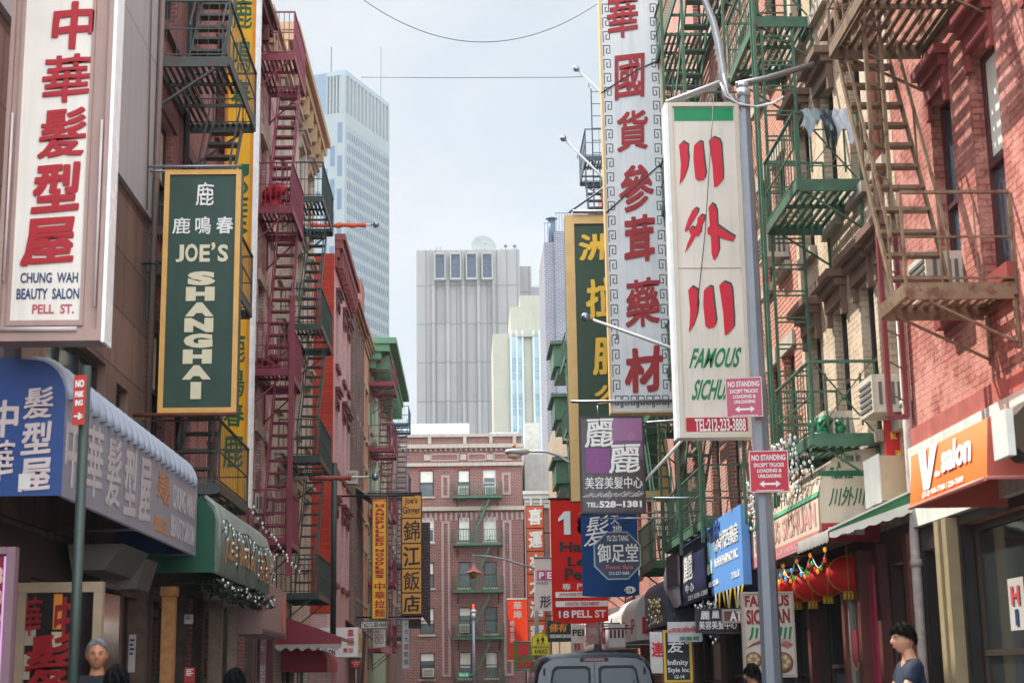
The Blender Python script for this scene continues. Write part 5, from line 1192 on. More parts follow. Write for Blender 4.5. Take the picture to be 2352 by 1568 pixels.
s.text('NO PARKING', .1,.62,.9,.8, WHT, .02); s.text('ANYTIME', .2,.38,.8,.54, WHT, .02); s.text('↔', .3,.1,.7,.3, WHT, .02); s.done(t); MB().tube([(s.at(.5,0).x, 48.05, .15), s.at(.5,1.1,-.05)], .03, 6).build('post', STEEL, t)
for lab, y0, y1, z, m_ in (('dark maroon sloping awning with a pink edge on the left beyond the noodle sign', 50, 57, 2.6, mat('dark_maroon_canvas', '4a2028', .6)), ('grey canvas drop awning on the narrow brown brick building', 52.8, 56, 7.2, mat('grey_canvas', '8b8f88', .7, noise=.15))):
    t = thing('awning', lab, 'awning', (-3.5, (y0+y1)/2, z)); B = MB(); B.hexa([X39(y0,.01,z+.75),X39(y1,.01,z+.75),X39(y1,1.1,z),X39(y0,1.1,z),X39(y0,.01,z+.8),X39(y1,.01,z+.8),X39(y1,1.12,z+.04),X39(y0,1.12,z+.04)]); B.build('canvas', m_, t)
    MB().tb(X39, y0, y1, 1.122, 1.14, z-.2, z+.03).build('valance', mat('pink_valance', 'b0707c', .6) if z < 4 else m_, t)
U = (922, 1420, 943, 1536); s = ysign(*U, 58); t = thing('shop_sign', 'pale vertical sign with faint blue and red characters under the mustard sign', 'sign', s.at(.5, 0)); board(t, s, .2, WHITE, STEEL, .04)
for k, ch in enumerate('十大大酒菜館'): s.text(ch, .25, .84-k*.15, .75, .95-k*.15, mat('blue_grey_letter', '5a6a8c', .5) if k != 3 else RED2, .01)
s.done(t); arm(t, [s.at(.5,1,-.1), (-3.9, 58, s.at(.5,1).z+.1)])

# restaurant awning, right
t = thing('awning', 'cream restaurant awning with a red hem and green lettering on its rounded end', 'awning', (4.45, 20.5, 3.0)); AC_ = mat('awning_cream', 'cdb9a2', .5, noise=.12, scale=1.5, streak=.2); 
prof = [(0,4.1),(.2,4.08)]+arc(.3,4.06,.7,3.5)+[(.7,3.0)]
prof_awning(t, 4.8, 1, 18.2, 22.85, prof, AC_, AC_)
B = MB(); 
AR = mat('awning_red_hem', 'a01b30', .5)
s = Sign((4.8-.7, 18.19, 3.0), (1,0,0), (0,0,1), (0,-1,0), .7, 1.1); GB = mat('awning_green_band', '14633f', .5)
s.rect(0.005,.0,.995,.20, AR, .003, .001, 'hem'); s.rect(0.005,.70,.80,.755, GB, .003, .001, 'band')
s.text('Dine in', .40,.85,.72,.95, GB, .02, t=.003, off=.005); s.text('&', .33,.78,.39,.85, GB, .02, t=.003, off=.005); s.text('Take out', .2,.67,.58,.79, GB, .03, t=.003, off=.0055)
s.text('川外川', .18,.38,.76,.58, GB, .02, .12, .03, .003, .003); s.text('TEL:212-233-3888', .12,.07,.72,.155, WHT, .02, t=.003, off=.005); s.done(t)
s = Sign((4.1, 22.85, 3.0), (0,-1,0), (0,0,1), (-1,0,0), 4.65, .5); PH = mat('awning_pink_hem', 'c07a7c', .5)
s.rect(0,.0,1,.30, PH, .003, .002, 'hem'); s.text('FAMOUS SICHUAN', .08,.42,.95,.98, mat('faded_pink_letter', 'c99a92', .5), .03, t=.003, off=.004); s.text('川外川 Oriental Cuisine', .25,.06,.85,.24, mat('pale_pink_letter', 'd9a9a6', .5), .02, t=.003, off=.006); s.done(t)
s = Sign((4.1, 22.85, 3.52), (0,-1,0), Vector((.1,0,.32)).normalized(), Vector((-.32,0,.1)).normalized(), 4.65, .2); s.rect(0,.1,1,.75, mat('awning_green_band2', '4f9a78', .5), .004, .012, 'band'); s.done(t)
B = MB()
for y in (18.25, 20.5, 22.8): B.tube([(4.78,y,3.02), (4.12,y,3.02), (4.12,y,3.5)], .02, 6)
B.tube([(4.12,18.25,3.02),(4.12,22.8,3.02)], .02, 6); B.build('awning_frame', STEEL, t)
lights('light_string', 'tangle of white bulbs hanging over the cream restaurant awning', [(4.05,18.3,4.25),(4.0,19.2,4.22),(4.02,20.2,4.25),(4.0,21.5,4.22),(4.05,22.6,4.25)], .8, BULB, .02, .055, 12)
lights('light_string', 'white bulb string wound along the lowest bright green railing', [(3.85,18.3,4.3),(3.8,19.5,4.32),(3.8,20.4,4.3)], .5, BULB, .02, .06, 14)
t = thing('light_string', 'coloured christmas bulbs strung below the restaurant awning above the lanterns', 'string lights', (4.15, 20.5, 2.9)); pts = []
for k in range(61): y = 18.3+4.5*k/60; pts.append(Vector((4.18, y, 2.96-.22*abs(math.sin(k*math.pi/12)))))
MB().tube(pts, .007, 4).build('cord', mat('white_cord', 'c8c8c4', .6), t)
cb_ = [mat('bulb_yellow', 'e8a92a', .25, noise=0, emit=.5), mat('bulb_green', '1fa04a', .25, noise=0, emit=.3), mat('bulb_blue', '3b9bd0', .25, noise=0, emit=.4), mat('bulb_red', 'd82a2a', .25, noise=0, emit=.4), mat('bulb_orange', 'e8801f', .25, noise=0, emit=.5)]
for k in range(0, 61, 2): MB().ball(pts[k]+Vector((random.uniform(-.03,.03), random.uniform(-.03,.03), -.04)), .019, 8, 6, (1,1,1.7)).build('bulb', cb_[(k//2*3+k//7) % 5], t)
LR = mat('lantern_red', 'd8241c', .55, noise=.05, glow=.35); LRG = mat('lantern_gold', 'c29a2c', .5)
def lantern():
    t = thing('paper_lantern', 'l', 'lantern', (0,0,0), 'red paper lanterns under the restaurant awning'); B = MB(); r = .235; rr = []
    for i in range(19):
        th = math.pi*(.1+.8*i/18); k = 1+.03*(i % 2); rr.append([Vector((r*k*1.08*math.sin(th)*math.cos(a*math.pi/14), r*k*1.08*math.sin(th)*math.sin(a*math.pi/14), r*.86*math.cos(th)/math.cos(.1*math.pi))) for a in range(29)])
    B.grid(rr); B.build('shade', LR, t, recalc=False)
    for a_ in range(6):
        f_ = a_*math.pi/3+.3; MB().tube([Vector((.247*1.08*math.sin(h_)*math.cos(f_), .247*1.08*math.sin(h_)*math.sin(f_), .235*.9*math.cos(h_))) for h_ in [math.pi*(.12+.76*q/10) for q in range(11)]], .006, 4).build('gold_rib', LRG, t)
    B = MB(); B.tube([(0,0,-.185),(0,0,-.215)], .075, 12); B.build('collar', LRG, t); B = MB(); B.tube([(0,0,.185),(0,0,.215)], .07, 12); B.tube([(0,0,.215),(0,0,.34)], .008, 5); B.build('cap', LRG, t)
    B = MB()
    for k in range(7): a = k*.9; B.tube([(.05*math.cos(a),.05*math.sin(a),-.216),(.055*math.cos(a),.055*math.sin(a),-.30)], .018, 5)
    B.build('tassel', LRG, t); return t
def copy_tree(o, parent=None):
    c = o.copy(); COL.objects.link(c); c.parent = parent; ORG[c] = ORG[o]
    for ch in [x for x in S.objects if x.parent == o and x != c]: copy_tree(ch, c)
    return c
lab = ['nearest and largest red paper lantern beside the restaurant door', 'second red paper lantern from the restaurant door', 'third red paper lantern, in the middle of the row', 'fourth red paper lantern from the door, near the light pole', 'farthest red paper lantern, half behind the light pole']
L0 = lantern(); L0['label'] = lab[0]; L0.location = (4.5, 18.7, 2.66)
for k, y in enumerate((19.7, 20.5, 21.4, 22.5)):
    c = copy_tree(L0); c.location = (4.48-.02*k, y, 2.66-.03*(k % 2)); c['label'] = lab[k+1]
# metal box, scalloped awning
t = thing('metal_box', 'bare metal duct box between the cream awning and the orange awning', 'duct', (4.58, 17.2, 3.35)); MB().box(4.48, 4.79, 16.86, 17.5, 3.33, 3.82).build('casing', mat('box_metal', 'b39a80', .4, .3, noise=.12), t); MB().box(4.465, 4.479, 16.85, 17.51, 3.31, 3.84).build('edge_plate', mat('box_bright', 'c8cbc8', .35, .4), t)
t = thing('awning', 'green and white scalloped drop awning beneath the metal duct box', 'awning', (4.3, 17.2, 2.95)); G2 = mat('awning_leaf_green', '2f6b47', .6, noise=.1)
AWp = lambda y, f, dz=0: Vector((4.8-1.0*f, y, 3.42-.44*f+dz))
for k in range(6):
    a, c = 16.5+.27*k, 16.5+.27*(k+1); B = MB(); B.hexa([AWp(a,0,-.02),AWp(c,0,-.02),AWp(c,1,-.02),AWp(a,1,-.02),AWp(a,0),AWp(c,0),AWp(c,1),AWp(a,1)]); B.build('stripe', G2 if k % 2 == 0 else mat('awning_white_stripe', 'cfcbbf', .6), t)
B = MB(); n = 40; gz_ = lambda f: -.02-.10*(1-f)
top = [AWp(16.49, k/n, gz_(k/n)) for k in range(n+1)]; bot = [AWp(16.49, k/n, gz_(k/n)-.05-.05*(1-k/n)-.022*abs(math.sin(k/n*math.pi*7))) for k in range(n+1)]
B.grid([top, bot]); B.grid([[p+Vector((0,.01,0)) for p in top], [p+Vector((0,.01,0)) for p in bot]])
top = [AWp(16.5+1.62*k/n, 1, .01)-Vector((.012,0,0)) for k in range(n+1)]; bot = [AWp(16.5+1.62*k/n, 1, -.10-.025*abs(math.sin(k/n*math.pi*9)))-Vector((.012,0,0)) for k in range(n+1)]; B.grid([top, bot])
B.build('valance', mat('awning_white_stripe', 'cfcbbf'), t); MB().poly([AWp(16.495,0,-.002), AWp(16.495,1,-.002), AWp(16.495,1,-.03), AWp(16.495,0,-.13)]).build('side_gusset', G2, t)
MB().bar(AWp(16.485,0,.012), AWp(16.485,1,.012), .03, .02).build('edge_piping', mat('awning_white_stripe', 'cfcbbf'), t)
# orange salon awning
t = thing('awning', 'orange salon awning with a white V and salon lettering above the corner shop window', 'awning', (4.4, 12.6, 2.9)); AO = mat('awning_orange', 'd8662a', .45, noise=.05)
prof = [(0,3.56),(.78,3.42),(.86,3.38),(.9,2.92)]; prof_awning(t, 4.8, 1, 11.65, 13.75, prof, AO, mat('awning_orange_side', 'b9584a', .5))
s = Sign((3.893, 13.75, 2.92), (0,-1,0), Vector((-.04,0,.46)).normalized()*-1 if False else Vector((.04,0,.46)).normalized(), Vector((-.46,0,.04)).normalized(), 2.1, .46)
s.shape([(.13,1.0),(.235,1.0),(.265,.45),(.30,1.0),(.395,1.0),(.30,.22),(.22,.22)], WHT, .004, .004); s.text('the', .37,.38,.44,.50, WHT, .02, t=.003, off=.004); s.text('salon', .46,.40,.83,.92, WHT, .035, t=.004, off=.004); s.text('(212) 966-7768 / 226-7690', .2,.07,.74,.2, WHT, .02, t=.003, off=.004); s.done(t)
B = MB(); B.tube([(3.89,11.66,2.92),(3.89,13.74,2.92)], .018, 6); B.tube([(3.9,11.66,2.93),(4.78,11.66,2.93)], .018, 6); B.build('awning_frame', mat('pale_red_tube', 'c07468', .5), t)
t = thing('awning', 'dark brown fabric awning end with a round emblem, at the right edge', 'awning', (4.45, 12.2, 3.3)); pr = [(0,.08),(.09,0),(1.0,0),(1.0,.44),(.14,.44),(0,.3)]; B = MB(); B.prism(pr, (3.95,11.1,3.0), (1,0,0), (0,0,1), (0,0,0), (0,.3,0)); B.build('cover', mat('brown_fabric', '3b2a1c', .7, noise=.2), t)
s = Sign((3.95, 11.098, 3.0), (1,0,0), (0,0,1), (0,-1,0), .5, .44); s.line([(.55+.2*math.cos(k*.4), .5+.17*math.sin(k*.4)) for k in range(17)], .02, mat('brown_emblem', '5e4a34', .6)); s.shape([(.55+.06*math.cos(k*.6), .5+.05*math.sin(k*.6)) for k in range(11)], mat('gold_emblem', 'a8863a', .5)); s.done(t)
MB().box(3.89, 3.945, 11.1, 11.42, 3.02, 3.36).build('trim', mat('pale_trim', 'c4c0b8', .5), t)
# red banner with yellow characters
U = (2034, 964, 2092, 1056); s = ysign(*U, 17.15); t = thing('shop_sign', 'red board with yellow Chinese characters beside the white drain pipe', 'sign', s.at(.5, 0)); board(t, s, .05, mat('signal_red_board', 'b81f22', .5, noise=.06))
for ch, q in (('紅', (2046,988,2060,1008)), ('豹', (2070,985,2084,1006)), ('洲', (2054,1034,2070,1054)), ('杏', (2074,1030,2088,1054))): s.text(ch, *fr(*U, *q), YEL, .03)
s.done(t)
t = thing('drain_pipe', 'white painted drain pipe with peeling lower half between the beige and red buildings', 'pipe', (4.72, 16.75, .15)); MB().tube([(4.73,16.6,.15),(4.73,16.6,2.9),(4.73,16.55,3.1),(4.73,16.55,6.1)], .055, 10).build('pipe', mat('pipe_white', 'b9a9a0', .6, noise=.35, scale=9), t)
B = MB()
for z in (1.2, 2.6, 4.3, 5.6): B.tube([(4.73,16.58,z),(4.73,16.58,z+.07)], .07, 10)
B.build('collar', mat('pipe_collar', '9a8c84', .6), t); MB().tube([(4.76,17.2,6),(4.76,17.2,15)], .06, 8).build('upper_pipe', mat('pipe_pink', 'a8685c', .6), t)

# dark salon awnings behind the pharmacy board
t = thing('awning', 'torn navy salon awning with a peeling white flap left of the sky blue board', 'awning', (4.2, 27.5, 2.75)); NB = mat('awning_navy', '232b4e', .5, noise=.15)
prof_awning(t, 4.8, 1, 25.75, 30.4, [(0,4.05)]+arc(.55,4.04,.85,3.75)+[(.85,2.78)], NB, NB)
s = Sign((3.95, 30.4, 2.78), (0,-1,0), (0,0,1), (-1,0,0), 4.65, .95); s.text('麗', .3,.42,.55,.92, WHT, .02, .05, .05); s.text('中 心', .34,.2,.56,.36, WHT, .02); s.text('212-528-1381', .4,.05,.9,.14, WHT, .02); s.done(t)
B = MB(); B.grid([[Vector((3.93-.12*math.sin(j*.5)*i/4-.02, 29.6+.35*i-.05*j, 3.7-.13*j+.02*math.sin(i*2+j))) for i in range(5)] for j in range(8)]); B.build('torn_flap', mat('flap_white', 'c0bec0', .6, noise=.1), t)
B = MB(); B.grid([[Vector((3.9-.1*i/4, 29.2+.3*i, 3.75-.1*j+.03*math.sin(i+j))) for i in range(5)] for j in range(7)]); B.build('flap', mat('flap_brown', '4a3c40', .6), t)
t = thing('awning', 'slate style salon awning beyond the torn navy awning', 'awning', (4.2, 33, 2.6)); prof_awning(t, 4.8, 1, 30.9, 34.8, [(0,3.5)]+arc(.6,3.48,.95,3.2)+[(.95,2.5)], mat('awning_slate', '454c5c', .5, noise=.12), mat('awning_slate', '454c5c'))
s = Sign((3.85, 34.8, 2.5), (0,-1,0), (0,0,1), (-1,0,0), 3.9, .7); s.text('Style Inc.', .2,.5,.8,.85, WHT, .0, .2); s.text('212-608-5551', .25,.12,.8,.3, WHT, .01); s.done(t)
for k, (lab_, y0, y1, m_, tx, tm) in enumerate((('grey white shop awning with pale TOO BUNS lettering at mid right', 40.5, 45, mat('awning_light_grey', 'b4b2ae', .5), 'TOO  BU', WHT), ('white shop awning with red letters past the slate awning', 35.2, 39.8, mat('awning_off_white', 'c9c4ba', .5), 'B  F', RED2), ('pale awning with a dark lettered block farther along the right side', 46, 52, mat('awning_pale_pink', 'cbb9b2', .5), 'PEI HAIR', BLK), ('small white awning near the yellow crossing sign', 54, 60, mat('awning_white', 'd0d0cc', .5), '美髮', RED2))):
    t = thing('awning', lab_.replace('TOO BUNS', 'TOO BU'), 'awning', (4.1, (y0+y1)/2, 2.5)); o_ = 1.0+.1*(k % 3)
    prof_awning(t, 4.8, 1, y0, y1, [(0,3.3+.1*k)]+arc(.6,3.28+.1*k,o_,2.95)+[(o_,2.3)], m_, m_)
    s = Sign((4.8-o_, y1, 2.3), (0,-1,0), (0,0,1), (-1,0,0), y1-y0, .65); s.text(tx, .3,.25,.9,.75, tm, .02); s.done(t)
    s = Sign((4.8-o_+.02, y0-.003, 2.32), (1,0,0), (0,0,1), (0,-1,0), o_-.1, .6); s.text(tx, .1,.2,.9,.8, tm, .02); s.done(t)
U = (1344,1454,1364,1500)
for lab_, U, Y, m_, tx, tm in (('narrow pink and white vertical sign above the van', (1346,1427,1375,1478), 39, mat('sign_pale_pink', 'd2a9ac', .5), '美', WHT), ('small white board with dark framed letters above the van roof', (1312,1434,1344,1476), 43, mat('sign_off_white', 'cfc6be', .5), 'PEI', BLK), ('slim red vertical sign right of the pink sign above the van', (1383,1440,1391,1478), 36, NS, '≡', WHT), ('white poster of red and dark bottles above the van', (1398,1432,1436,1486), 37, mat('sign_off_white', 'cfc6be'), '||||', mat('bottle_maroon', '5c1424', .4)), ('white and red clinic poster low by the Infinity Style sign', (1494,1450,1526,1545), 24.6, mat('sign_off_white', 'cfc6be'), '連', RED2)):
    small('shop_sign', lab_, U, Y, m_, None, [(tx, (U[0]+3, U[1]+(U[3]-U[1])*.25, U[2]-3, U[1]+(U[3]-U[1])*.6), tm, .03, 0)])
lights('light_string', 'gold and silver tinsel string beside the torn navy awning', [(3.78,31.2,3.0),(3.8,33.5,3.1)], .8, mat('tinsel_gold', 'd8c08a', .25, .6), .03, .12, 21)
lights('light_string', 'silver tinsel curtain behind the Infinity Style sign', [(3.95,25.5,2.72),(3.95,27.5,2.72)], .7, mat('tinsel_silver', 'd8d8d4', .2, .6), .025, .09, 22)
t = thing('pennant_string', 'yellow and white paper flags hanging under the sky blue board', 'flags', (3.9, 24, 2.6)); 
for k in range(8):
    y = 22.6+.36*k; B = MB(); a = random.uniform(-.4,.4); B.poly([(3.93,y,2.78),(3.93,y+.16,2.78),(3.93+a*.15,y+.2,2.5-.1*(k%2)),(3.93+a*.15,y+.06,2.48-.1*(k%2))]); B.build('pennant', [mat('flag_yellow','d9b51e',.6),mat('flag_white','d5d2cc',.6),mat('flag_yellow','d9b51e')][k % 3], t)
# ------------------------------------------------------------------ poles, lamps, wires
GP = mat('pole_grey_paint', '80838a', .4, .3, noise=.12, streak=.2)
t = thing('street_lamp', 'tall grey octagonal lamp pole in front of the restaurant, carrying the two red signs', 'street lamp', (3.5, 18.6, .15))
B = MB(); px_, py_ = 3.52, 18.6; ztop = 8.75
B.tube([(px_,py_,.15),(px_,py_,.5),(px_,py_,.55),(px_,py_,ztop-.1),(px_,py_,ztop)], [.2,.2,.13,.072,.072], 8); B.s = [False]*len(B.f); B.build('pole', GP, t)
B = MB(); B.ball((px_,py_,ztop+.03), .075, 10, 6, (1,1,.7)); B.tube([(px_,py_,ztop-.12),(px_,py_,ztop-.02)], .085, 8); B.build('cap', mat('cap_silver', 'b5b8ba', .35, .5), t)
ap = [PY(u, v, 18.6) for u, v in ((1672,205), (1663,190), (1658,150), (1650,100), (1638,50), (1618,0), (1590,-40), (1540,-75))]
B = MB(); B.tube(ap, [.05,.05,.05,.05,.047,.045,.04,.035], 8); B.tube([PY(1690,232,18.6), PY(1664,222,18.6), PY(1662,160,18.6)], .04, 8); B.build('lamp_arm', mat('arm_silver', 'a8a9ac', .4, .4), t)
e = ap[-1]; B = MB(); B.ball(e+Vector((-.3,0,0)), .2, 12, 8, (2.0,.8,.55)); B.build('lamp_head', mat('lamp_head', '9a9c9e', .4, .4), t)
B = MB(); B.tube([PY(u, v, 18.5) for u, v in ((1655,190),(1668,222),(1700,240),(1740,245),(1775,238),(1800,222))], .014, 5); B.tube([PY(u, v, 18.52) for u, v in ((1662,170),(1672,215),(1690,235),(1730,246),(1790,232))], .012, 5); B.build('cable_loop', mat('cable_white', 'c8c8c8', .5), t)
B = MB(); B.tube([PY(u, v, 19.2) for u, v in ((1690,195),(1760,180),(1870,148))], .04, 6); B.build('wall_stay', mat('grey_beam', '7c7878'), t)
def nosign(label, U, yaw, m):
    s = ysign(*U, 18.4); a = math.radians(yaw); c = s.at(.5, 0); ex = Vector((math.cos(a), math.sin(a), 0)); s.ex = ex; s.en = Vector((ex.y, -ex.x, 0)); s.w /= math.cos(a); s.o = c-ex*(s.w/2)
    t = thing('street_sign', label, 'street sign', c); MB().prism([(.0,.0),(s.w,.0),(s.w,s.h),(0,s.h)], s.o, s.ex, s.ey, -s.en*.006, s.en*0).build('plate', m, t)
    wl = mat('sign_white_print', 'd8d0d2', .5)
    for tx, a0, b0, a1, b1 in (('NO STANDING', .07,.76,.93,.9), ('EXCEPT TRUCKS', .12,.605,.88,.70), ('LOADING &', .2,.475,.82,.565), ('UNLOADING', .22,.345,.8,.435)): s.text(tx, a0, b0, a1, b1, wl, .035, t=.003, off=.002)
    s.shape([(.24,.2),(.36,.28),(.36,.225),(.66,.225),(.66,.28),(.78,.2),(.66,.12),(.66,.175),(.36,.175),(.36,.12)], wl, .003, .002); s.rect(.15,.04,.85,.055,wl,.002,.002,'fine_print'); s.line([(.015,.015),(.985,.015),(.985,.985),(.015,.985),(.015,.015)], .008, wl, .003, .002, 'border'); s.done(t)
    c = s.at(.5,.5,-.01); B = MB(); B.tube([c+Vector((0,0,.12)), Vector((px_,py_,c.z+.12))], .012, 5); B.tube([c-Vector((0,0,.12)), Vector((px_,py_,c.z-.12))], .012, 5); B.build('bracket', STEEL, t)
nosign('upper no standing sign on the grey pole, sun faded to pink at the top', (1668,866,1750,958), -10, mat('sign_faded_red', 'b2455a', .4, noise=.15, scale=3))
nosign('lower no standing sign on the grey pole, bright crimson red', (1722,1034,1811,1130), -6, NS)
t = thing('sign_post', 'dark green sign post standing by the blue salon awning', 'post', (-3.22, 12.9, .15)); x_ = PY(183, 1200, 12.9).x; MB().tube([(x_,12.9,.15),(x_,12.9,4.1)], .043, 8).build('post', mat('post_green_grey', '3f4a44', .5, .3, noise=.15), t)
s = ysign(168, 862, 199, 976, 12.84); t = thing('street_sign', 'narrow red and white street sign seen nearly edge on atop the dark post', 'street sign', s.at(.5,0)); MB().prism([(0,0),(s.w,0),(s.w,s.h),(0,s.h)], s.o, Vector((1,-.35,0)), s.ey, (0,.008,0), (0,0,0)).build('plate', mat('sign_orange_red', 'c0453a', .4, noise=.05), t)
s.ex = Vector((1,-.35,0)).normalized(); s.w *= 1.06; s.en = Vector((-.35,-1,0)).normalized(); s.text('NO', .15,.75,.85,.9, WHT, .04, t=.003); s.text('PARK', .15,.55,.85,.68, WHT, .04, t=.003); s.text('ING', .2,.38,.8,.5, WHT, .04, t=.003); s.text('→', .15,.1,.85,.25, WHT, .04, t=.003); s.done(t)
# cobra lamp over the street
t = thing('street_lamp', 'grey cobra head street lamp reaching out from behind the green and gold sign', 'street lamp', (3.45, 43, .15))
B = MB(); B.tube([(3.45,43,.15),(3.45,43,7.2)], [.12,.07], 8); B.build('pole', GP, t); B = MB(); B.tube([Vector((3.45,43,7.0))]+[PY(u,v,43) for u,v in ((1310,1064),(1285,1047),(1255,1037),(1218,1036))], [.05,.045,.042,.04,.038], 7); B.build('lamp_arm', mat('arm_silver', 'a8a9ac'), t)
a = PY(1218,1037,43); B = MB(); B.ball(a+Vector((-.36,0,.0)), .36, 14, 8, (1,.42,.30)); B.build('lamp_head', mat('cobra_grey', 'a3a4a2', .4, .3), t); B = MB(); B.ball(a+Vector((-.45,0,-.1)), .2, 10, 6, (1,.6,.5)); B.build('lens', mat('lens_amber_white', 'c8b494', .2), t); B = MB(); B.tube([a+Vector((-.45,0,.1)), a+Vector((-.45,0,.2))], .05, 8); B.build('photocell', mat('photocell_orange', 'c0622c', .4), t)
# pagoda lamp with crossing sign
xp = PY(1233, 1450, 74).x; t = thing('street_lamp', 'slim pole with a long arm and a red pagoda shaped lantern hanging over the street', 'street lamp', (xp, 74, .15))
B = MB(); B.tube([(xp,74,.15),(xp,74,PY(1230,1300,74).z)], [.12,.08], 8); B.build('pole', GP, t)
B = MB(); B.tube([PY(u,v,74) for u,v in ((1232,1306),(1200,1297),(1160,1284),(1120,1277),(1087,1276))], .05, 6); B.build('lamp_arm', GP, t)
c = PY(1087,1276,74); B = MB(); B.tube([c+Vector((0,0,.1)), c-Vector((0,0,.22))], .04, 6)
for k in range(4): B.ball(c-Vector((0,0,.02+.1*k)), .07, 8, 5)
B.build('stem', mat('stem_grey', '77797c', .5), t)
B = MB(); z0 = PY(1087,1293,74).z; P8 = [(.05,0),(.10,-.1),(.17,-.26),(.27,-.38),(.38,-.44)]
B.grid([[Vector((c.x+r*math.cos(k*math.pi/8)*(1+.12*(k % 2 == 0)*(r > .3)), 74+r*math.sin(k*math.pi/8)*(1+.12*(k % 2 == 0)*(r > .3)), z0+z+(.05 if r > .3 and k % 4 == 0 else 0))) for k in range(17)] for r, z in P8]); B.build('pagoda_roof', mat('pagoda_red', 'b06468', .5), t)
B = MB(); B.tube([(c.x,74,z0-.42),(c.x,74,z0-.6),(c.x,74,z0-.72)], [.24,.2,.10], 12); B.build('lamp_glass', mat('pagoda_amber', '8a6a3a', .3), t)
YS = mat('school_yellow', 'd6c81e', .4, noise=.04)
s = ysign(1220, 1450, 1263, 1484, 73.8); t = thing('street_sign', 'fluorescent yellow pentagon crossing sign with two walking figures', 'street sign', s.at(.5,0)); MB().prism([(0,0),(s.w,0),(s.w,.62*s.h*1.0),(s.w/2,s.h),(0,.62*s.h)], s.o, s.ex, s.ey, (0,.02,0), (0,0,0)).build('plate', YS, t)
s.line([(.06,.05),(.94,.05),(.94,.6),(.5,.92),(.06,.6),(.06,.05)], .018, BLK)
for cx_, k in ((.36,.82), (.62,1.0)):
    s.shape([(cx_+.045*math.cos(a*.6)*k, .18+.50*k+.055*math.sin(a*.6)*k) for a in range(11)], BLK); s.shape([(cx_-.07*k,.18+.42*k),(cx_+.07*k,.18+.42*k),(cx_+.06*k,.18+.2*k),(cx_-.06*k,.18+.2*k)], BLK)
    for d in (-.09, .09): s.line([(cx_,.18+.22*k),(cx_+d*k,.12)], .035, BLK); s.line([(cx_,.18+.4*k),(cx_+d*1.2*k,.18+.24*k)], .026, BLK)
s.done(t)
s = ysign(1221, 1486, 1263, 1504, 73.8); t = thing('street_sign', 'fluorescent yellow plate reading AHEAD below the crossing sign', 'street sign', s.at(.5,0)); MB().prism([(0,0),(s.w,0),(s.w,s.h),(0,s.h)], s.o, s.ex, s.ey, (0,.02,0), (0,0,0)).build('plate', YS, t); s.text('AHEAD', .12,.22,.88,.78, BLK, .03, t=.01); s.line([(.03,.06),(.97,.06),(.97,.94),(.03,.94),(.03,.06)], .015, BLK); s.done(t)
# pole in front of the end block
xp = PY(1088, 1480, 103.6).x; t = thing('street_lamp', 'pale lamp post with a red tipped top standing before the end block', 'street lamp', (xp, 103.6, 0)); zt = PY(1088,1410,103.6).z
B = MB(); B.tube([(xp,103.6,0),(xp,103.6,zt)], [.11,.08], 8); B.build('pole', GP, t); B = MB(); B.ball((xp,103.6,zt+.2), .2, 10, 6, (1,1,.8)); B.tube([(xp,103.6,zt-.3),(xp,103.6,zt+.1)], .14, 8); B.build('fitting', mat('cap_silver', 'b5b8ba'), t); MB().tube([(xp,103.6,zt+.3),(xp,103.6,zt+.65)], [.07,.05], 8).build('beacon', mat('beacon_red', 'e0502c', .3, emit=.8), t)
s = ysign(1053, 1543, 1078, 1554, 103.5); t = thing('street_sign', 'small green street name sign fixed to the pale lamp post', 'street sign', s.at(.5,0)); MB().prism([(0,0),(s.w,0),(s.w,s.h),(0,s.h)], s.o, s.ex, s.ey, (0,.02,0), (0,0,0)).build('plate', mat('street_green', '12a070', .4), t); s.text('Mott St', .12,.2,.88,.85, WHT, .02); s.done(t); arm(t, [s.at(1,.5), (xp,103.55,s.at(1,.5).z)], .03)
t = thing('span_wire', 'thin wires strung between the pale lamp post and the end block', 'wire', (xp, 104, 4)); B = MB(); B.tube([(xp,103.6,zt-.4),PY(1120,1495,104.2),PY(1160,1502,104.8)], .025, 4); B.tube([(xp,103.6,zt-.6),PY(1110,1468,104),PY(1121,1450,104.6)], .025, 4); B.ball(PY(1121,1448,104.5), .1, 8, 5); B.tube([PY(1020,1405,104.5),PY(1040,1490,104.3),PY(1045,1567,104.4)], .03, 4); B.build('wire', WIRE, t)
# overhead wires
def wire(label, pts, r):
    t = MB().tube(pts, r, 5).build('overhead_wire', WIRE); return tag(t, label, 'wire')
A_, Bv, Cc = PY(760,-60,33), PY(1110,97,33), PY(1460,-60,33)
pts = []
for k in range(41):
    f = k/40; x = A_.x+(Cc.x-A_.x)*f; q = (x-Bv.x)/(A_.x-Bv.x if x < Bv.x else Cc.x-Bv.x); pts.append(Vector((x, 33, Bv.z+((A_.z if x < Bv.x else Cc.z)-Bv.z)*q*q)))
pts = [Vector((-4.5, 33, pts[0].z+1.2))]+pts+[Vector((4.8, 33, pts[-1].z+1.0))]
wire('sagging overhead wire crossing the sky between the upper facades', pts, .010)
wire('nearly level overhead wire crossing the sky behind the medicine sign', [Vector((-4.2,60,PY(760,178,60).z)), PY(1000,179,60), PY(1300,178,60), Vector((4.8,60,PY(1480,176,60).z))], .016)
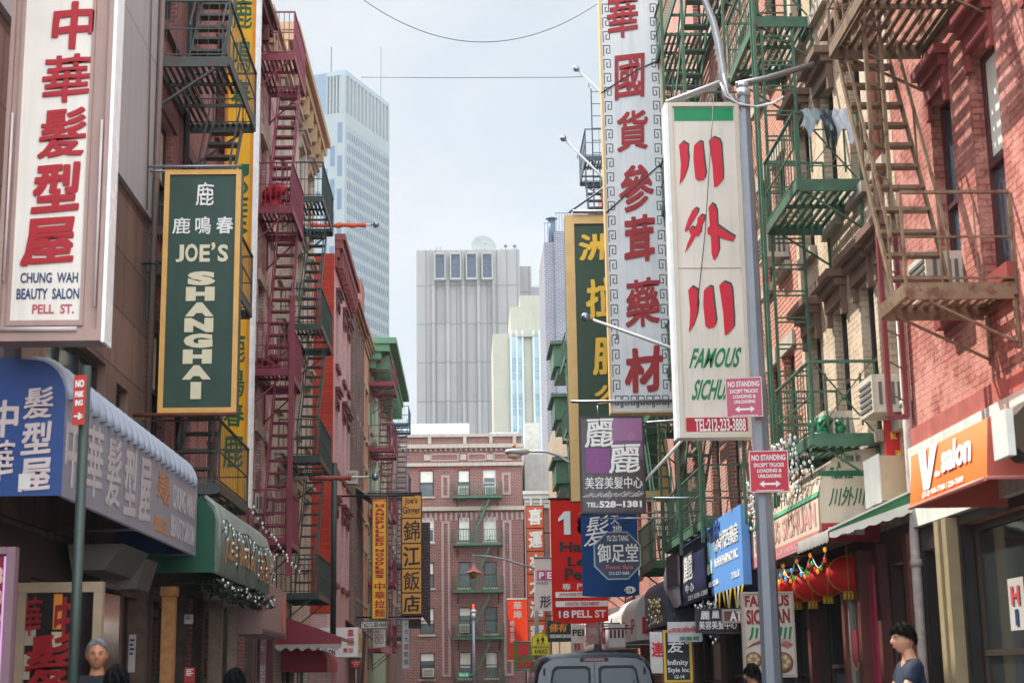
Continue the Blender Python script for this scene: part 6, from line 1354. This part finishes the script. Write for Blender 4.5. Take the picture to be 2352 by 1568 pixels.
# flag poles
def flagpole(label, p0, p1, r, cloth=None, cm=None):
    t = thing('flagpole', label, 'flagpole', p0); p0 = Vector(p0); p1 = Vector(p1); d = (p1-p0).normalized()
    MB().tube([p0, p1], [r*1.2, r*.8], 8).build('pole', mat('pole_white', 'c3c2bf', .4, .2, noise=.1), t); B = MB(); B.ball(p1+d*r*4, r*2.6, 10, 7); B.tube([p1, p1+d*r*3], r*.6, 6); B.build('finial', mat('finial_ball', '7f8a90', .25, .7), t)
    if cloth:
        a, c = cloth; n = 12; pts = [p0+(p1-p0)*(a+(c-a)*k/n)+Vector((0,0,-.02+.012*math.sin(k*1.9))) for k in range(n+1)]; MB().tube(pts, [r*(1.8+.4*math.sin(k*2.3)) for k in range(n+1)], 8).build('furled_flag', cm, t)
    else:
        q = p0+(p1-p0)*.86; MB().tube([q, q+Vector((0,0,-.18))], r*.5, 5).build('halyard_block', STEEL, t)
flagpole('white flagpole with a silver ball slanting across the medicine sign', (4.8, 25, PY(1753,873,25).z), PY(1362,735,25), .032)
flagpole('upper bare flagpole with a ball against the sky left of the medicine sign', (4.8, 40, PY(1482,309,40).z), PY(1332,166,40), .035)
flagpole('lower bare flagpole with a ball against the sky left of the medicine sign', (4.8, 40.6, PY(1482,500,40.6).z), PY(1302,326,40.6), .035)
flagpole('level flagpole with an orange red furled flag crossing the office tower', (-4.5, 42, PY(680,516,42).z), PY(852,516,42), .035, (.1,.93), mat('flag_orange', 'c8522c', .7, noise=.15))
flagpole('level flagpole with a rusty furled flag above the noodle sign', (-4.5, 37.6, PY(620,1097,37.6).z), PY(848,1095,37.6), .035, (.32,.8), mat('flag_rust', '8e4636', .7, noise=.2))
t = thing('lamp_standard', 'green lamp standard behind the maroon awning on the left pavement', 'post', (-3.1, 46.5, .15)); MB().tube([(-3.2,46.5,.15),(-3.05,46.5,2.9)], .05, 6).build('post', FDG, t)

# ------------------------------------------------------------------ street level pieces on the left
t = thing('shop_entry', 'glazed salon entry with a tan wooden frame and red stick-on Chinese characters', 'shop entry', (-4.0, 15.8, .15)); WF = mat('tan_entry_frame', 'a08a70', .6, noise=.15)
xa, xb, zt = PY(36,1450,15.5).x, PY(232,1450,15.5).x, PY(140,1336,15.5).z; B = MB()
B.box(xb-.085, xb, 15.5, 15.6, .15, zt-.1); B.box(xa, xb, 15.5, 15.6, zt-.098, zt); B.box(xa, xa+.08, 15.5, 15.6, .15, zt-.1); B.build('frame', WF, t)
MB().box(xa+.082, xb-.087, 15.54, 15.55, .15, zt-.1).build('door_glass', glass('entry_glass', '1f1714', .08), t); MB().box(xb-.02, xb-.004, 15.61, 16.3, .15, zt-.1).build('side_glass', glass('entry_glass', '1f1714', .08), t)
MB().box(xa, xb, 15.6, 16.3, zt-.05, zt-.003).build('entry_roof', mat('dark_timber', '3a2a22', .7), t)
U = (36, 1336, 232, 2000); s = Sign((xa, 15.538, .15), (1,0,0), (0,0,1), (0,-1,0), xb-xa, zt-.15); g = lambda a,b,c,d: ((a-36)/196, 1-(b-1336)/(zt-.15)/232.3*1.0, 0, 0)
hh = (zt-.15)*232.3
def gb(a,b,c,d): return ((a-36)/196, 1-(d-1336)/hh, (c-36)/196, 1-(b-1336)/hh)
for ch, q in (('華', (42,1372,90,1452)), ('中', (122,1372,166,1455)), ('髮', (60,1452,170,1568)), ('型', (50,1580,165,1690))): s.text(ch, *gb(*q), mat('sticker_red', '8e1016', .4), .05, .05, .06, .003, .001, wob=.02)
for q in ((42,1440,80,1475),(42,1495,70,1550)): s.rect(*gb(*q), mat('notice_paper', '9a8f80', .6), .002, .0004, 'notice')
s.rect(*gb(118,1362,138,1440), mat('orange_scroll', 'd8802c', .5), .002, .0004, 'scroll'); s.rect(*gb(116,1446,140,1480), mat('pale_scroll', 'b8a98c', .5), .002, .0004, 'scroll'); s.rect(*gb(118,1530,140,1568), mat('pale_scroll', 'b8a98c', .5), .002, .0004, 'scroll'); s.done(t)  # scrolls as flat orange and pale sheets
t = thing('poster_case', 'pink framed lit poster case with red and white panel at the left edge', 'poster case', (-4.3, 13.5, .15)); xa, xb, zt = PY(-60,1450,13.6).x, PY(26,1450,13.6).x, PY(20,1255,13.6).z; PKF = mat('pink_case_frame', '8a6a74', .35, noise=.08)
B = MB(); B.box(xb-.075, xb, 13.6, 13.72, .15, zt); B.box(xa, xb-.077, 13.6, 13.72, zt-.06, zt); B.build('frame', PKF, t); MB().box(xb-.095, xb-.078, 13.61, 13.63, .2, zt-.08).build('tube_light', mat('pink_tube', 'd8a0d0', .3, emit=.25), t)
s = Sign((xa, 13.64, .15), (1,0,0), (0,0,1), (0,-1,0), xb-xa-.1, zt-.22); MB().prism([(0,0),(s.w,0),(s.w,s.h),(0,s.h)], s.o, s.ex, s.ey, (0,.03,0), (0,0,0)).build('poster', mat('poster_crimson', '8a1c38', .5, noise=.15), t)
for k, (tx, b0, b1) in enumerate((('8', .9, .96), ('00', .83, .88), ('♥', .75, .80))): s.text(tx, .6, b0, .98, b1, mat('poster_peach', 'd8b49a', .5), .03, t=.003)
s.rect(.55,.45,.98,.7, mat('poster_photo', 'b5b4a6', .5, noise=.4, scale=9), .003, .001, 'photo'); s.done(t)
for lab_, x, y, w_, h0, h1, m_ in (('orange brown notice covered post beside the blue awning shop', -3.9, 20.75, .16, .15, 2.72, mat('post_orange', 'b07a48', .7, noise=.35, scale=9)), ('worn grey stone doorway post by the pleated awning', -3.95, 24.9, .2, .15, 2.75, mat('post_stone', '857565', .8, noise=.35, scale=7)), ('pale doorway post with papers below the pleated awning', -3.85, 26.0, .14, .15, 2.7, mat('post_pale', '9a8878', .8, noise=.35, scale=8))):
    tag(MB().box(x-w_/2, x+w_/2, y-.09, y+.09, h0, h1).box(x-w_/2-.03, x+w_/2+.03, y-.12, y+.12, h0, h0+.25).box(x-w_/2-.02, x+w_/2+.02, y-.11, y+.11, h1-.1, h1+.02).build('door_post', m_), lab_, 'post')
s = ysign(486, 1510, 512, 1540, 25.2); 
for lab_, U, Y, m_, tx in (('small red notice with white print beside the shop doors', (450,1630,474,1665), 21.5, mat('notice_red', 'a8342c', .5), 'SALE'), ('white door notice hung in the green shop doorway', (450,1500,470,1522), 22.0, mat('notice_white', 'b8b0ac', .5), 'OPEN'), ('white paper notice strip on the pale doorway post', (312,1552,328,1640), 20.6, mat('notice_white', 'b8b0ac', .5), 'A B C')):
    s = Sign(PY(U[0]/1.063, U[3]/1.063, Y), (1,0,0), (0,0,1), (0,-1,0), (U[2]-U[0])/1.063*Y/3600, (U[3]-U[1])/1.063*Y/3600); t = thing('notice', lab_, 'notice', s.o); MB().prism([(0,0),(s.w,0),(s.w,s.h),(0,s.h)], s.o, s.ex, s.ey, (0,.02,0), (0,0,0)).build('sheet', m_, t); [s.rect(.15, .82-.12*k, .85-.2*(k % 2), .88-.12*k, WHT if 'red' in lab_ else NAVY, .002, .001, 'print') for k in range(4)]; s.done(t)

# right: restaurant doorway
t = thing('shop_entry', 'red brown restaurant entry with a glass door and dark tiled surround', 'shop entry', (4.5, 18.6, .15)); RB = mat('entry_red_brown', '5e2a22', .55, noise=.25, scale=6)
B = MB()
for u in (18.35, 19.15): B.box(4.52, 4.7, u-.07, u+.07, .15, 2.9)
B.build('door_jamb', RB, t); MB().box(4.6, 4.64, 18.42, 19.08, .17, 2.5).build('door_glass', glass('entry_glass2', '1a1512', .08), t)
B = MB(); B.box(4.56, 4.6, 18.42, 18.5, .17, 2.5); B.box(4.56, 4.6, 19.0, 19.08, .17, 2.5); B.box(4.56, 4.6, 18.502, 18.998, 2.36, 2.5); B.build('door_frame', mat('door_pale_metal', '8c867c', .4, .4), t)
s = Sign((4.555, 18.98, 1.5), (0,-1,0), (0,0,1), (-1,0,0), .46, .6); s.shape([(.25,.85),(.75,.85),(.8,.25),(.5,.1),(.2,.25)], mat('door_crimson', '6e1a2a', .5), .006, .002, 'shop_emblem'); s.line([(.2,.2),(.35,.1),(.5,.07),(.65,.1),(.8,.2)], .03, mat('door_gold', 'b08a4a', .5)); s.done(t)
t = thing('wall_banner', 'narrow crimson cloth strip hanging between the doorway and the drain pipe', 'banner', (4.6, 17.95, .6)); MB().box(4.55, 4.58, 17.75, 17.95, .6, 2.7).build('cloth', mat('crimson_strip', '8e1a38', .7), t)
t = thing('window_display', 'reflective corner shop window with white posters and a small red tag inside', 'window display', (4.7, 13.2, .4))
for y, z, w_, h_, m_ in ((13.75,1.85,.4,.45,mat('display_white','a8a49c',.6)), (13.3,1.8,.38,.4,mat('display_white','a8a49c')), (12.4,2.3,.16,.3,mat('display_red','b02018',.5)), (12.9,.8,.3,.7,mat('display_brown','4a382a',.6))): MB().box(4.8+.02-.04, 4.8+.006-.02, y-w_/2, y+w_/2, z, z+h_).build('poster', m_, t)
s = Sign((4.778, 13.93, 1.87), (0,-1,0), (0,0,1), (-1,0,0), .36, .4); s.text('H', .2,.5,.8,.9, mat('dusty_red', 'b0444c'), .04); s.text('I', .4,.05,.6,.4, NAVY, .04); s.done(t)

# ------------------------------------------------------------------ van
def van():
    t = thing('parked_van', 'dark slate blue van seen from behind with two tinted rear windows', 'van', (1.87, 26.4, .004)); cx_, y0 = 1.87, 24.0
    VM = mat('van_paint', '1f2a35', .25, .1, noise=.06, scale=2, spec=.7); VG = glass('van_glass', '1d2a36', .04, .35)
    def sec(sw, top, shoulder=1.02, low=.42): return [(-.93*sw,low),(-1.0*sw,.62),(-1.0*sw,shoulder),(-.955*sw,shoulder+.16*(top-shoulder)/.86),(-.87*sw,shoulder+.72*(top-shoulder)),(-.80*sw,shoulder+.88*(top-shoulder)),(-.68*sw,shoulder+.97*(top-shoulder)),(-.35*sw,top-.004),(0,top),(.35*sw,top-.004),(.68*sw,shoulder+.97*(top-shoulder)),(.80*sw,shoulder+.88*(top-shoulder)),(.87*sw,shoulder+.72*(top-shoulder)),(.955*sw,shoulder+.16*(top-shoulder)/.86),(1.0*sw,shoulder),(1.0*sw,.62),(.93*sw,low)]
    st = [(0,.955,1.80),(.05,.985,1.85),(.16,1.0,1.88),(1.2,1.0,1.89),(2.6,1.0,1.885),(3.25,.99,1.83),(3.75,.97,1.38),(4.0,.96,1.16),(4.6,.93,1.06),(4.78,.86,.92),(4.84,.8,.8)]
    R = [[Vector((cx_+x, y0+y+(.06*(z-.6) if y < .2 and z > .6 else 0), z)) for x, z in sec(sw, tp, min(1.02, tp-.06))] for y, sw, tp in st]
    B = MB(); B.grid(R); B.f.append(tuple(range(17))); B.s.append(False); B.f.append(tuple(range(170, 187))[::-1]); B.s.append(False); i = len(B.v); B.build('body', VM, t, recalc=False)
    rf = lambda x, z, d=0: Vector((cx_+x, y0+.06*(z-.6)-d, z)); q = mat('van_rubber', '101214', .6)
    for s_ in (-1, 1):
        o = [(.06,1.10),(.10,1.06),(.66,1.06),(.72,1.10),(.64,1.62),(.58,1.68),(.12,1.68),(.06,1.64)]
        B = MB(); B.f.append(tuple(range(8))); B.s.append(False); B.v = [rf(s_*x, z, .012) for x, z in o]; B.build('window_seal', q, t)
        B = MB(); c = (.37,1.37); B.v = [rf(s_*(c[0]+(x-c[0])*.88), c[1]+(z-c[1])*.86, .018) for x, z in o]; B.f.append(tuple(range(8))); B.s.append(False); B.build('rear_window', VG, t)
        B = MB(); B.hexa([rf(s_*a,z,d) for z in (.78,1.08) for a, d in ((.83,.03),(.93,.03),(.93,-.03),(.83,-.03))]); B.build('tail_light', mat('tail_red', '8a1218', .2), t)
        B = MB(); B.bar(rf(s_*.14,1.02,.03), rf(s_*.24,1.02,.03), .05, .04); B.build('door_handle', q, t)
        for y in (.95, 3.75):
            B = MB(); B.tube([(cx_+s_*.72, y0+y, .34),(cx_+s_*.98, y0+y, .34)], .33, 20); w_ = B.build('wheel', mat('tyre', '17181a', .8), t); B = MB(); B.tube([(cx_+s_*.975, y0+y, .34),(cx_+s_*1.0, y0+y, .34)], .2, 16); B.build('rim', mat('rim', '8c8f92', .35, .7), w_)
        for a, c in ((.35,1.35),(1.5,2.55)): B = MB(); B.hexa([Vector((cx_+s_*(xx+d), y0+yy, z)) for z, xx in ((1.14,.965),(1.6,.89)) for yy, d in ((a,-.02),(c,-.02),(c,.004),(a,.004))]); B.build('side_window', VG, t)
        m0 = Vector((cx_+s_*1.1, y0+3.2, 1.18)); B = MB(); B.ball(m0, .13, 10, 6, (.8,.6,1)); B.bar(m0, m0-Vector((s_*.18,0,.04)), .05); B.build('wing_mirror', q, t)
        B = MB(); B.ball((cx_+s_*.68, y0+4.72, .8), .13, 10, 6, (1.3,.6,.8)); B.build('headlight', mat('headlight', 'c8ccd0', .1), t)
    for s_ in (-1, 1):
        for z in (.9, 1.25, 1.6): B = MB(); B.bar(rf(s_*.885, z-.05, .02) if z < 1.2 else rf(s_*(.885-.13*(z-1.1)/.5), z-.05, .02), rf(s_*.885, z+.05, .02) if z < 1.2 else rf(s_*(.885-.13*(z-1.1)/.5), z+.05, .02), .04, .03); B.build('hinge', q, t)
        B = MB(); B.bar(rf(s_*.30,1.075,.03), rf(s_*.52,1.30,.026), .014, .012); B.bar(rf(s_*.44,1.12,.024), rf(s_*.60,1.47,.022), .010, .008); B.build('wiper', q, t)
    MB().bar(rf(0,.62,.008), rf(0,1.77,.008), .014, .006).build('door_seam', q, t)
    B = MB(); B.hexa([rf(a,z,d) for z in (1.745,1.795) for a, d in ((-.21,.03),(.21,.03),(.21,-.04),(-.21,-.04))]); b_ = B.build('brake_light', q, t); B = MB(); B.hexa([rf(a,z,d) for z in (1.752,1.786) for a, d in ((-.15,.036),(.15,.036),(.15,.028),(-.15,.028))]); B.build('lens', mat('brake_red', '7a1620', .2), b_)
    MB().box(cx_-.95, cx_+.95, y0-.12, y0+.05, .4, .58).build('bumper', mat('bumper_grey', '3a3e42', .5), t); MB().box(cx_-.16, cx_+.16, y0-.03, y0-.02, .66, .82).build('number_plate', mat('plate_yellow', 'c8a84a', .5), t)
    B = MB(); B.hexa([Vector((cx_+a, y0+y, z+.01)) for a, y, z in ((-.8,3.32,1.76),(.8,3.32,1.76),(.84,3.7,1.42),(-.84,3.7,1.42))]+[Vector((cx_+a, y0+y+.01, z+.03)) for a, y, z in ((-.8,3.32,1.76),(.8,3.32,1.76),(.84,3.7,1.42),(-.84,3.7,1.42))]); B.build('windscreen', VG, t)
van()

# ------------------------------------------------------------------ people
def evaluated(o):
    bpy.context.view_layer.update(); d = bpy.context.evaluated_depsgraph_get(); me = bpy.data.meshes.new_from_object(o.evaluated_get(d)); bpy.data.objects.remove(o); return me
def skin_mesh(J, E_, sub=2):
    names = list(J); me = bpy.data.meshes.new('skin'); me.from_pydata([J[n][0] for n in names], [], [] ) if False else me.from_pydata([tuple(J[n][0]) for n in names], [(names.index(a), names.index(b)) for a, b in E_], [])
    o = bpy.data.objects.new('skin', me); COL.objects.link(o); o.modifiers.new('s', 'SKIN')
    for i, n in enumerate(names): r = J[n][1]; me.skin_vertices[0].data[i].radius = r if isinstance(r, tuple) else (r, r)
    me.skin_vertices[0].data[0].use_root = True
    if sub: o.modifiers.new('u', 'SUBSURF').levels = sub; o.modifiers['u'].render_levels = sub
    return evaluated(o)
def head_mesh(c, tilt=0):
    V = []; F = []; n, m_ = 40, 30
    for a in range(m_+1):
        th = math.pi*a/m_; z = math.cos(th)
        for b_ in range(n):
            ph = 2*math.pi*b_/n; x = math.sin(th)*math.sin(ph); y = math.sin(th)*math.cos(ph)
            X, Y_, Z = x*.079, y*.096, z*.118
            if Z < -.02: k = min(1, (-Z-.02)/.10); X *= 1-.24*k; Y_ *= (1+.02*k) if y > 0 else (1-.42*k)
            if y > 0:
                g = lambda cx_, cz, sx, sz, h: h*math.exp(-((X-cx_)/sx)**2-((Z-cz)/sz)**2)*y
                Y_ += g(0,-.022,.014,.022,.028)+g(0,.0,.010,.03,.010)+g(0,-.062,.024,.010,.010)+g(0,-.100,.024,.020,.016)+g(.03,.024,.03,.010,.007)+g(-.03,.024,.03,.010,.007)-g(.032,.004,.017,.013,.012)-g(-.032,.004,.017,.013,.012)+g(.045,-.03,.02,.02,.004)+g(-.045,-.03,.02,.02,.004)
            V.append(Vector((X, Y_, Z)))
    for a in range(m_):
        for b_ in range(n): p = a*n+b_; q = a*n+(b_+1) % n; F.append((p, q, q+n, p+n))
    return V, F
def person(label, loc, yaw, H, hair_col, shirt_col, pants_col, skin_col, arms, hair='short', lean=0, turn=0):
    k = H/1.74; t = thing('person', label, 'person', loc); R = Matrix.Rotation(yaw, 3, 'Z'); base = Vector(loc)
    def Wd(p): return R @ (Vector(p)*k)
    hp = {}
    J = {'pelvis': ((0,0,.95),(.15,.105)), 'waist': ((0,-.01,1.1),(.12,.085)), 'chest': ((0,-.01+lean*.5,1.3),(.135,.098)), 'neckb': ((0,-.01+lean,1.44),.07), 'neck': ((0,.005+lean,1.495),.060), 'head': ((0,.02+lean,1.55),.058)}
    E_ = [('pelvis','waist'),('waist','chest'),('chest','neckb'),('neckb','neck'),('neck','head')]
    for s_, nm in ((-1,'l'),(1,'r')):
        el, wr = arms[0 if s_ < 0 else 1]
        J.update({'sh'+nm: ((.175*s_,-.01+lean*.8,1.385),.060), 'el'+nm: (el,.043), 'wr'+nm: (wr,.031), 'hip'+nm: ((.09*s_,0,.88),.088), 'kn'+nm: ((.10*s_,.02,.49),.058), 'an'+nm: ((.105*s_,-.02,.09),.042), 'toe'+nm: ((.12*s_,.14,.035),.035)})
        d = (Vector(wr)-Vector(el)).normalized(); sd = d.cross(Vector((0,0,1))); sd = sd.normalized() if sd.length > .1 else Vector((0,1,0)); w0 = Vector(wr)
        J['pa'+nm] = (w0+d*.05,(.034,.022)); E_ += [('chest','sh'+nm),('sh'+nm,'el'+nm),('el'+nm,'wr'+nm),('wr'+nm,'pa'+nm),('pelvis','hip'+nm),('hip'+nm,'kn'+nm),('kn'+nm,'an'+nm),('an'+nm,'toe'+nm)]
        for f in range(4):
            o = (f-1.5)*.019; L_ = (.034,.040,.037,.028)[f]; p1 = w0+d*.088+sd*o; p2 = p1+d*L_-Vector((0,0,.006)); p3 = p2+d*L_*.8-Vector((0,0,.014))
            J[f'f{f}a'+nm] = (p1,.0095); J[f'f{f}b'+nm] = (p2,.0085); J[f'f{f}c'+nm] = (p3,.0075); E_ += [('pa'+nm,f'f{f}a'+nm),(f'f{f}a'+nm,f'f{f}b'+nm),(f'f{f}b'+nm,f'f{f}c'+nm)]
        p1 = w0+d*.04-sd*.035*s_; J['ta'+nm] = (p1,.011); J['tb'+nm] = (p1+d*.04-sd*.012*s_,.009); E_ += [('pa'+nm,'ta'+nm),('ta'+nm,'tb'+nm)]
    me = skin_mesh(J, E_, 1); V = [v.co.copy() for v in me.vertices]; F = [tuple(p.vertices) for p in me.polygons]
    hv, hf = head_mesh(None); hc = Vector((0,.04+lean,1.612)); RT = Matrix.Rotation(turn, 3, 'Z'); i = len(V); V += [hc+RT @ v for v in hv]; F += [tuple(i+q for q in f) for f in hf]
    for s_ in (-1, 1):
        B = MB(); B.ball((0,0,0), .032, 8, 6, (.5,.6,1.05)); i = len(V); V += [hc+RT @ (v+Vector((s_*.076,-.008,-.006))) for v in B.v]; F += [tuple(i+q for q in f) for f in B.f]
    m2 = bpy.data.meshes.new('b'); m2.from_pydata([tuple(v) for v in V], [], F); o = bpy.data.objects.new('b', m2); COL.objects.link(o); md = o.modifiers.new('r', 'REMESH'); md.mode = 'VOXEL'; md.voxel_size = .0065; md.use_smooth_shade = True; sm = o.modifiers.new('sm', 'SMOOTH'); sm.factor = .5; sm.iterations = 2
    me = evaluated(o); me.name = 'body'
    for v in me.vertices: v.co = Wd(v.co)
    me.materials.append(mat('skin_'+label[:14].replace(' ', '_'), skin_col, .5, noise=.08, scale=20)); o = bpy.data.objects.new('body', me); COL.objects.link(o); o.parent = t; ORG[o] = base
    def child(nm, vs, fs, m, smooth=True):
        me = bpy.data.meshes.new(nm); me.from_pydata([tuple(Wd(v)) for v in vs], [], fs); me.polygons.foreach_set('use_smooth', [smooth]*len(me.polygons)); me.materials.append(m); o = bpy.data.objects.new(nm, me); COL.objects.link(o); o.parent = t; ORG[o] = base
    def sub(names_, grow, edges):
        JJ = {n: (J[n][0], tuple(x+grow for x in (J[n][1] if isinstance(J[n][1], tuple) else (J[n][1],)*2))) for n in names_}; JJ.update(extra); me = skin_mesh(JJ, edges, 2); return [v.co.copy() for v in me.vertices], [tuple(p.vertices) for p in me.polygons]
    extra = {}; sl = .62
    for nm in 'lr':
        a = Vector(J['sh'+nm][0]); c = Vector(J['el'+nm][0]); extra['sv'+nm] = (a+(c-a)*sl, (.068,.068)); extra['sh'+nm] = (a, (.074,.07))
    extra['hem'] = ((0,0,.90), (.165,.12)); extra['neckb'] = ((0,-.012+lean,1.425), (.075,.07))
    v_, f_ = sub(['pelvis','waist','chest','shl','shr'], .034, [('hem','pelvis'),('pelvis','waist'),('waist','chest'),('chest','neckb'),('chest','shl'),('chest','shr'),('shl','svl'),('shr','svr')])
    if 'jacket' in label:
        extra2 = {}
        for nm in 'lr': extra2['sh'+nm] = (J['sh'+nm][0], (.08,.075)); extra2['el'+nm] = (J['el'+nm][0], (.06,.06)); extra2['wr'+nm] = (J['wr'+nm][0], (.05,.05))
        extra.clear(); extra.update(extra2); extra['hem'] = ((0,0,.88), (.175,.13)); extra['neckb'] = ((0,-.012+lean,1.455), (.078,.074))
        v_, f_ = sub(['pelvis','waist','chest','shl','shr'], .036, [('hem','pelvis'),('pelvis','waist'),('waist','chest'),('chest','neckb'),('chest','shl'),('chest','shr'),('shl','ell'),('shr','elr'),('ell','wrl'),('elr','wrr')])
    for v in v_: v += Vector((math.sin(v.z*38+v.x*20), math.sin(v.z*31+v.x*12), 0))*.004
    child('shirt', v_, f_, mat('cloth_'+label[:18].replace(' ', '_'), shirt_col, .85, noise=.2, scale=12))
    extra.clear(); v_, f_ = sub(['pelvis','hipl','hipr','knl','knr','anl','anr'], .016, [('pelvis','hipl'),('pelvis','hipr'),('hipl','knl'),('hipr','knr'),('knl','anl'),('knr','anr')]); child('trousers', v_, f_, mat('trousers_'+label[:12].replace(' ', '_'), pants_col, .85, noise=.2))
    for s_ in (-1, 1): B = MB(); B.ball((.115*s_,.06,.045), .06, 10, 7, (.85,2.1,.75)); child('shoe', B.v, B.f, mat('shoe_black', '1a1a1c', .5))
    # hair: a lumpy cap following the skull
    rnd = random.Random(len(label)); n, m_ = 44, 22; hvv = []
    def line(ph):                       # how far down (polar angle) the hair reaches at azimuth ph (0 = front)
        c = math.cos(ph); return (.98+.75*(1-c)/2) if hair == 'fringe' else (.70+.06*math.sin(ph*7)+.03*math.sin(ph*23))+((1-c)/2)*1.4
    for a in range(m_+1):
        for b_ in range(n):
            ph = 2*math.pi*b_/n; th = line(ph)*a/m_; j = .010+.006*math.sin(ph*9+th*5)+.004*math.sin(ph*17+2)+rnd.uniform(-.002,.002)
            if a == m_: j = -.004
            thick = 1.0 if hair != 'fringe' else 1.6
            hvv.append(hc+RT @ Vector(((.0795+j*thick)*math.sin(th)*math.sin(ph), (.097+j*thick)*math.sin(th)*math.cos(ph), (.119+j*thick*1.3)*math.cos(th))))
    nb0 = len(hvv)
    hff = [(a*n+b_, a*n+(b_+1) % n, (a+1)*n+(b_+1) % n, (a+1)*n+b_) for a in range(m_) for b_ in range(n)]
    for q in range(900):                 # loose locks over the cap
        ph = rnd.uniform(0, 2*math.pi); th = line(ph)*math.sqrt(rnd.uniform(.02, 1.0)); r_ = 1.10 if hair == 'fringe' else 1.05; sx, sy, sz = .0795*r_+.007, .097*r_+.007, .119*r_+.008
        p = Vector((sx*math.sin(th)*math.sin(ph), sy*math.sin(th)*math.cos(ph), sz*math.cos(th))); dn = Vector((sx*math.cos(th)*math.sin(ph), sy*math.cos(th)*math.cos(ph), -sz*math.sin(th))).normalized()
        nn = p.normalized(); sd = dn.cross(nn).normalized(); Lk = rnd.uniform(.018, .04)*(1.5 if hair == 'fringe' else .7); wk_ = rnd.uniform(.002, .0045); dn = (dn+sd*rnd.uniform(-.5,.5)+nn*rnd.uniform(-.05,.22 if hair == 'fringe' else .6)).normalized()
        i0_ = len(hvv); hvv += [hc+RT @ v for v in (p-sd*wk_-nn*.004, p+sd*wk_-nn*.004, p+nn*.004, p+dn*Lk)]; hff += [(i0_,i0_+2,i0_+3),(i0_+2,i0_+1,i0_+3),(i0_+1,i0_,i0_+3)]
    child('hair', hvv, hff, mat('hair_'+hair_col, hair_col, .8, noise=.6, scale=30, spec=.12))
    for s_ in (-1, 1):
        p = hc+RT @ Vector((s_*.031,.083,.004)); B = MB(); B.ball(p, .0095, 8, 6, (1.3,1,.6)); child('eye', B.v, B.f, mat('eye_white', '9a9086', .3)); B = MB(); B.ball(p+RT @ Vector((0,.006,0)), .006, 6, 5); child('iris', B.v, B.f, mat('eye_dark', '1a1210', .2))
        B = MB(); B.bar(hc+RT @ Vector((s_*.016,.097,.026)), hc+RT @ Vector((s_*.05,.084,.027)), .008, .007); child('eyebrow', B.v, B.f, mat('brow_'+hair_col, '4a4644' if hair == 'short' else hair_col, .6), False)
    B = MB(); B.tube([hc+RT @ Vector((-.022,.086,-.064)), hc+RT @ Vector((0,.0985,-.063)), hc+RT @ Vector((.022,.086,-.064))], [.003,.005,.003], 6); child('mouth', B.v, B.f, mat('lip', '8e5048', .5))
    return t
hang = (((-.24,.0,1.12),(-.25,.07,.88)), ((.24,.0,1.12),(.25,.07,.88)))
cross_ = (((-.23,.10,1.14),(.02,.27,1.10)), ((.23,.08,1.13),(-.02,.30,1.05)))
x_ = PY(2078,1470,13.9).x; person('young man in a navy t-shirt with dark fringe, arms folded, facing the street at right', (x_, 13.9, .15), math.radians(90), 1.765, '17130f', '121e33', '2a2c34', 'b98468', cross_, 'fringe', -.03, .12)
x_ = PY(225,1490,13.0).x; person('old man with short grey hair and dark jacket in front of the salon entry', (x_, 13.0, .15), math.radians(186), 1.715, '86888a', '17181c', '26262a', 'a06a4c', hang, 'short', .01, .1)
x_ = PY(268,1540,10.8).x; person('dark haired person in a black jacket seen from behind beside the old man', (x_, 10.8, .15), math.radians(8), 1.47, '0f0f10', '141517', '1c1c20', 'a8785c', hang, 'fringe', .0, 0)
x_ = PY(537,1550,13.8).x; person('black haired person in a grey jacket walking away left of centre', (x_, 13.8, .01), math.radians(-6), 1.60, '0e0e0f', '3a3a40', '22242a', 'a8785c', hang, 'fringe', .0, 0)
x_ = PY(1732,1550,17.4).x; person('dark haired person in a blue t-shirt half hidden by the grey lamp pole', (x_, 17.4, .01), math.radians(20), 1.60, '141212', '2b4fa0', '22242a', 'a8785c', hang, 'fringe', .0, 0)

# ------------------------------------------------------------------ air: fades the far towers
B = MB(); B.box(-700, 700, -80, 900, -1.2, 215)
hz = B.build('haze', mat('haze_air', 'ffffff', noise=0)); tag(hz, kind='stuff')
hm = hz.data.materials[0]; ht = hm.node_tree; ht.nodes.clear(); ho = ht.nodes.new('ShaderNodeOutputMaterial'); hv = ht.nodes.new('ShaderNodeVolumePrincipled')
hv.inputs['Color'].default_value = (.92, .95, 1, 1); hv.inputs['Density'].default_value = .00032; hv.inputs['Anisotropy'].default_value = .2
ht.links.new(hv.outputs[0], ho.inputs['Volume'])
